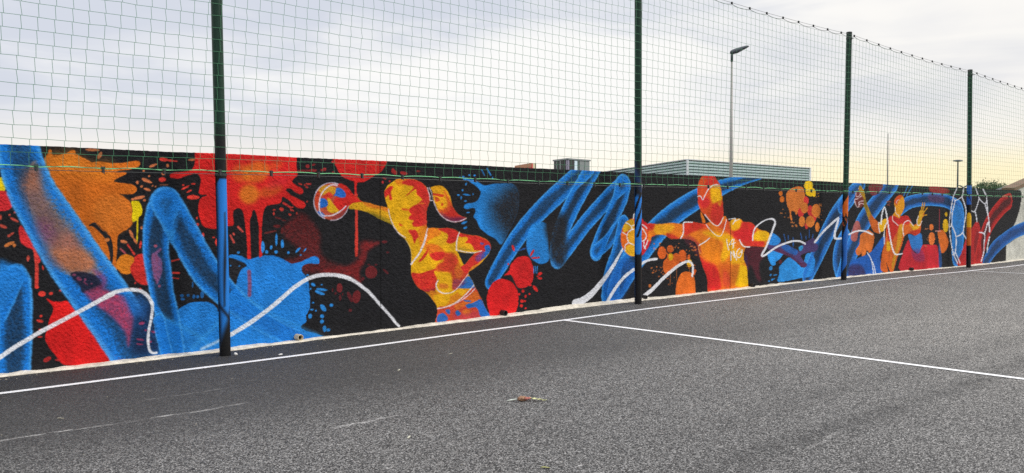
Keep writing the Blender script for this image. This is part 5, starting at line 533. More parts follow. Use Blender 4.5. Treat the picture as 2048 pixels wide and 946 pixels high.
["p",[190,100,50],[12.787,.416,12.79,.409,12.785,.401,12.774,.396,12.762,.395,12.755,.399,12.755,.406,12.764,.414,12.776,.417],.005,.8,1,0],["p",[190,100,50],[12.559,.395,12.551,.394,12.544,.396,12.539,.401,12.54,.406,12.546,.409,12.554,.408,12.56,.404,12.562,.399],.005,.8,1,0],
["p",[190,100,50],[12.608,.412,12.612,.406,12.607,.397,12.596,.391,12.584,.389,12.577,.393,12.578,.4,12.586,.408,12.598,.413],.005,.8,1,0],["p",[190,100,50],[12.732,.303,12.725,.298,12.714,.298,12.705,.302,12.701,.309,12.706,.315,12.715,.317,12.726,.315,12.733,.31],.005,.8,1,0],
["p",[190,100,50],[12.86,.255,12.864,.249,12.859,.242,12.848,.238,12.837,.239,12.83,.244,12.831,.251,12.839,.256,12.851,.258],.005,.8,1,0],["p",[190,100,50],[12.992,.326,12.986,.325,12.98,.326,12.978,.33,12.98,.333,12.985,.335,12.991,.335,12.996,.332,12.996,.329],.005,.8,1,0],
["p",[190,100,50],[12.898,.252,12.898,.246,12.891,.241,12.881,.241,12.872,.245,12.869,.252,12.873,.258,12.882,.26,12.892,.258],.005,.8,1,0],["p",[190,100,50],[12.617,.288,12.61,.282,12.6,.281,12.592,.285,12.59,.292,12.595,.299,12.605,.302,12.614,.301,12.619,.295],.005,.8,1,0],
["p",[196,110,50],[12.123,.296,12.114,.276,12.091,.266,12.065,.272,12.048,.289,12.048,.311,12.065,.326,12.091,.328,12.114,.316],.005,1,1,0],["l",[232,234,240],[10.181,.128,.065,10.353,.156,.061,10.567,.248,.057,10.765,.383,.051,10.967,.548,.042,11.151,.73,.033,11.347,.957,.022],1,.006],["l",[232,234,240],[10.969,.1,.034,11.071,.215,.033,11.236,.37,.032,11.426,.503,.03,11.649,.604,.029],1,.006],
["l",[232,234,240],[11.813,.668,.026,11.908,.713,.025,12.059,.749,.023,12.268,.76,.023],1,.006],["l",[232,234,240],[11.844,.086,.042,11.98,.156,.039,12.174,.245,.038,12.427,.394,.035,12.714,.54,.032,12.95,.635,.028,13.161,.681,.023,13.277,.653,.025,13.333,.567,.031,13.316,.411,.028],1,.006],
["p",[208,108,30],[16.417,1.964,16.401,1.929,16.358,1.91,16.31,1.915,16.278,1.944,16.277,1.981,16.308,2.01,16.356,2.017,16.4,1.999],.005,1,1,0],["p",[208,108,30],[16.497,1.842,16.476,1.799,16.421,1.777,16.358,1.784,16.317,1.818,16.316,1.863,16.356,1.897,16.419,1.906,16.474,1.884],.005,1,1,0],
["p",[214,120,50],[16.619,2.008,16.803,2.08,17.07,2.121,17.262,2.074,17.32,1.906,17.241,1.708,17.08,1.609,16.973,1.512,16.918,1.581,16.758,1.595,16.803,1.457,16.788,1.388,16.718,1.457,16.695,1.595,16.598,1.733,16.553,1.897],.006,1,1,0],["p",[232,190,20],[17.662,2.152,17.618,2.085,17.506,2.048,17.378,2.058,17.295,2.11,17.293,2.179,17.375,2.234,17.502,2.249,17.616,2.217],.005,1,1,0],
["p",[232,190,20],[17.772,2.011,17.723,1.948,17.597,1.913,17.453,1.923,17.359,1.972,17.358,2.038,17.45,2.09,17.593,2.104,17.721,2.073],.005,1,1,0],["p",[232,190,20],[17.79,1.983,17.772,1.934,17.726,1.908,17.672,1.917,17.637,1.955,17.636,2.006,17.67,2.045,17.723,2.055,17.77,2.03],.005,1,1,0],
["p",[208,56,52],[17.488,1.822,17.463,1.764,17.398,1.732,17.323,1.743,17.274,1.79,17.273,1.851,17.32,1.899,17.395,1.911,17.461,1.88],.005,1,1,0],["p",[208,56,52],[17.294,1.567,17.264,1.505,17.186,1.473,17.098,1.485,17.04,1.535,17.039,1.6,17.095,1.65,17.183,1.661,17.262,1.629],.005,1,1,0],
["p",[208,56,52],[17.661,1.609,17.636,1.536,17.57,1.497,17.494,1.511,17.444,1.571,17.443,1.648,17.491,1.708,17.566,1.722,17.633,1.683],.005,1,1,0],["p",[208,56,52],[17.818,1.466,17.79,1.392,17.716,1.353,17.632,1.368,17.576,1.428,17.575,1.506,17.628,1.566,17.712,1.579,17.787,1.54],.005,1,1,0],
["p",[208,56,52],[17.471,1.283,17.456,1.235,17.417,1.211,17.372,1.22,17.342,1.259,17.341,1.309,17.37,1.348,17.414,1.356,17.454,1.33],.005,1,1,0],["p",[216,124,50],[17.463,1.666,17.428,1.59,17.337,1.549,17.233,1.563,17.165,1.625,17.163,1.706,17.229,1.768,17.333,1.783,17.426,1.743],.005,1,1,0],
["p",[216,124,50],[17.999,1.61,17.955,1.517,17.84,1.468,17.709,1.485,17.623,1.561,17.621,1.658,17.704,1.733,17.834,1.751,17.951,1.702],.005,1,1,0],["p",[216,124,50],[17.347,1.375,17.317,1.302,17.24,1.265,17.151,1.279,17.092,1.338,17.091,1.415,17.147,1.474,17.236,1.487,17.314,1.448],.005,1,1,0],
["p",[216,124,50],[17.745,1.371,17.702,1.291,17.589,1.249,17.46,1.266,17.376,1.332,17.374,1.417,17.456,1.482,17.584,1.496,17.698,1.453],.005,1,1,0],["p",[216,124,50],[17.96,1.248,17.94,1.182,17.886,1.147,17.824,1.16,17.782,1.215,17.781,1.286,17.82,1.34,17.882,1.352,17.937,1.315],.005,1,1,0],
["p",[196,120,60],[16.543,1.472,16.537,1.465,16.521,1.461,16.503,1.463,16.492,1.469,16.492,1.477,16.504,1.483,16.521,1.485,16.537,1.48],.005,.8,1,0],["p",[196,120,60],[16.426,1.542,16.411,1.538,16.39,1.54,16.373,1.548,16.368,1.558,16.378,1.565,16.397,1.566,16.417,1.561,16.429,1.551],.005,.8,1,0],
["p",[196,120,60],[16.459,1.627,16.449,1.623,16.432,1.624,16.416,1.628,16.409,1.635,16.413,1.641,16.427,1.643,16.445,1.64,16.457,1.634],.005,.8,1,0],["p",[196,120,60],[16.671,1.461,16.664,1.457,16.649,1.456,16.635,1.459,16.627,1.464,16.63,1.47,16.641,1.473,16.657,1.472,16.669,1.467],.005,.8,1,0],
["p",[196,120,60],[16.356,1.553,16.36,1.547,16.359,1.542,16.351,1.541,16.341,1.543,16.334,1.548,16.332,1.554,16.337,1.557,16.346,1.557],.005,.8,1,0],["p",[196,120,60],[16.367,1.554,16.355,1.551,16.341,1.553,16.332,1.559,16.331,1.566,16.339,1.571,16.353,1.572,16.366,1.568,16.371,1.561],.005,.8,1,0],
["p",[196,120,60],[16.573,1.556,16.567,1.547,16.548,1.542,16.526,1.543,16.51,1.549,16.509,1.557,16.522,1.564,16.544,1.567,16.564,1.563],.005,.8,1,0],["p",[196,120,60],[16.684,1.451,16.672,1.447,16.651,1.448,16.632,1.454,16.624,1.462,16.629,1.468,16.647,1.47,16.668,1.466,16.682,1.459],.005,.8,1,0],
["p",[196,120,60],[18.043,1.527,18.057,1.52,18.058,1.512,18.048,1.507,18.03,1.507,18.013,1.512,18.006,1.52,18.01,1.527,18.025,1.53],.005,.8,1,0],["p",[196,120,60],[17.937,1.46,17.925,1.453,17.902,1.451,17.878,1.455,17.865,1.464,17.868,1.473,17.887,1.477,17.912,1.476,17.932,1.469],.005,.8,1,0],
["p",[196,120,60],[18.055,1.725,18.062,1.715,18.054,1.705,18.034,1.699,18.012,1.7,17.999,1.708,17.999,1.718,18.014,1.727,18.037,1.73],.005,.8,1,0],["p",[196,120,60],[17.851,1.456,17.836,1.446,17.817,1.443,17.802,1.449,17.799,1.46,17.808,1.472,17.826,1.479,17.845,1.478,17.854,1.469],.005,.8,1,0],
["p",[196,120,60],[17.955,1.458,17.966,1.452,17.967,1.446,17.959,1.442,17.944,1.444,17.93,1.449,17.924,1.456,17.928,1.461,17.94,1.462],.005,.8,1,0],["p",[196,120,60],[18.018,1.707,17.988,1.706,17.953,1.718,17.929,1.738,17.927,1.756,17.948,1.764,17.982,1.758,18.014,1.741,18.028,1.721],.005,.8,1,0],
["p",[196,120,60],[17.966,1.715,17.958,1.71,17.945,1.708,17.933,1.71,17.928,1.717,17.931,1.723,17.942,1.727,17.955,1.727,17.964,1.722],.005,.8,1,0],["p",[196,120,60],[18.055,1.744,18.043,1.74,18.031,1.74,18.023,1.745,18.024,1.752,18.033,1.757,18.046,1.759,18.056,1.757,18.06,1.751],.005,.8,1,0],
["p",[196,120,60],[17.979,1.548,17.976,1.539,17.961,1.533,17.94,1.532,17.923,1.537,17.918,1.546,17.928,1.554,17.948,1.558,17.968,1.556],.005,.8,1,0],["p",[196,120,60],[18.089,1.399,18.078,1.395,18.058,1.395,18.038,1.4,18.028,1.407,18.032,1.413,18.049,1.415,18.07,1.412,18.086,1.406],.005,.8,1,0],
["p",[196,120,60],[17.955,1.522,17.961,1.514,17.953,1.503,17.934,1.495,17.914,1.494,17.901,1.5,17.902,1.511,17.916,1.52,17.937,1.525],.005,.8,1,0],["p",[196,120,60],[17.965,1.576,17.957,1.569,17.935,1.565,17.911,1.567,17.896,1.573,17.895,1.58,17.911,1.586,17.935,1.588,17.956,1.584],.005,.8,1,0],
["p",[196,120,60],[18.107,1.613,18.109,1.607,18.101,1.601,18.088,1.597,18.074,1.599,18.067,1.604,18.07,1.61,18.081,1.615,18.096,1.616],.005,.8,1,0],["p",[196,120,60],[17.959,1.478,17.953,1.469,17.94,1.465,17.928,1.468,17.92,1.475,17.922,1.484,17.932,1.491,17.946,1.492,17.956,1.486],.005,.8,1,0],
["p",[196,120,60],[18.06,1.758,18.06,1.751,18.051,1.746,18.038,1.745,18.025,1.748,18.021,1.755,18.025,1.762,18.037,1.766,18.051,1.764],.005,.8,1,0],["p",[196,120,60],[17.845,1.602,17.849,1.591,17.84,1.583,17.822,1.581,17.804,1.585,17.794,1.595,17.797,1.605,17.811,1.611,17.831,1.61],.005,.8,1,0],
["p",[196,120,60],[16.981,1.318,16.983,1.308,16.969,1.296,16.943,1.288,16.92,1.288,16.908,1.296,16.914,1.308,16.936,1.318,16.962,1.323],.005,.8,1,0],["p",[196,120,60],[16.829,1.384,16.834,1.374,16.824,1.363,16.803,1.355,16.782,1.354,16.769,1.36,16.772,1.372,16.788,1.382,16.81,1.387],.005,.8,1,0],
["p",[196,120,60],[16.847,1.348,16.827,1.342,16.803,1.346,16.787,1.356,16.786,1.368,16.8,1.376,16.823,1.378,16.845,1.371,16.854,1.359],.005,.8,1,0],["p",[196,120,60],[16.785,1.353,16.765,1.348,16.746,1.349,16.736,1.357,16.74,1.368,16.756,1.377,16.777,1.379,16.793,1.374,16.796,1.364],.005,.8,1,0],
["p",[196,120,60],[17.014,1.26,16.986,1.258,16.954,1.269,16.935,1.287,16.936,1.304,16.957,1.312,16.989,1.307,17.016,1.292,17.026,1.273],.005,.8,1,0],["p",[196,120,60],[16.871,1.271,16.85,1.263,16.82,1.264,16.796,1.275,16.789,1.289,16.802,1.301,16.829,1.304,16.858,1.298,16.874,1.284],.005,.8,1,0],
["p",[196,120,60],[16.911,1.357,16.912,1.345,16.896,1.335,16.871,1.333,16.849,1.338,16.84,1.349,16.848,1.361,16.87,1.367,16.895,1.366],.005,.8,1,0],["p",[196,120,60],[17.022,1.279,17.007,1.274,16.98,1.276,16.955,1.283,16.942,1.293,16.948,1.301,16.971,1.303,16.999,1.298,17.019,1.289],.005,.8,1,0],
["p",[196,140,50],[17.93,1.931,17.929,1.924,17.915,1.916,17.894,1.912,17.876,1.913,17.87,1.919,17.878,1.927,17.897,1.933,17.917,1.935],.005,.8,1,0],["p",[196,140,50],[17.927,1.919,17.918,1.913,17.904,1.912,17.891,1.916,17.887,1.923,17.892,1.93,17.905,1.933,17.919,1.932,17.928,1.926],.005,.8,1,0],
["p",[196,140,50],[17.931,1.977,17.916,1.974,17.902,1.976,17.894,1.982,17.897,1.989,17.91,1.995,17.925,1.996,17.937,1.992,17.939,1.985],.005,.8,1,0],["p",[196,140,50],[17.823,1.916,17.828,1.908,17.819,1.898,17.802,1.892,17.783,1.892,17.773,1.897,17.774,1.907,17.788,1.915,17.807,1.919],.005,.8,1,0],
["p",[196,140,50],[17.916,1.993,17.923,1.984,17.914,1.973,17.894,1.965,17.873,1.964,17.86,1.97,17.861,1.981,17.876,1.991,17.898,1.996],.005,.8,1,0],["p",[196,140,50],[17.798,1.978,17.791,1.969,17.77,1.963,17.742,1.961,17.722,1.965,17.719,1.973,17.734,1.98,17.76,1.985,17.785,1.984],.005,.8,1,0],
["r",[36,114,204],[70,164,242],[18.933,1.699,.165,19.228,1.902,.173,19.499,2.066,.152,19.793,2.144,.13],.39,.97],["r",[36,114,204],[70,164,242],[18.969,-.054,.288,19.24,.416,.304,19.582,.831,.306,19.963,1.285,.294,20.492,1.658,.265,21.041,1.979,.251,21.61,2.311,.247],.37,.97],["p",[132,44,50],[20.291,2.217,21.022,2.232,20.779,2.026,20.507,1.967,20.355,2.02],.02,.85,1,.2],
["p",[160,46,46],[23.768,2.25,24.913,2.209,24.933,2.083,23.847,2.093],.015,.9,1,0],["r",[36,114,204],[70,164,242],[22.036,1.665,.177,22.368,1.784,.176,22.848,1.861,.163,23.854,1.909,.172,24.926,1.855,.186,25.534,1.673,.261,25.665,1.446,.428,25.675,1.188,.411,25.653,.67,.41,25.583,.348,.292],.39,.97],
["p",[40,128,206],[25.247,1.768,25.99,1.608,25.922,1.217,26.143,.92,25.789,.341,25.375,.484,25.19,1.129],.03,.8,1,.2],["p",[120,60,100],[23.702,2.035,24.607,2.016,24.614,1.828,23.781,1.853],.05,.5,1,.5],["l",[44,120,190],[22.422,2.254,.022,22.173,1.987,.022],1,.006],["l",[44,120,190],[22.696,2.26,.02,22.329,1.974,.02],1,.006],
["p",[186,96,84],[19.53,1.258,19.67,1.378,19.814,1.336,19.888,1.172,19.763,1.093,19.709,.931,19.539,.895,19.396,.992],.01,.9,1,0],["p",[212,112,44],[19.88,1.036,20.17,1.141,20.288,1.153,20.561,1.037,20.566,.856,20.48,.692,20.392,.584,20.211,.672,20.126,.538,19.979,.529,19.918,.654,19.862,.574,19.718,.579,19.658,.689,19.827,.82],.006,1,1,0],
["p",[30,92,178],[19.33,.218,19.381,.403,19.72,.498,20.362,.607,20.72,.797,21.055,.986,21.183,.898,21.002,.648,20.915,.426,21.109,.163,20.558,.021,19.389,.081],.015,1,1,0],["p",[58,44,84],[19.355,.323,19.666,.364,20.014,.295,20.138,.043,19.361,.082],.05,.8,1,.4],["l",[232,234,240],[20.23,.617,.014,20.364,.516,.015,20.475,.387,.018,20.567,.104,.019],1,.006],
["l",[232,234,240],[20.5,.386,.016,20.6,.27,.018,20.671,.105,.019],1,.006],["l",[232,234,240],[19.31,1.06,.02,19.59,1.122,.019,19.877,1.14,.018,20.17,1.113,.019,20.501,1.038,.02],1,.006],["p",[122,54,50],[20.068,1.894,20.014,1.756,19.871,1.683,19.708,1.708,19.599,1.817,19.596,1.961,19.699,2.072,19.861,2.1,20.007,2.03],.005,1,1,0],
["l",[226,200,200],[19.762,2.126,.016,19.843,2.019,.018,19.819,1.967,.013,19.735,1.934,.009,19.657,1.943,.014,19.636,2.031,.018],1,.006],["l",[226,200,200],[19.573,1.811,.018,19.581,1.869,.011,19.721,1.881,.009,19.83,1.926,.01,19.94,1.954,.009,20.03,1.918,.015,20.038,1.844,.012,19.864,1.827,.009,19.78,1.79,.016,19.794,1.716,.016,19.71,1.689,.009,19.624,1.752,.015,19.582,1.833,.017],1,.006],
["l",[226,200,200],[19.812,1.746,.012,19.881,1.783,.009,20.008,1.762,.009],1,.006],["p",[170,130,30],[19.823,2.196,19.967,2.132,20.066,2.015,20.141,1.837,20.317,1.628,20.502,1.462,20.788,1.308,20.912,1.077,20.677,1.081,20.51,1.144,20.291,1.373,20.124,1.613,20.035,1.702,20.012,1.881,19.875,1.998,19.763,2.085],.006,1,1,0],
["c",[19.823,2.196,19.967,2.132,20.066,2.015,20.141,1.837,20.317,1.628,20.502,1.462,20.788,1.308,20.912,1.077,20.677,1.081,20.51,1.144,20.291,1.373,20.124,1.613,20.035,1.702,20.012,1.881,19.875,1.998,19.763,2.085]],["p",[196,92,34],[20.306,1.433,20.501,1.492,20.839,1.308,20.947,1.046,20.511,1.099],.04,.95,1,.3],["p",[90,90,40],[20.005,1.881,20.134,1.837,20.237,1.583,20.108,1.613],.03,.5,1,0],["u"],
["p",[222,170,24],[20.822,1.293,21.04,1.39,21.245,1.412,21.276,1.288,21.115,1.135,20.946,1.092,20.876,1.154],.006,1,1,0],
["p",[208,98,32],[21.253,1.352,21.359,1.436,21.582,1.487,21.745,1.486,22.042,1.468,22.377,1.484,22.586,1.371,22.727,1.251,22.936,1.279,23.058,1.428,23.138,1.608,23.338,1.608,23.426,1.541,23.357,1.456,23.273,1.396,23.235,1.246,23.19,1.065,22.946,.955,22.596,1.03,22.257,.977,22.097,.732,21.841,.42,21.634,.111,21.46,.113,21.23,.357,21.332,.119,21.079,.122,20.932,.242,21.034,.619,21.153,.842,21.22,1.182],.006,1,1,0],
["c",[21.253,1.352,21.359,1.436,21.582,1.487,21.745,1.486,22.042,1.468,22.377,1.484,22.586,1.371,22.727,1.251,22.936,1.279,23.058,1.428,23.138,1.608,23.338,1.608,23.426,1.541,23.357,1.456,23.273,1.396,23.235,1.246,23.19,1.065,22.946,.955,22.596,1.03,22.257,.977,22.097,.732,21.841,.42,21.634,.111,21.46,.113,21.23,.357,21.332,.119,21.079,.122,20.932,.242,21.034,.619,21.153,.842,21.22,1.182]],
["p",[190,36,34],[21.263,1.465,21.777,1.506,22.445,1.49,22.657,1.281,22.048,1.258,21.79,1.058,21.472,.835,21.275,1.01],.03,.9,1,.25],["p",[206,150,28],[21.916,1.23,22.149,1.228,22.061,.821,21.806,.479,21.62,.14,21.551,.316,21.798,.769],.03,.9,1,.25],["p",[230,180,20],[21.267,.854,21.472,.806,21.445,.635,21.254,.641],.03,.9,1,.25],
["p",[222,170,28],[22.519,1.297,22.868,1.22,23.148,1.277,23.081,1.157,22.767,1.102],.03,.9,1,.25],["p",[196,160,30],[22.972,1.248,23.168,1.758,23.491,1.79,23.286,1.426,23.149,1.246],.03,.9,1,.25],["p",[190,50,30],[22.459,1.047,23.153,1.126,23.23,.944,22.668,.925],.03,.9,1,.25],["u"],["l",[206,150,34],[23.183,1.517,.031,23.25,1.668,.031,23.317,1.801,.03],1,.006],
["l",[206,150,34],[23.269,1.517,.029,23.365,1.668,.029,23.44,1.796,.03],1,.006],["l",[206,150,34],[23.319,1.532,.02,23.46,1.608,.02,23.596,1.681,.02],1,.006],["l",[206,150,34],[23.299,1.472,.015,23.464,1.492,.014,23.588,1.498,.014],1,.006],
["p",[222,150,26],[21.635,1.833,21.721,1.92,21.898,1.985,22.042,1.994,22.182,1.924,22.232,1.742,22.145,1.598,22.02,1.495,21.951,1.392,21.735,1.425,21.574,1.489,21.694,1.614],.006,1,1,0],["p",[196,56,34],[21.652,1.833,21.721,1.92,21.898,1.993,22.079,1.979,21.901,1.866,21.762,1.74],.03,.8,1,0],
["p",[184,34,34],[21.348,1.443,21.592,1.489,21.914,1.424,22.021,1.463,22.314,1.462,22.502,1.373,22.098,1.328,21.848,1.235,21.526,1.301],.02,.9,1,0],["l",[228,222,222],[21.93,1.875,.007,21.829,1.869,.008,21.777,1.826,.014,21.789,1.787,.014],1,.006],["l",[228,222,222],[21.71,1.692,.015,21.713,1.582,.014,21.786,1.519,.009,21.894,1.495,.01,21.932,1.424,.014],1,.006],
["l",[228,222,222],[21.55,1.473,.02,21.578,1.363,.015,21.739,1.299,.011,21.884,1.238,.012],1,.006],["l",[228,222,222],[22.211,.976,.022,22.148,1.104,.024,22.166,1.248,.022,22.281,1.326,.013,22.465,1.357,.011,22.616,1.307,.014,22.751,1.225,.016],1,.006],["l",[228,222,222],[23.049,1.459,.02,22.976,1.353,.022,22.998,1.255,.015,23.153,1.229,.012,23.267,1.334,.017],1,.006],
["l",[228,222,222],[20.805,1.316,.023,20.807,1.216,.022,20.878,1.078,.021],1,.006],["l",[228,222,222],[20.788,1.316,.01,20.872,1.32,.01],1,.006],["l",[232,234,240],[20.941,1.303,.036,20.961,1.466,.035,21.038,1.621,.032,21.118,1.692,.021,21.21,1.55,.034,21.298,1.323,.035,21.436,.95,.035,21.606,.63,.031,21.753,.525,.019,21.97,.52,.017,22.217,.518,.019,22.424,.399,.027,22.692,.157,.029],1,.006],
["l",[232,234,240],[21.129,.801,.021,21.099,.985,.021,21.131,1.197,.02,21.254,1.318,.017],1,.006],["p",[46,118,192],[22.48,1.011,22.876,.966,23.242,1.019,23.323,.73,23.173,.507,22.924,.545,22.677,.657,22.547,.839],.012,1,1,0],
["p",[190,36,48],[22.082,.09,22.137,.497,22.331,.755,22.498,.869,22.642,.658,22.89,.517,23.137,.509,23.31,.7,23.599,.723,23.894,.7,24.255,.675,24.397,.327,24.429,.075,24.372,-.048],.01,1,1,0],["p",[120,50,110],[22.678,.598,23.313,.579,23.467,.3,22.896,.322],.05,.5,1,.4],
["p",[212,112,48],[24.113,.865,24.069,.754,23.951,.698,23.815,.722,23.725,.814,23.721,.932,23.806,1.02,23.94,1.038,24.062,.977],.005,1,1,0],["p",[212,112,48],[24.005,1.17,23.977,1.114,23.903,1.086,23.818,1.097,23.761,1.143,23.759,1.202,23.813,1.246,23.897,1.256,23.973,1.225],.005,1,1,0],
["p",[212,106,36],[24.296,1.041,24.64,1.08,24.978,.846,25.007,.687,24.855,.532,24.623,.46,24.428,.545,24.381,.796],.006,1,1,0],["p",[222,176,20],[24.989,1.202,24.95,1.084,24.845,1.023,24.723,1.046,24.641,1.143,24.637,1.268,24.712,1.363,24.832,1.384,24.942,1.32],.005,1,1,0],
["p",[222,176,20],[24.914,1.513,24.897,1.472,24.851,1.451,24.798,1.459,24.763,1.492,24.761,1.535,24.795,1.568,24.847,1.575,24.894,1.554],.005,1,1,0],["l",[150,50,60],[24.375,1.639,.026,24.41,1.061,.026],1,.006],["l",[220,160,150],[24.144,1.066,.01,24.502,1.06,.011],1,.006],["p",[40,84,150],[24.383,.734,24.546,.447,24.596,.131,24.406,.076],.02,.8,1,0],
["p",[180,110,70],[23.695,.847,23.699,.837,23.687,.828,23.662,.824,23.637,.826,23.624,.835,23.628,.845,23.648,.852,23.674,.853],.005,.7,1,0],["p",[180,110,70],[23.744,.911,23.749,.895,23.727,.881,23.688,.875,23.649,.879,23.63,.893,23.639,.908,23.671,.919,23.713,.92],.005,.7,1,0],
["p",[180,110,70],[23.596,.86,23.581,.855,23.566,.854,23.557,.859,23.558,.866,23.569,.873,23.585,.876,23.598,.873,23.602,.867],.005,.7,1,0],["p",[180,110,70],[23.592,1.117,23.568,1.112,23.529,1.115,23.492,1.126,23.476,1.139,23.487,1.148,23.521,1.148,23.562,1.141,23.59,1.128],.005,.7,1,0],
["p",[180,110,70],[23.688,1.132,23.676,1.118,23.643,1.11,23.607,1.114,23.582,1.126,23.581,1.142,23.605,1.153,23.641,1.156,23.674,1.147],.005,.7,1,0],["p",[180,110,70],[23.745,.961,23.728,.956,23.709,.957,23.697,.962,23.699,.971,23.712,.978,23.732,.98,23.748,.977,23.753,.969],.005,.7,1,0],
["p",[180,110,70],[23.759,.931,23.757,.922,23.738,.914,23.71,.913,23.687,.917,23.679,.927,23.691,.936,23.716,.94,23.743,.939],.005,.7,1,0],["p",[180,110,70],[23.583,1.148,23.584,1.134,23.557,1.12,23.514,1.112,23.475,1.114,23.46,1.125,23.474,1.139,23.511,1.151,23.554,1.155],.005,.7,1,0],
["p",[180,110,70],[23.619,.658,23.585,.651,23.531,.657,23.484,.673,23.464,.692,23.482,.704,23.528,.704,23.582,.693,23.618,.674],.005,.7,1,0],["p",[160,80,60],[21.349,1.856,21.353,1.839,21.322,1.818,21.271,1.803,21.224,1.802,21.203,1.813,21.218,1.833,21.261,1.852,21.313,1.861],.005,.6,1,0],
["p",[160,80,60],[21.418,1.797,21.419,1.788,21.4,1.777,21.371,1.771,21.346,1.771,21.335,1.779,21.345,1.789,21.37,1.798,21.399,1.802],.005,.6,1,0],["p",[160,80,60],[21.395,1.735,21.365,1.725,21.311,1.726,21.26,1.738,21.235,1.755,21.247,1.769,21.292,1.774,21.347,1.767,21.389,1.752],.005,.6,1,0],
["p",[160,80,60],[21.468,1.822,21.444,1.81,21.393,1.806,21.34,1.813,21.31,1.827,21.315,1.841,21.355,1.85,21.41,1.848,21.455,1.837],.005,.6,1,0],["p",[176,36,38],[25.681,.084,25.918,.401,26.239,.786,26.614,1.076,27.042,1.306,27.318,1.1,27.38,.692,27.437,.419,27.363,.014],.015,1,1,0],["p",[96,28,34],[26.846,.705,27.098,1.036,27.243,.763,27.175,.224,26.953,.232],.04,.5,1,.4],
["r",[178,34,34],[200,52,46],[27.137,.057,.295,27.43,.589,.302,27.776,1.026,.3,28.367,1.434,.288,29.175,1.786,.284,29.67,1.903,.252],.34,.97],["p",[30,50,84],[28.785,.659,30.273,1.134,33.413,1.334,33.435,.941,31.138,.901,29.48,.57],.03,1,1,0],["r",[36,96,176],[54,132,208],[27.725,.067,.196,28.409,.458,.235,29.371,.752,.214,30.281,.952,.209,31.791,1.117,.217,33.424,1.138,.221],.49,.97],
["l",[222,224,232],[25.554,2.236,.025,25.436,2.122,.026,25.303,1.986,.03,25.141,1.608,.032,25.052,1.195,.033,25.188,.746,.031,25.377,.42,.027,25.673,.144,.025],1,.006],["l",[222,224,232],[26.025,2.228,.034,25.988,2.113,.032,25.909,1.999,.018,25.444,1.891,.013,25.303,1.986,.022],1,.006],["l",[222,224,232],[25.444,1.891,.031,25.255,1.544,.032,25.211,1.225,.031,25.069,1.163,.019],1,.006],
["l",[222,224,232],[25.211,1.225,.026,25.539,.883,.032,25.497,.464,.032,25.321,.396,.018],1,.006],["l",[222,224,232],[25.909,1.999,.028,26.226,1.625,.034,26.129,1.281,.034,25.997,.988,.023,25.539,.883,.016],1,.006],["l",[222,224,232],[25.997,.988,.022,26.274,.812,.022],1,.006],["l",[222,224,232],[25.497,.464,.024,25.855,.137,.025],1,.006],
["l",[222,224,232],[26.916,2.26,.029,27.054,2.111,.029,27.194,1.962,.021,27.652,1.813,.015,27.763,2.012,.036,27.451,2.252,.026],1,.006],["l",[222,224,232],[27.194,1.962,.03,26.898,1.601,.023,26.61,1.608,.014],1,.006],["l",[222,224,232],[26.898,1.601,.033,26.993,1.44,.034,27.042,1.306,.035],1,.006],["l",[222,224,232],[27.763,2.001,.038,27.895,1.505,.038],1,.006],
["l",[222,224,232],[27.652,1.813,.032,27.895,1.488,.034,27.998,1.264,.037,28.056,.987,.038],1,.006],["l",[222,224,232],[27.906,1.247,.028,28.071,1.09,.029],1,.006],["l",[222,224,232],[27.234,.983,.015,27.643,.918,.028,27.628,.618,.038,27.602,.38,.036,27.43,.14,.033],1,.006],["l",[222,224,232],[27.878,1.248,.033,27.774,1.094,.033,27.643,.918,.033],1,.006],
["l",[222,224,232],[28.045,.815,.036,27.933,.61,.037,27.876,.405,.038],1,.006],
]
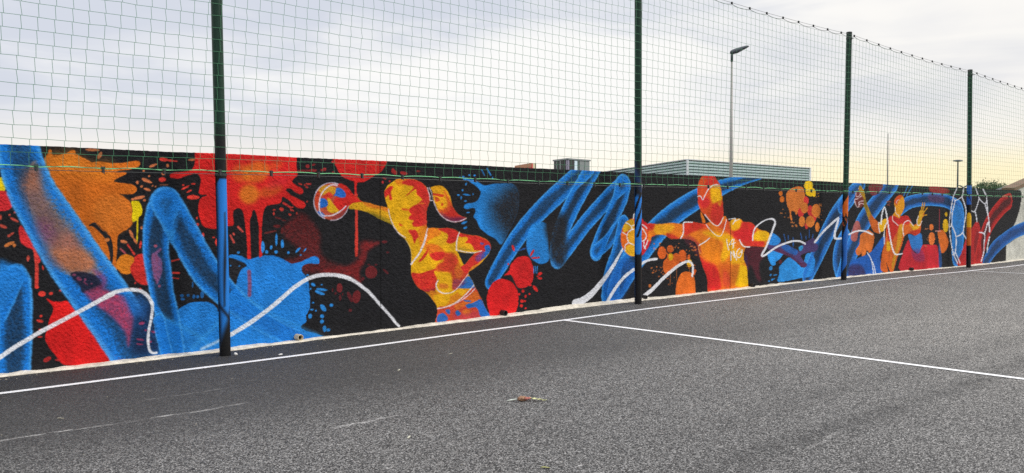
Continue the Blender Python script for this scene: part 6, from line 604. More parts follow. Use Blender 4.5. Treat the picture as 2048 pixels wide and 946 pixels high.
# =============================================================== the ground
def ground_material():
    ma = bpy.data.materials.new('asphalt'); ma.use_nodes = True
    n = ma.node_tree.nodes; l = ma.node_tree.links; b = n['Principled BSDF']
    def M(op, a, b_=None, c=None, clamp=False):
        k = n.new('ShaderNodeMath'); k.operation = op; k.use_clamp = clamp
        for i, v in enumerate((a, b_, c)):
            if v is None: continue
            if isinstance(v, (int, float)): k.inputs[i].default_value = v
            else: l.new(v, k.inputs[i])
        return k.outputs[0]
    def MR(x, a, c, lo=0., hi=1., sm=True):
        k = n.new('ShaderNodeMapRange'); k.clamp = True
        if sm: k.interpolation_type = 'SMOOTHSTEP'
        l.new(x, k.inputs[0])
        for i, v in enumerate((a, c, lo, hi)): k.inputs[i+1].default_value = v
        return k.outputs[0]
    t = n.new('ShaderNodeTexCoord'); sp = n.new('ShaderNodeSeparateXYZ'); l.new(t.outputs['Object'], sp.inputs[0])
    X, Y = sp.outputs[0], sp.outputs[1]
    def noise(scale, detail=3, rough=.5, stretch=None):
        k = n.new('ShaderNodeTexNoise'); k.inputs['Scale'].default_value = scale; k.inputs['Detail'].default_value = detail
        k.inputs['Roughness'].default_value = rough
        if stretch:
            mp = n.new('ShaderNodeMapping'); mp.inputs['Scale'].default_value = stretch; l.new(t.outputs['Object'], mp.inputs[0]); l.new(mp.outputs[0], k.inputs['Vector'])
        else: l.new(t.outputs['Object'], k.inputs['Vector'])
        return k.outputs['Fac']
    vo = n.new('ShaderNodeTexVoronoi'); vo.inputs['Scale'].default_value = 125; l.new(t.outputs['Object'], vo.inputs['Vector'])
    sv = n.new('ShaderNodeSeparateColor'); l.new(vo.outputs['Color'], sv.inputs[0])
    vo2 = n.new('ShaderNodeTexVoronoi'); vo2.inputs['Scale'].default_value = 60; l.new(t.outputs['Object'], vo2.inputs['Vector'])
    sv2 = n.new('ShaderNodeSeparateColor'); l.new(vo2.outputs['Color'], sv2.inputs[0])
    wob = M('MULTIPLY', M('SUBTRACT', noise(1.1, 3), .5), .5)
    Yw = M('ADD', Y, wob)
    worn = MR(Yw, 7.4, 5.2)                       # 1 on the rough older surface near the camera
    right = MR(X, 4., 14.)  # paler towards the right: grazing reflection of bright sky painted into the asphalt colour
    edge = MR(Y, 8.55, 8.75)                      # the fresh strip between the line and the wall
    worn = M('MAXIMUM', worn, M('MULTIPLY', right, .75)); 
    base = M('ADD', .050, M('MULTIPLY', worn, .026))
    base = M('ADD', base, M('MULTIPLY', right, .045))
    base = M('MULTIPLY', base, M('SUBTRACT', 1., M('MULTIPLY', edge, .22)))
    patch = M('ADD', .80, M('MULTIPLY', noise(.55, 5, .6), .4))
    mott = M('ADD', .62, M('MULTIPLY', noise(16., 5, .75), .76))
    base = M('MULTIPLY', M('MULTIPLY', base, patch), mott)
    grain = M('MULTIPLY', M('POWER', sv.outputs[0], 2.6), M('ADD', 2.0, M('MULTIPLY', worn, 3.2)))
    grain = M('ADD', grain, M('SUBTRACT', .42, M('MULTIPLY', worn, .34)))
    grain = M('MULTIPLY', grain, MR(sv2.outputs[1], .0, .35, .72, 1.05, False))
    base = M('MULTIPLY', base, grain)
    # a dark dragged track and its pale scuffs
    yb = M('ADD', Y, M('MULTIPLY', M('SUBTRACT', noise(.8, 4, .6), .5), .35))
    g1 = M('MULTIPLY', M('POWER', 2.718, M('MULTIPLY', M('POWER', M('DIVIDE', M('SUBTRACT', yb, 3.12), .15), 2.), -1.)), MR(X, 3., 5.5))
    g1 = M('MULTIPLY', g1, M('POWER', M('MULTIPLY', noise(5., 5, .7), 2.), 2.5))
    g3 = M('MULTIPLY', M('POWER', 2.718, M('MULTIPLY', M('POWER', M('DIVIDE', M('SUBTRACT', yb, 3.75), .22), 2.), -1.)), MR(X, 4., 7.))
    base = M('MULTIPLY', base, M('SUBTRACT', 1., M('MULTIPLY', g1, .30), clamp=True))
    base = M('MULTIPLY', base, M('SUBTRACT', 1., M('MULTIPLY', g3, .16), clamp=True))
    # old scraped seam, pale
    ys = M('ADD', Y, M('MULTIPLY', M('SUBTRACT', noise(.9, 2), .5), .22))
    def scrape(y0, x0, x1, w, k):
        q = M('MULTIPLY', MR(M('ABSOLUTE', M('SUBTRACT', ys, y0)), w, w*.3), M('MULTIPLY', MR(X, x0, x0+.25), MR(X, x1, x1-.35)))
        return M('MULTIPLY', M('MULTIPLY', q, MR(noise(24., 4, .7, (.25, 1, 1)), .42, .62)), k)
    add = M('ADD', scrape(6.86, .6, 3.4, .030, .34), M('ADD', scrape(5.63, 3.3, 4.1, .035, .34), M('ADD', scrape(7.55, 2.6, 3.6, .03, .12), scrape(3.02, 5.2, 6.4, .03, .12))))
    add = M('MULTIPLY', add, M('ADD', .35, sv.outputs[1]))
    base = M('ADD', base, add)
    cc = n.new('ShaderNodeCombineColor')
    l.new(M('MULTIPLY', base, M('ADD', 1.025, M('MULTIPLY', right, .03))), cc.inputs[0]); l.new(base, cc.inputs[1]); l.new(M('MULTIPLY', base, M('SUBTRACT', .965, M('MULTIPLY', right, .05))), cc.inputs[2])
    l.new(cc.outputs[0], b.inputs['Base Color'])
    b.inputs['Roughness'].default_value = .72; b.inputs['Specular IOR Level'].default_value = .45
    bu = n.new('ShaderNodeBump'); bu.inputs['Strength'].default_value = .8; bu.inputs['Distance'].default_value = .006
    l.new(M('ADD', sv.outputs[0], M('MULTIPLY', vo.outputs['Distance'], -1.2)), bu.inputs['Height']); l.new(bu.outputs[0], b.inputs['Normal'])
    return ma
xs = sorted(set([-400, -150, -60, -20] + [i*.5 for i in range(-20, 121)] + [80, 120, 200, 400]))
ys = sorted(set([-400, -150, -60, -20, -8, -4, -1] + [i*.25 for i in range(0, 37)] + [9.4, 9.56, 10.2, 20, 60, 150, 400]))
V = [(x, y, gz(x, y) if y < 9.6 else -.03) for y in ys for x in xs]; nx = len(xs)
F = [(j*nx+i, j*nx+i+1, (j+1)*nx+i+1, (j+1)*nx+i) for j in range(len(ys)-1) for i in range(nx-1)]
tag(mesh('asphalt_ground', V, F, ground_material(), smooth=True), kind='structure')

m_line = mat('line_paint', (.82, .82, .82), .6, bump=.8, bscale=110, var=.22, vscale=60, bdist=.004)
def strip(P, w, name, h=.005):
    V = []; F = []
    for i, (x, y) in enumerate(P):
        a_, b_ = P[max(i-1, 0)], P[min(i+1, len(P)-1)]
        dx, dy = b_[0]-a_[0], b_[1]-a_[1]; q = math.hypot(dx, dy); nx_, ny_ = -dy/q*w/2, dx/q*w/2
        V += [(x+nx_, y+ny_, gz(x+nx_, y+ny_)+h), (x-nx_, y-ny_, gz(x-nx_, y-ny_)+h)]
    for i in range(len(P)-1): F.append((2*i, 2*i+1, 2*i+3, 2*i+2))
    return V, F
lm = MB()
for P, w in (([(x*.5, 8.66+.018*math.sin(x*.37)+.012*math.sin(x*.9+1)) for x in range(-12, 90)], .085), ([(9.283-.0404*y*.25, y*.25) for y in range(-24, 34)]+[(8.935, 8.612)], .085), ([(24.2-.0404*y*.25, y*.25) for y in range(-24, 34)]+[(23.852, 8.612)], .085)):
    lm.add(*strip(P, w, ''))
# slight waves of the hand-painted long line
tag(lm.build('painted_court_lines', m_line), kind='structure')

# =============================================================== the painted wall
def build_wall():
    import time
    f = 1757.
    pxs = np.arange(-60, 2062, 1.25)
    q = (pxs-1024)/f
    ds = q*math.sin(A)+math.cos(A); dn = -q*math.cos(A)+math.sin(A)
    near = WALL*ds/dn                                   # columns get wider with distance
    sc_ = np.concatenate([np.arange(-3.5, near[0], .03), near, np.arange(near[-1]+.3, 44, .3)])
    zc = np.concatenate([np.arange(-.06, TOP-.004, .0075), [TOP]])
    M = Mural(sc_, zc); C = M.run(MURAL)
    nzc, nsc = C.shape[:2]
    S, Z = M.S, M.Z
    # trowelled render: real relief
    rel = M.relief
    amp = np.interp(sc_, [0, 12, 25, 40], [.011, .014, .016, .016])[None, :]
    Yv = WALL - (rel-.5)*amp
    seam = sum(np.exp(-((S-s0)/.008)**2) for s0 in (6.49, 14.54))
    Yv = Yv + .005*seam
    Zv = Z.copy(); Zv[-1] = TOP + (hash_noise(sc_/.9, sc_*0, 31)-.5)*.012+(hash_noise(sc_/.03, sc_*0, 33)-.5)*.004
    nv = nzc*nsc
    co = np.empty((nv+2*nsc, 3), np.float32)
    co[:nv, 0] = S.ravel(); co[:nv, 1] = Yv.ravel(); co[:nv, 2] = Zv.ravel()
    for k, zz in ((0, Zv[-1]), (1, np.full(nsc, -.06))):            # the back, top and bottom edge
        co[nv+k*nsc:nv+(k+1)*nsc, 0] = sc_; co[nv+k*nsc:nv+(k+1)*nsc, 1] = WALL+.2; co[nv+k*nsc:nv+(k+1)*nsc, 2] = zz
    idx = np.arange(nv).reshape(nzc, nsc)
    a_, b_, c_, d_ = idx[:-1, :-1], idx[:-1, 1:], idx[1:, 1:], idx[1:, :-1]
    quads = [np.stack([a_, b_, c_, d_], -1).reshape(-1, 4)]
    top = idx[-1]; bt = np.arange(nv, nv+nsc); bb = np.arange(nv+nsc, nv+2*nsc)
    quads.append(np.stack([top[:-1], top[1:], bt[1:], bt[:-1]], -1)); quads.append(np.stack([bt[:-1], bt[1:], bb[1:], bb[:-1]], -1))
    quads = np.concatenate(quads).astype(np.int32); nf = len(quads)
    me = bpy.data.meshes.new('mural_wall')
    me.vertices.add(len(co)); me.vertices.foreach_set('co', co.ravel())
    me.loops.add(nf*4); me.loops.foreach_set('vertex_index', quads.ravel())
    me.polygons.add(nf); me.polygons.foreach_set('loop_start', np.arange(0, nf*4, 4, dtype=np.int32)); me.polygons.foreach_set('loop_total', np.full(nf, 4, np.int32))
    me.update(calc_edges=True)
    col = np.ones((len(co), 4), np.float32); col[:nv, :3] = lin(C).reshape(-1, 3); col[nv:, :3] = .03
    at = me.color_attributes.new('Col', 'FLOAT_COLOR', 'POINT'); at.data.foreach_set('color', col.ravel())
    o = link('mural_wall', me, mat('mural_paint', attr=True, rough=.75, spec=.14, bump=1., bscale=62, bdist=.012))
    return tag(o, 'long rough rendered wall painted black with handball players, blue ribbons and orange and red paint splashes', 'mural wall')
build_wall()

# concrete footing along the wall, uneven where the asphalt laps onto it
rnd = random.Random(4)
fV = []; fF = []
px_ = -3.5; k = 0
def wav(x, s, seed): return float(hash_noise(np.array([x/s]), np.array([0.]), seed)[0])-.5
while px_ < 44:
    g = gz(px_, 9.5)
    y0 = 9.515+.07*wav(px_, 1.7, 11)+.03*wav(px_, .25, 12)-.05*np.exp(-((px_-12.6)/.6)**2)
    zt = g+.016+.016*wav(px_, .9, 13)+.014*wav(px_, .12, 14)+.035*np.exp(-((px_-10.5)/1.6)**2)
    fV += [(px_, y0, g-.02), (px_, y0+.004, g+.010), (px_, y0+.05, g+.018), (px_, WALL-.012, zt), (px_, WALL+.02, zt+.006)]
    if k:
        b0 = 5*(k-1)
        for j in range(4): fF.append((b0+j, b0+5+j, b0+6+j, b0+1+j))
    k += 1; px_ += .05
tag(mesh('concrete_footing', fV, fF, mat('pale_concrete', tuple(lin((.84, .81, .75))), .9, bump=.9, bscale=45, var=.30, vscale=11), smooth=True), kind='structure')

# =============================================================== posts
def paint_post(k, ph, z):
    """paint on the pole: ph = 0 faces the camera, positive to its right"""
    green = (14, 50, 36); black = (14, 14, 16); blue = (30, 122, 210); dark = (18, 38, 70)
    w1 = .5+.5*math.sin(z*9+ph*1.6)
    def mixt(a_, b_, t): t = min(max(t, 0), 1); return tuple(a_[i]*(1-t)+b_[i]*t for i in range(3))
    if k == 0:
        c = green if z > 2.55 else mixt(black, green, (z-2.35)/.2)
        if z < 1.96-.10*max(0, -ph)**2*1.2:
            c = blue
            cx_ = .15+.9*(1-(z-.75)/1.1) if z < 1.6 else 9
            if .55 < z < 1.6: c = mixt(c, black, 1.15-abs(ph-(.35-.25*math.cos((z-.5)*3)))*2.6-abs(z-1.05)*.8)
            c = mixt(c, black, (-ph-.35)*1.3*(.75+.25*math.sin(z*5)))
            e = .42+.12*ph
            if .40 < z < .62: c = mixt(c, black, 1-abs(z-(.50-.08*ph))/.045)
            c = mixt(c, black, (.38+.16*ph-z)/.16)
    elif k == 1:
        c = green if z > 2.45 else mixt(black, green, (z-2.3)/.15)
        if 1.85 < z < 2.5: c = mixt(c, (30, 60, 110), .9-abs(z-2.12+.14*ph)*3.2)
        if .93-.05*math.cos(ph*1.6) < z < 1.90:
            v = (z-.16*ph-1.0)/.27
            fr = v-math.floor(v)
            c = blue if fr < .56 or z < 1.16 else black
            c = mixt(c, black, (-ph-.8)*1.2)
            if z > 1.82: c = mixt(c, black, (z-1.82)/.08)
    elif k == 2:
        c = green if z > 2.0 else mixt(black, green, (z-1.9)/.1)
        if 1.48 < z < 1.83+.10*ph: c = (208, 98, 24)
        if 1.40 < z <= 1.50+.05*math.sin(ph*5): c = black
        if 1.10 < z < 1.46 and (int(z/.045)+int((ph+3)/.35)) % 5 == 0 and z > 1.28: c = (190, 90, 40)
        if .33+.1*ph < z < 1.17+.18*ph: c = mixt((26, 96, 180), black, (-ph-.2)*.9+.25*math.sin(z*9+2))
    else:
        c = green if z > 2.38 else mixt(black, green, (z-2.3)/.08)
        if 1.78 < z < 2.3: c = (26, 92, 184) if not 1.93 < z+.1*ph < 2.02 else (20, 50, 100)
        if 1.16 < z < 1.48+.08*math.cos(ph*1.4): c = (228, 176, 24)
        if .66 < z <= 1.16: c = (198, 94, 26)
    return c
m_post = mat('post_coat', attr=True, rough=.42, spec=.3, bump=.15, bscale=60, bdist=.002)
m_steel = mat('galvanised_steel', (.42, .43, .44), .4, .8)
m_cap = mat('black_plastic', (.02, .025, .025), .45)
m_cable = mat('dark_cable', (.035, .045, .045), .5)
POSTS = [(4.192, 0., -.0155, 5.49), (11.311, .057, -.006, 5.49), (18.353, .085, .024, 5.475), (25.449, .047, -.0175, 5.40)]
LAB = ['dark green net post wrapped in one long blue painted stroke, nearest to the camera',
       'dark green net post with slanting blue and black stripes in front of the orange ball',
       'dark green net post with an orange band above a blue band',
       'dark green net post with blue, yellow and orange bands, farthest to the right']
for k, (x0, z0, lean, zt) in enumerate(POSTS):
    t = empty('net_post', (x0, 9.25, z0), LAB[k], 'post', 'tall posts carrying the ball net')
    toc = math.atan2(-9.25, -x0)                         # compass angle from the pole to the camera
    nseg = 28; zs = [-.05]+[i*.02 for i in range(0, int(2.75/.02))]+[2.75+i*.3 for i in range(0, 9)]+[zt-z0]
    V = []; F = []; cols = []
    for z in zs:
        for j in range(nseg):
            ph = 2*math.pi*j/nseg-math.pi
            V.append((lean*z+.0595*math.cos(toc+ph), .0595*math.sin(toc+ph), z))
            cols.append((*lin(np.array(paint_post(k, ph, z+z0))/255.), 1.))
    for i in range(len(zs)-1):
        for j in range(nseg): F.append((i*nseg+j, i*nseg+(j+1) % nseg, (i+1)*nseg+(j+1) % nseg, (i+1)*nseg+j))
    o = mesh('pole', V, F, m_post, t, True)
    at = o.data.color_attributes.new('Col', 'FLOAT_COLOR', 'POINT'); at.data.foreach_set('color', np.array(cols, np.float32).ravel())
    H = zt-z0
    MB().tube([(lean*H, 0, H-.002), (lean*H, 0, H+.03), (lean*H, 0, H+.036)], [.062, .062, .045], 24).build('cap', m_cap, t)
    MB().tube([(lean*H, 0, H-.13), (lean*H, 0, H-.09)], .066, 24).build('cable_strap', m_cap, t)
    MB().tube([(lean*(H-.1)+.0, -.062, H-.11), (lean*(H-.1)+.02, -.095, H-.11)], .012, 8).build('cable_hook', m_steel, t)
    MB().tube([(lean*2., 0, 1.98), (lean*2, 0, 2.01)], .0655, 24).build('cable_strap', m_cap, t)

# =============================================================== the ball net
net = empty('ball_net', (11., 9.17, 2.), 'tall green square-mesh ball net stretched above the mural wall between the posts', 'net')
NB = Vector((11., 9.17, 2.))
def ntop(s):
    xs_ = [-4, 4.13, 11.28, 18.48, 25.36, 33]; zs_ = [5.42, 5.43, 5.44, 5.43, 5.37, 5.3]
    z = float(np.interp(s, xs_, zs_))
    for a_, b_ in zip(xs_[:-1], xs_[1:]):
        if a_ <= s < b_: z -= .05*4*(s-a_)*(b_-s)/(b_-a_)**2
    return z
def nbot(s): return 2.035+.012*wav(s, 3.1, 41)-.02*math.sin(s*.8)*.5
def bulge(s, z): return .02*math.sin(s*.9+z)+.03*wav(s+z*.5, 2.3, 43)
CW, CH_ = .1495, .1262
ncol = int((33.2+4)/CW); 
# knots
def skew(s): return float(np.interp(s, [0, 4, 8, 12, 18, 25, 33], [.080, .075, .03, .02, .03, .01, 0]))
rows = [i*CH_ for i in range(28)]
K = {}
rk = random.Random(8)
for i in range(ncol):
    s0 = -4+i*CW
    H = ntop(s0)-.06-nbot(s0); nr = 26
    for j in range(nr+1):
        z = nbot(s0)+H*j/nr
        s = s0+skew(s0)*(z-2.6)+rk.gauss(0, .0035)+.010*wav(j*1.0+s0*.2, 2.2, 46)
        z += rk.gauss(0, .002)+.03*wav(s0, 2.6, 47)*math.sin(math.pi*j/nr)
        K[i, j] = Vector((s, 9.17+bulge(s0, z), z))-NB
nm = MB(); RC = .0024
def seg(mb, P, r, n=3):
    k_ = len(mb.V)
    for i, p in enumerate(P):
        tt = (P[min(i+1, len(P)-1)]-P[max(i-1, 0)]).normalized()
        u = tt.cross(Vector((0, 1, 0))); u.normalize(); v = tt.cross(u)
        for j in range(n):
            q_ = 2*math.pi*j/n+.5; mb.V.append(tuple(p+(u*math.cos(q_)+v*math.sin(q_))*r))
    for i in range(len(P)-1):
        for j in range(n): mb.F.append((k_+i*n+j, k_+i*n+(j+1) % n, k_+(i+1)*n+(j+1) % n, k_+(i+1)*n+j))
for i in range(ncol):
    P = []
    for j in range(27):                                  # each knot kicks the upright cord a little sideways
        p = K[i, j]; P += [p+Vector((-.008, 0, -.001)), p+Vector((.006, 0, .001))]
    seg(nm, P, RC)
for j in range(27): seg(nm, [K[i, j] for i in range(ncol)], RC)
m_net = mat('green_cord', tuple(lin((.22, .47, .33))), .6)
m_net.node_tree.nodes['Principled BSDF'].inputs['Roughness'].default_value = .6
nm.build('netting', m_net, net)
m_rope = mat('green_rope', tuple(lin((.50, .84, .58))), .6)
tb = MB(); P = []
ties_t = [x for x in np.arange(-3.8, 33.2, .588)]; ties_b = [2.307+.602*i for i in range(-10, 52)]
def ropept(s, ties, top):
    ties = np.asarray(ties); i = int(np.clip(np.searchsorted(ties, s)-1, 0, len(ties)-2))
    a_, b_ = ties[i], ties[i+1]; u = min(max((s-a_)/(b_-a_), 0), 1); arc = 4*u*(1-u)
    if top: return ntop(s)-.022-.042*arc*(1.15 if s > 25.4 else .8)
    return nbot(s)+.012*(arc-.6)+.008*wav(s, .13, 48)
tb = MB(); seg(tb, [Vector((s, 9.168, ropept(s, ties_t, True)))-NB for s in np.arange(-3.9, 33., .06)], .0045, 5); tb.build('top_border_rope', m_cable, net)
tb = MB(); seg(tb, [Vector((s, 9.166, ropept(s, ties_b, False)))-NB for s in np.arange(-3.9, 33., .05)], .0045, 5); tb.build('bottom_border_rope', m_rope, net)
tb = MB(); seg(tb, [Vector((s, 9.165, ntop(s)))-NB for s in np.arange(-3.9, 33., .2)], .0032, 5); tb.build('top_cable', m_cable, net)
tb = MB(); seg(tb, [Vector((s, 9.160, nbot(s)-.034))-NB for s in np.arange(-3.9, 33., .2)], .0032, 5); tb.build('bottom_cable', m_cable, net)
def clip_(s, z0, z1):
    c = MB(); c.box((-.011, -.016, z0), (.011, .014, z1)); c.box((-.018, -.010, z1-.012), (.018, .010, z1+.008))
    c.tube([(0, -.014, z0+.004), (.006, -.02, z0-.012)], .004, 5); return c
pc = None
for s in [x for x in ties_t if 12 < x < 32]:
    if pc is None: pc = clip_(0, -.03, .006).build('cable_clip', m_cap, net); c = pc
    else: c = pc.copy(); sc.collection.objects.link(c); c.parent = net
    c.location = Vector((s, 9.165, ntop(s)))-NB
pc = None
for s in [x for x in ties_b if 1.5 < x < 31]:
    if pc is None: pc = clip_(0, -.046, .008).build('cable_clip', m_cap, net); c = pc
    else: c = pc.copy(); sc.collection.objects.link(c); c.parent = net
    c.location = Vector((s, 9.163, nbot(s)))-NB

# =============================================================== small things at the wall foot and on the asphalt
m_pvc = mat('beige_pvc', tuple(lin((.80, .74, .62))), .5, var=.15, vscale=20)
m_hole = mat('dark_inside', (.012, .012, .012), .9)
m_blackpipe = mat('black_pipe', (.018, .016, .016), .6)
def stub(name, s, label, mt, r=.045, out=.13, tilt=.0):
    z = gz(s, 9.5)+r+.012
    t = empty(name, (s, WALL-.01, z), label, 'drain pipe', 'drain pipe ends along the foot of the wall')
    p = MB(); n = 20
    V = []; F = []
    for (y, rr) in ((.02, r), (-out+.01, r), (-out, r*.96), (-out, r*.8), (-out+.06, r*.78)):
        for j in range(n): V.append((rr*math.cos(2*math.pi*j/n), y, rr*math.sin(2*math.pi*j/n)+y*tilt))
    for i in range(4):
        for j in range(n): F.append((i*n+j, i*n+(j+1) % n, (i+1)*n+(j+1) % n, (i+1)*n+j))
    mesh('pipe', V, F, mt, t, True)
    mesh('opening', [(r*.79*math.cos(2*math.pi*j/n), -out+.05, r*.79*math.sin(2*math.pi*j/n)) for j in range(n)], [tuple(range(n))], m_hole, t)
stub('drain_pipe', 5.27, 'short beige pipe end poking out below the big blue paint ball', m_pvc, .038, .09)
stub('drain_pipe', 8.62, 'black pipe end at the wall foot under the red paint ball', m_blackpipe, .042, .08)
stub('drain_pipe', 11.89, 'black pipe end at the wall foot just right of the striped post', m_blackpipe, .035, .07)
stub('drain_pipe', 15.24, 'black pipe end at the wall foot right of the shirt numbered 14', m_blackpipe, .042, .08)
stub('drain_pipe', 22.58, 'black pipe end under the white zigzag of the farthest painted player', m_blackpipe, .04, .08)

def lump(name, c, rad, mt, parent=None, seed=1, sub=2, sq=(1, 1, 1), rough=.25):
    bm = bmesh.new(); bmesh.ops.create_icosphere(bm, subdivisions=sub, radius=1)
    r_ = random.Random(seed)
    for v in bm.verts:
        q_ = 1+r_.uniform(-rough, rough); v.co = Vector((v.co.x*rad*sq[0]*q_, v.co.y*rad*sq[1]*q_, v.co.z*rad*sq[2]*q_))+Vector(c)
    me = bpy.data.meshes.new(name); bm.to_mesh(me); bm.free()
    return link(name, me, mt, parent, True)
m_chip = mat('white_chip', (.75, .74, .72), .7)
for (x, y, r_, sq, lab) in ((4.292, 9.20, .02, (1, 1, .9), 'round white pebble resting against the foot of the blue painted post'),
                        (4.644, 8.842, .014, (2.0, .8, .5), 'flat white stone chip lying between the blue post and the long white line')):
    o = lump('stone_chip', (0, 0, 0), r_, m_chip, None, int(x*100), 2, sq); o.location = (x, y, gz(x, y)+r_*.4)
    tag(o, lab, 'stone chip')
gb = MB(); gr = random.Random(12)
for i in range(420):
    if i < 300: x = gr.uniform(-2, 31); y = 9.46+.07*abs(gr.gauss(0, 1))*(-1)+gr.uniform(0, .05); r_ = gr.uniform(.003, .009)
    else: x = gr.uniform(0, 16); y = gr.uniform(2.5, 9.2); r_ = gr.uniform(.003, .007)
    z_ = gz(x, y)+r_*.3; q_ = gr.uniform(0, 3)
    c_, s_ = math.cos(q_)*r_*gr.uniform(1, 2.2), math.sin(q_)*r_*gr.uniform(1, 2.2)
    gb.add([(x-c_, y-s_, z_), (x+s_*.5, y-c_*.5, z_), (x+c_, y+s_, z_), (x-s_*.5, y+c_*.5, z_), (x, y, z_+r_*.8), (x, y, z_-r_)], [(0, 1, 4), (1, 2, 4), (2, 3, 4), (3, 0, 4), (1, 0, 5), (2, 1, 5), (3, 2, 5), (0, 3, 5)])
tag(gb.build('loose_grit', mat('grit', (.30, .27, .22), .9, var=.5, vscale=3.)), 'scattered grit and crumbs of leaf on the asphalt', 'grit', kind='stuff')
for (x, y, q_) in ((1.98, 7.30, .1), (5.05, 7.17, .4), (6.0, 7.55, -.3), (3.62, 5.02, .5)):
    lab = {1.98: 'tiny pale leaf scrap on the dark asphalt nearest the left edge', 5.05: 'tiny pale leaf scrap on the asphalt right of the foot of the blue post', 6.0: 'tiny pale leaf scrap on the asphalt nearest the long white line', 3.62: 'tiny pale leaf scrap on the asphalt closest to the dried flower'}[x]
    V = []; F = []
    for i in range(7):
        u = i/6; w_ = .009*math.sin(math.pi*(u*.94+.03))
        for k_ in (-1, 0, 1): V.append((u*.05-.025, k_*w_, .003+.004*abs(k_)+.004*math.sin(u*4+q_*9)))
    for i in range(6):
        for k_ in (0, 1): F.append((i*3+k_, i*3+k_+1, (i+1)*3+k_+1, (i+1)*3+k_))
    lf = mesh('leaf_scrap', V, F, bpy.data.materials.get('pale_scrap') or mat('pale_scrap', (.55, .53, .42), .7, var=.3, vscale=50), None, True)
    lf.location = (x, y, gz(x, y)); lf.rotation_euler.z = q_; sol = lf.modifiers.new('thick', 'SOLIDIFY'); sol.thickness = .001
    tag(lf, lab, 'leaf scrap', 'pale leaf scraps on the asphalt')
# faded flower with its stem and a torn leaf
bx, by = 5.02, 5.325
t = empty('fallen_flower', (bx, by, gz(bx, by)), 'dried pinkish flower head with a pale stem and torn leaf lying on the bare asphalt', 'flower')
ux, uy = math.sin(A), -math.cos(A)                       # lies across the view
m_bud = mat('dry_bud', tuple(lin((.58, .44, .34))), .8, var=.4, vscale=60, bump=.6, bscale=90)
m_pink = mat('pink_petal', tuple(lin((.66, .40, .36))), .7, var=.3, vscale=70)
m_stem = mat('pale_stem', tuple(lin((.80, .82, .78))), .6, var=.15, vscale=40)
m_leafd = mat('pale_leaf', tuple(lin((.84, .84, .62))), .6, var=.25, vscale=40)
lump('flower_head', (-.015*ux, -.015*uy, .020), .036, m_bud, t, 5, 3, (1.0, .8, .55), .3)
for k in range(5):
    an = k*1.25; lump('petal', (.030*ux+.014*math.cos(an), .030*uy+.014*math.sin(an), .018+.006*k/5), .020, m_pink, t, 9+k, 2, (1.1, .5, .5), .35)
sm = MB(); sm.tube([(-.04*ux, -.04*uy, .016), (-.075*ux+.01, -.075*uy, .012), (-.11*ux, -.11*uy-.006, .009), (-.155*ux, -.155*uy-.02, .005)], [.006, .006, .008, .003], 7); sm.build('stem', m_stem, t, True)
V = []; F = []
for i in range(12):
    u = i/11; w_ = .020*math.sin(math.pi*min(u*1.1+.12, 1))+.006*((i*7) % 3-1)*(u > .4)
    cx_ = (.05+.12*u)*ux; cy_ = (.05+.12*u)*uy-.03*u*u
    for q_ in (-1, 0, 1): V.append((cx_+q_*w_*.45, cy_+q_*w_, .006+.012*(1-u)+.007*abs(q_)+.004*math.sin(i*1.9)))
for i in range(11):
    for q_ in (0, 1): F.append((i*3+q_, i*3+q_+1, (i+1)*3+q_+1, (i+1)*3+q_))
lf = mesh('leaf', V, F, m_leafd, t, True); sol = lf.modifiers.new('thick', 'SOLIDIFY'); sol.thickness = .0015
# small yellowish leaf at the bottom edge
V = []; F = []
for i in range(9):
    u = i/8; w_ = .012*math.sin(math.pi*(u*.96+.02))
    for q_ in (-1, 0, 1): V.append((u*.06-.03, q_*w_, .004+.004*abs(q_)+.003*math.sin(u*5)))
for i in range(8):
    for q_ in (0, 1): F.append((i*3+q_, i*3+q_+1, (i+1)*3+q_+1, (i+1)*3+q_))
lf = mesh('fallen_leaf', V, F, mat('yellow_leaf', tuple(lin((.60, .60, .36))), .6, var=.2, vscale=50), None, True)
lf.location = (3.81, 3.85, gz(3.8, 3.85)); lf.rotation_euler.z = -.5; sol = lf.modifiers.new('thick', 'SOLIDIFY'); sol.thickness = .001
tag(lf, 'small yellow green leaf lying on the asphalt nearest the camera', 'leaf')

# =============================================================== beyond the wall
m_pole = mat('grey_lamp_pole', tuple(lin((.60, .59, .57))), .5, .1, var=.06)
m_head = mat('dark_lamp_head', tuple(lin((.26, .28, .31))), .45)
m_lens = mat('lamp_lens', tuple(lin((.62, .64, .66))), .2)
t = empty('street_lamp', (29.215, 19.33, 0), 'tall grey street lamp with a tilted flat head before the ribbed hall', 'street lamp')
MB().tube([(0, 0, 0), (0, 0, 1.1), (0, 0, 1.12), (0, 0, 3.3), (0, 0, 7.35)], [.10, .095, .08, .070, .036], 16).build('pole', m_pole, t, True)
MB().tube([(0, 0, 7.35), (0, 0, 7.62), (.01, 0, 7.66)], [.05, .05, .05], 14).build('spigot', m_head, t, True)
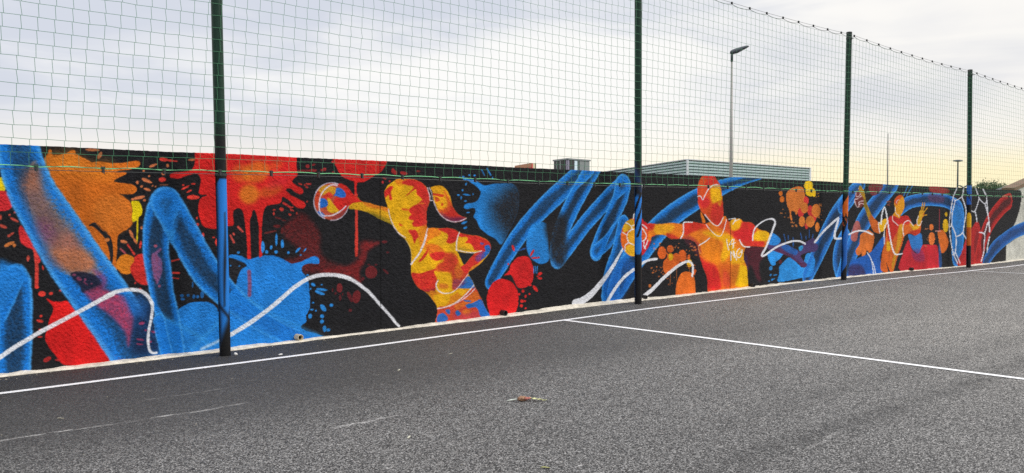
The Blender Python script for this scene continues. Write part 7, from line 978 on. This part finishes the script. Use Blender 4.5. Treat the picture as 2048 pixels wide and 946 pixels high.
# head: a flat tapering shell rising to the right of the view
V = []; F = []; hx, hy = .737, -.676
prof = [(-.07, .045, .03, .00), (-.05, .07, .06, .005), (.05, .09, .09, .02), (.20, .13, .10, .06), (.36, .15, .085, .125), (.50, .15, .06, .19), (.60, .12, .04, .225), (.655, .05, .012, .235)]
for (u, w_, h_, c_) in prof:
    for j in range(12):
        q_ = 2*math.pi*j/12; a_ = w_*math.cos(q_); b_ = h_*1.25*math.sin(q_)*(1 if math.sin(q_) > 0 else .7)
        V.append((u*hx-a_*hy, u*hy+a_*hx, 7.69+c_+b_))
for i in range(len(prof)-1):
    for j in range(12): F.append((i*12+j, i*12+(j+1) % 12, (i+1)*12+(j+1) % 12, (i+1)*12+j))
F += [tuple(range(12))[::-1], tuple(range(84, 96))]
hd = mesh('lamp_head', V, F, m_head, t, True)
MB().add([(u*hx-s_*w_*hy, u*hy+s_*w_*hx, z_) for u, w_, z_ in ((.26, .10, 7.722), (.56, .10, 7.862)) for s_ in (-1, 1)]+[(u*hx-s_*w_*hy, u*hy+s_*w_*hx, z_-.012) for u, w_, z_ in ((.26, .10, 7.722), (.56, .10, 7.862)) for s_ in (-1, 1)],
         [(0, 1, 3, 2), (4, 6, 7, 5), (0, 4, 5, 1), (2, 3, 7, 6), (0, 2, 6, 4), (1, 5, 7, 3)]).build('lens', m_lens, hd)
MB().box((-.09, -.07, .3), (-.06, .07, 1.0)).build('service_hatch', m_pole, t)

t = empty('street_lamp', (94.44, 35.5, 0), 'distant street lamp with a flat saucer head left of the farthest post', 'street lamp')
MB().tube([(0, 0, 0), (0, 0, 6.6)], [.12, .07], 10).build('pole', m_head, t)
MB().tube([(0, 0, 6.62), (0, 0, 6.70), (0, 0, 6.80), (0, 0, 6.84)], [.12, .5, .42, .1], 16).build('lamp_head', m_head, t)
t = empty('street_lamp', (168.7, 62.4, 0), 'tiny remote lamp head just showing over the wall top beside the farthest post', 'street lamp')
MB().tube([(0, 0, 0), (0, 0, 5.9)], [.15, .1], 8).build('pole', m_head, t)
for q_ in (-1, 1):
    MB().tube([(0, 0, 5.9), (.35*q_*.737, -.35*q_*.676, 6.05), (.6*q_*.737, -.6*q_*.676, 6.2), (.9*q_*.737, -.9*q_*.676, 6.22)], [.1, .12, .12, .05], 8).build('lamp_head', m_head, t)
t = empty('antenna_mast', (59.43, 26.9, 0), 'thin bare grey mast rising behind the wall between the two right hand posts', 'mast')
MB().tube([(0, 0, 0), (0, 0, 4.), (0, 0, 6.88)], [.05, .042, .022], 8).build('pole', mat('mast_grey', tuple(lin((.42, .43, .44))), .5), t)
MB().box((-.15, -.15, -.03), (.15, .15, .03)).build('base_plate', m_pole, t)

# ribbed hall: skewed corner, horizontal cladding
m_clad = mat('pale_green_cladding', tuple(lin((.66, .74, .74))), .45, .1, var=.05, vscale=.6)
m_groove = mat('cladding_groove', tuple(lin((.32, .37, .40))), .6)
m_trim = mat('light_trim', tuple(lin((.82, .84, .85))), .5)
c0 = Vector((57.6, 42.15, 0)); cr = Vector((77.6, 42.6, 0)); cl = Vector((71.7, 65.1, 0))
t = empty('industrial_hall', c0, 'pale green ribbed metal hall with a skewed corner behind the wall', 'industrial hall')
a3 = Vector((0, 0, 0)); b3 = cr-c0; d3 = (cl-c0)*1.35
H = 5.69; inn = (b3.normalized()+d3.normalized()).normalized()
core = [a3+inn*.12, b3+d3.normalized()*.1-b3.normalized()*.12, b3+d3*.9-b3.normalized()*.12, d3]
MB().prism([(p.x, p.y) for p in core], 0, H-.05).build('wall', m_groove, t)
cb = MB()
def clad(p, q_, outn):
    p = Vector(p); q_ = Vector(q_); z = 0.
    while z < H-.2:
        h = .235
        o0 = outn*.10; o1 = outn*.02
        V = [p+o1+Vector((0, 0, z)), q_+o1+Vector((0, 0, z)), p+o0+Vector((0, 0, z+.03)), q_+o0+Vector((0, 0, z+.03)), p+o0+Vector((0, 0, z+.155)), q_+o0+Vector((0, 0, z+.155)), p+o1+Vector((0, 0, z+.185)), q_+o1+Vector((0, 0, z+.185))]
        cb.add(V, [(0, 1, 3, 2), (2, 3, 5, 4), (4, 5, 7, 6)]); z += h
nr_ = Vector((b3.y, -b3.x, 0)).normalized(); nl_ = Vector((-d3.y, d3.x, 0)).normalized()
clad(a3+b3.normalized()*.05, b3-b3.normalized()*.3, nr_*.9); clad(a3+d3.normalized()*.05, d3, nl_*.9)
cb.build('cladding', m_clad, t)
rb = MB()
for p, q_, nn in ((a3, b3, nr_), (a3, d3, nl_)):
    V = [p-nn*.1, q_-nn*.1, q_+nn*.16, p+nn*.16]
    rb.add([tuple(v+Vector((0, 0, H-.02))) for v in V]+[tuple(v+Vector((0, 0, H+.04))) for v in V], [(0, 1, 2, 3), (4, 7, 6, 5), (0, 4, 5, 1), (1, 5, 6, 2), (2, 6, 7, 3), (3, 7, 4, 0)])
rb.build('roof_edge', m_trim, t)
MB().box((b3.x-.32, b3.y-.14, 0), (b3.x, b3.y+.1, H-.03)).build('corner_trim', m_trim, t)
MB().box((-.10, -.10, 0), (.06, .04, H-.03)).build('corner_trim', m_trim, t)
MB().prism([(p.x, p.y) for p in core], H-.045, H-.03).build('roof', mat('grey_roof', (.25, .25, .26), .8), t)
for q_, ln in ((5.5, b3.length),):
    pass

# dark block with vertical panels
c0 = Vector((65.02, 62.48, 0)); bl = Vector((66.15, 65.62, 0))-c0; br = Vector((69.0, 63.01, 0))-c0; H = 7.0
t = empty('office_block', c0, 'dark grey flat roofed block with upright panels and one bright window strip', 'office building')
m_dk = mat('dark_panel', tuple(lin((.30, .33, .33))), .5, var=.08)
m_dk2 = mat('mid_panel', tuple(lin((.48, .51, .51))), .4, var=.06); m_dk3 = mat('violet_grey_panel', tuple(lin((.52, .50, .58))), .4)
m_br = mat('bright_window', tuple(lin((.80, .88, .92))), .1, spec=.8); m_blkp = mat('black_panel', tuple(lin((.16, .16, .16))), .6)
inn = (bl.normalized()+br.normalized())*.06
MB().prism([(p.x, p.y) for p in (inn, br+bl.normalized()*.06-br.normalized()*.06, br+bl, bl+br.normalized()*.06)], 0, H-.1).build('wall', m_dk, t)
def panel(p, q_, nn, f0, f1, z0, z1, name, mt, pr=.03):
    A_ = p+(q_-p)*f0; B_ = p+(q_-p)*f1
    V = [A_-nn*.05, B_-nn*.05, B_+nn*pr, A_+nn*pr]
    return MB().add([tuple(v+Vector((0, 0, z0))) for v in V]+[tuple(v+Vector((0, 0, z1))) for v in V], [(0, 1, 2, 3), (4, 7, 6, 5), (0, 4, 5, 1), (1, 5, 6, 2), (2, 6, 7, 3), (3, 7, 4, 0)]).build(name, mt, t)
nr_ = Vector((br.y, -br.x, 0)).normalized(); nl_ = Vector((-bl.y, bl.x, 0)).normalized()
z = Vector((0, 0, 0))
for f0, f1, mt in ((.02, .10, m_dk3), (.14, .22, m_blkp), (.25, .42, m_blkp), (.46, .54, m_dk2), (.58, .72, m_blkp), (.75, .80, m_dk2), (.82, .90, m_blkp)):
    panel(z, bl, nl_, f0, f1, 0, H-.2, 'wall_panel', mt)
for f0, f1, mt, nm_, z0 in ((.01, .07, m_dk3, 'wall_panel', 0), (.08, .28, m_blkp, 'wall_panel', 0), (.30, .42, m_br, 'window', 4.2), (.44, .50, m_dk, 'wall_panel', 0), (.52, .72, m_dk2, 'wall_panel', 0), (.735, .97, m_dk2, 'wall_panel', 0)):
    panel(z, br, nr_, f0, f1, z0, H-.2, nm_, mt)
rb = MB()
for p, q_, nn in ((z, br, nr_), (z, bl, nl_)):
    V = [p-nn*.15, q_-nn*.15, q_+nn*.1, p+nn*.1]
    rb.add([tuple(v+Vector((0, 0, H-.15))) for v in V]+[tuple(v+Vector((0, 0, H))) for v in V], [(0, 1, 2, 3), (4, 7, 6, 5), (0, 4, 5, 1), (1, 5, 6, 2), (2, 6, 7, 3), (3, 7, 4, 0)])
rb.build('parapet', m_dk2, t)

# small red and beige building
c0 = Vector((55.39, 57.75, 0)); bl = Vector((57.62, 62.31, 0))-c0; br = (Vector((55.95, 57.81, 0))-c0); H = 5.96
t = empty('shop_building', c0, 'small red and brown flat building just showing over the wall left of the dark block', 'building')
m_r = mat('red_fascia', tuple(lin((.78, .28, .28))), .5); m_bw = mat('brown_band', tuple(lin((.68, .46, .32))), .6); m_bg = mat('cream_band', tuple(lin((.82, .78, .64))), .6)
nr_ = Vector((br.y, -br.x, 0)).normalized(); nl_ = Vector((-bl.y, bl.x, 0)).normalized()
MB().prism([(.05, .05), (br.x-.02, br.y+.05), (br.x+bl.x, br.y+bl.y), (bl.x+.05, bl.y)], 0, H-.02).build('wall', mat('mauve_wall', tuple(lin((.62, .50, .50))), .7), t)
panel(z, bl, nl_, -.01, 1., H-.36, H, 'fascia', m_bw, .08); panel(z, bl, nl_, .0, .16, 0, H-.37, 'wall_panel', m_r, .06); panel(z, bl, nl_, .75, 1., 0, H-.37, 'wall_panel', m_r, .06)
panel(z, br, nr_, -.05, .2, 0, H-.01, 'wall_panel', m_r, .07); panel(z, br, nr_, .25, .8, 0, H-.02, 'wall_panel', m_bg, .05); panel(z, br, nr_, .84, 1., 0, H, 'corner_trim', mat('brown_trim', (.09, .05, .03), .6), .07)

# pale end wall rising to the right under a brown coping
t = empty('end_wall', (30.62, WALL+.21, 0), 'pale rendered wall rising to the right under a sloping brown coping', 'wall')
m_rend = mat('pale_render', tuple(lin((.80, .80, .76))), .85, bump=.3, bscale=30, var=.08, vscale=1.)
V = [(0, 0, 0), (7.6, 0, 0), (7.6, 0, 3.6), (0, 0, 2.24)]; V2 = [(x, y+.22, z_) for x, y, z_ in V]
mesh('wall', V+V2, [(0, 1, 2, 3), (7, 6, 5, 4), (0, 4, 5, 1), (1, 5, 6, 2), (0, 3, 7, 4), (3, 2, 6, 7)], m_rend, t)
m_tile = mat('brown_tile', tuple(lin((.46, .36, .28))), .8, bump=.5, bscale=12, var=.2, vscale=6)
P = [(-.1, -.07, 2.225), (7.65, -.07, 3.61), (7.65, .3, 3.61), (-.1, .3, 2.225)]; P += [(x, y, z_+.11) for x, y, z_ in P]
mesh('coping', P, [(0, 1, 2, 3), (4, 7, 6, 5), (0, 4, 5, 1), (1, 5, 6, 2), (2, 6, 7, 3), (3, 7, 4, 0)], m_tile, t)
t = empty('grey_roofed_house', (49.25, 15.95, 0), 'low house with a grey gable roof between the round tree and the pale gable', 'house')
ca = math.cos(R(-72)); sa = math.sin(R(-72))
def rt(x, y, z_): return (x*ca-y*sa, x*sa+y*ca, z_)
V = [(-3.2, 0, 0), (3.2, 0, 0), (3.2, 0, 2.2), (0, 0, 2.84), (-3.2, 0, 1.6)]; V = [rt(*v) for v in V]+[rt(v[0], 5, v[2]) for v in V]
mesh('wall', V, [(0, 1, 2, 3, 4), (9, 8, 7, 6, 5), (0, 5, 6, 1), (1, 6, 7, 2), (0, 4, 9, 5)], m_rend, t)
m_gr = mat('grey_sheet_roof', tuple(lin((.60, .61, .63))), .6, var=.08)
for sg in (-1, 1):
    e_ = 2.2 if sg > 0 else 1.55; P = [(sg*3.4, -.3, e_), (0, -.3, 2.87), (0, 5.3, 2.87), (sg*3.4, 5.3, e_)]; P = [rt(*p) for p in P]+[rt(p[0], p[1], p[2]+.09) for p in P]
    mesh('roof', P, [(0, 1, 2, 3), (4, 7, 6, 5), (0, 4, 5, 1), (1, 5, 6, 2), (2, 6, 7, 3), (3, 7, 4, 0)], m_gr, t)

# round tree far off
tx, ty = 118.4, 40.65
t = empty('round_tree', (tx, ty, 0), 'round dark green tree beyond the wall right of the farthest post', 'tree')
m_bark = mat('bark', (.07, .05, .035), .9, bump=.5, bscale=14)
tr = MB(); tr.tube([(0, 0, 0), (.05, 0, 1.2), (0, .05, 2.2), (.05, 0, 3.6)], [.24, .18, .14, .05], 10)
rr = random.Random(3)
for k in range(9):
    a_ = k*2.4; tr.tube([(0, 0, 1.5+k*.15), (.9*math.cos(a_), .9*math.sin(a_), 2.4+k*.16), (1.7*math.cos(a_), 1.7*math.sin(a_), 3.0+k*.18)], [.09, .06, .02], 6)
tr.build('trunk', m_bark, t, True)
LV = []; LF = []; cl_ = []
while len(cl_) < 210:
    v = Vector((rr.uniform(-1, 1), rr.uniform(-1, 1), rr.uniform(-1, 1)))
    if .35 < v.length < 1: cl_.append((v.x*2.6, v.y*2.6, 2.9+v.z*2.35))
for (x, y, z_) in cl_:
    sz = rr.uniform(.22, .42)
    for i in range(70):
        p = Vector((x+rr.gauss(0, sz), y+rr.gauss(0, sz), z_+rr.gauss(0, sz*.7)))
        u = Vector((rr.gauss(0, 1), rr.gauss(0, 1), rr.gauss(0, 1))).normalized(); v = u.orthogonal().normalized(); s_ = rr.uniform(.07, .14)
        k = len(LV); LV += [p-u*s_, p+v*s_*.6, p+u*s_, p-v*s_*.6]; LF.append((k, k+1, k+2, k+3))
mesh('crown', LV, LF, mat('foliage', (.042, .070, .020), .8, var=.5, vscale=1.6), t)
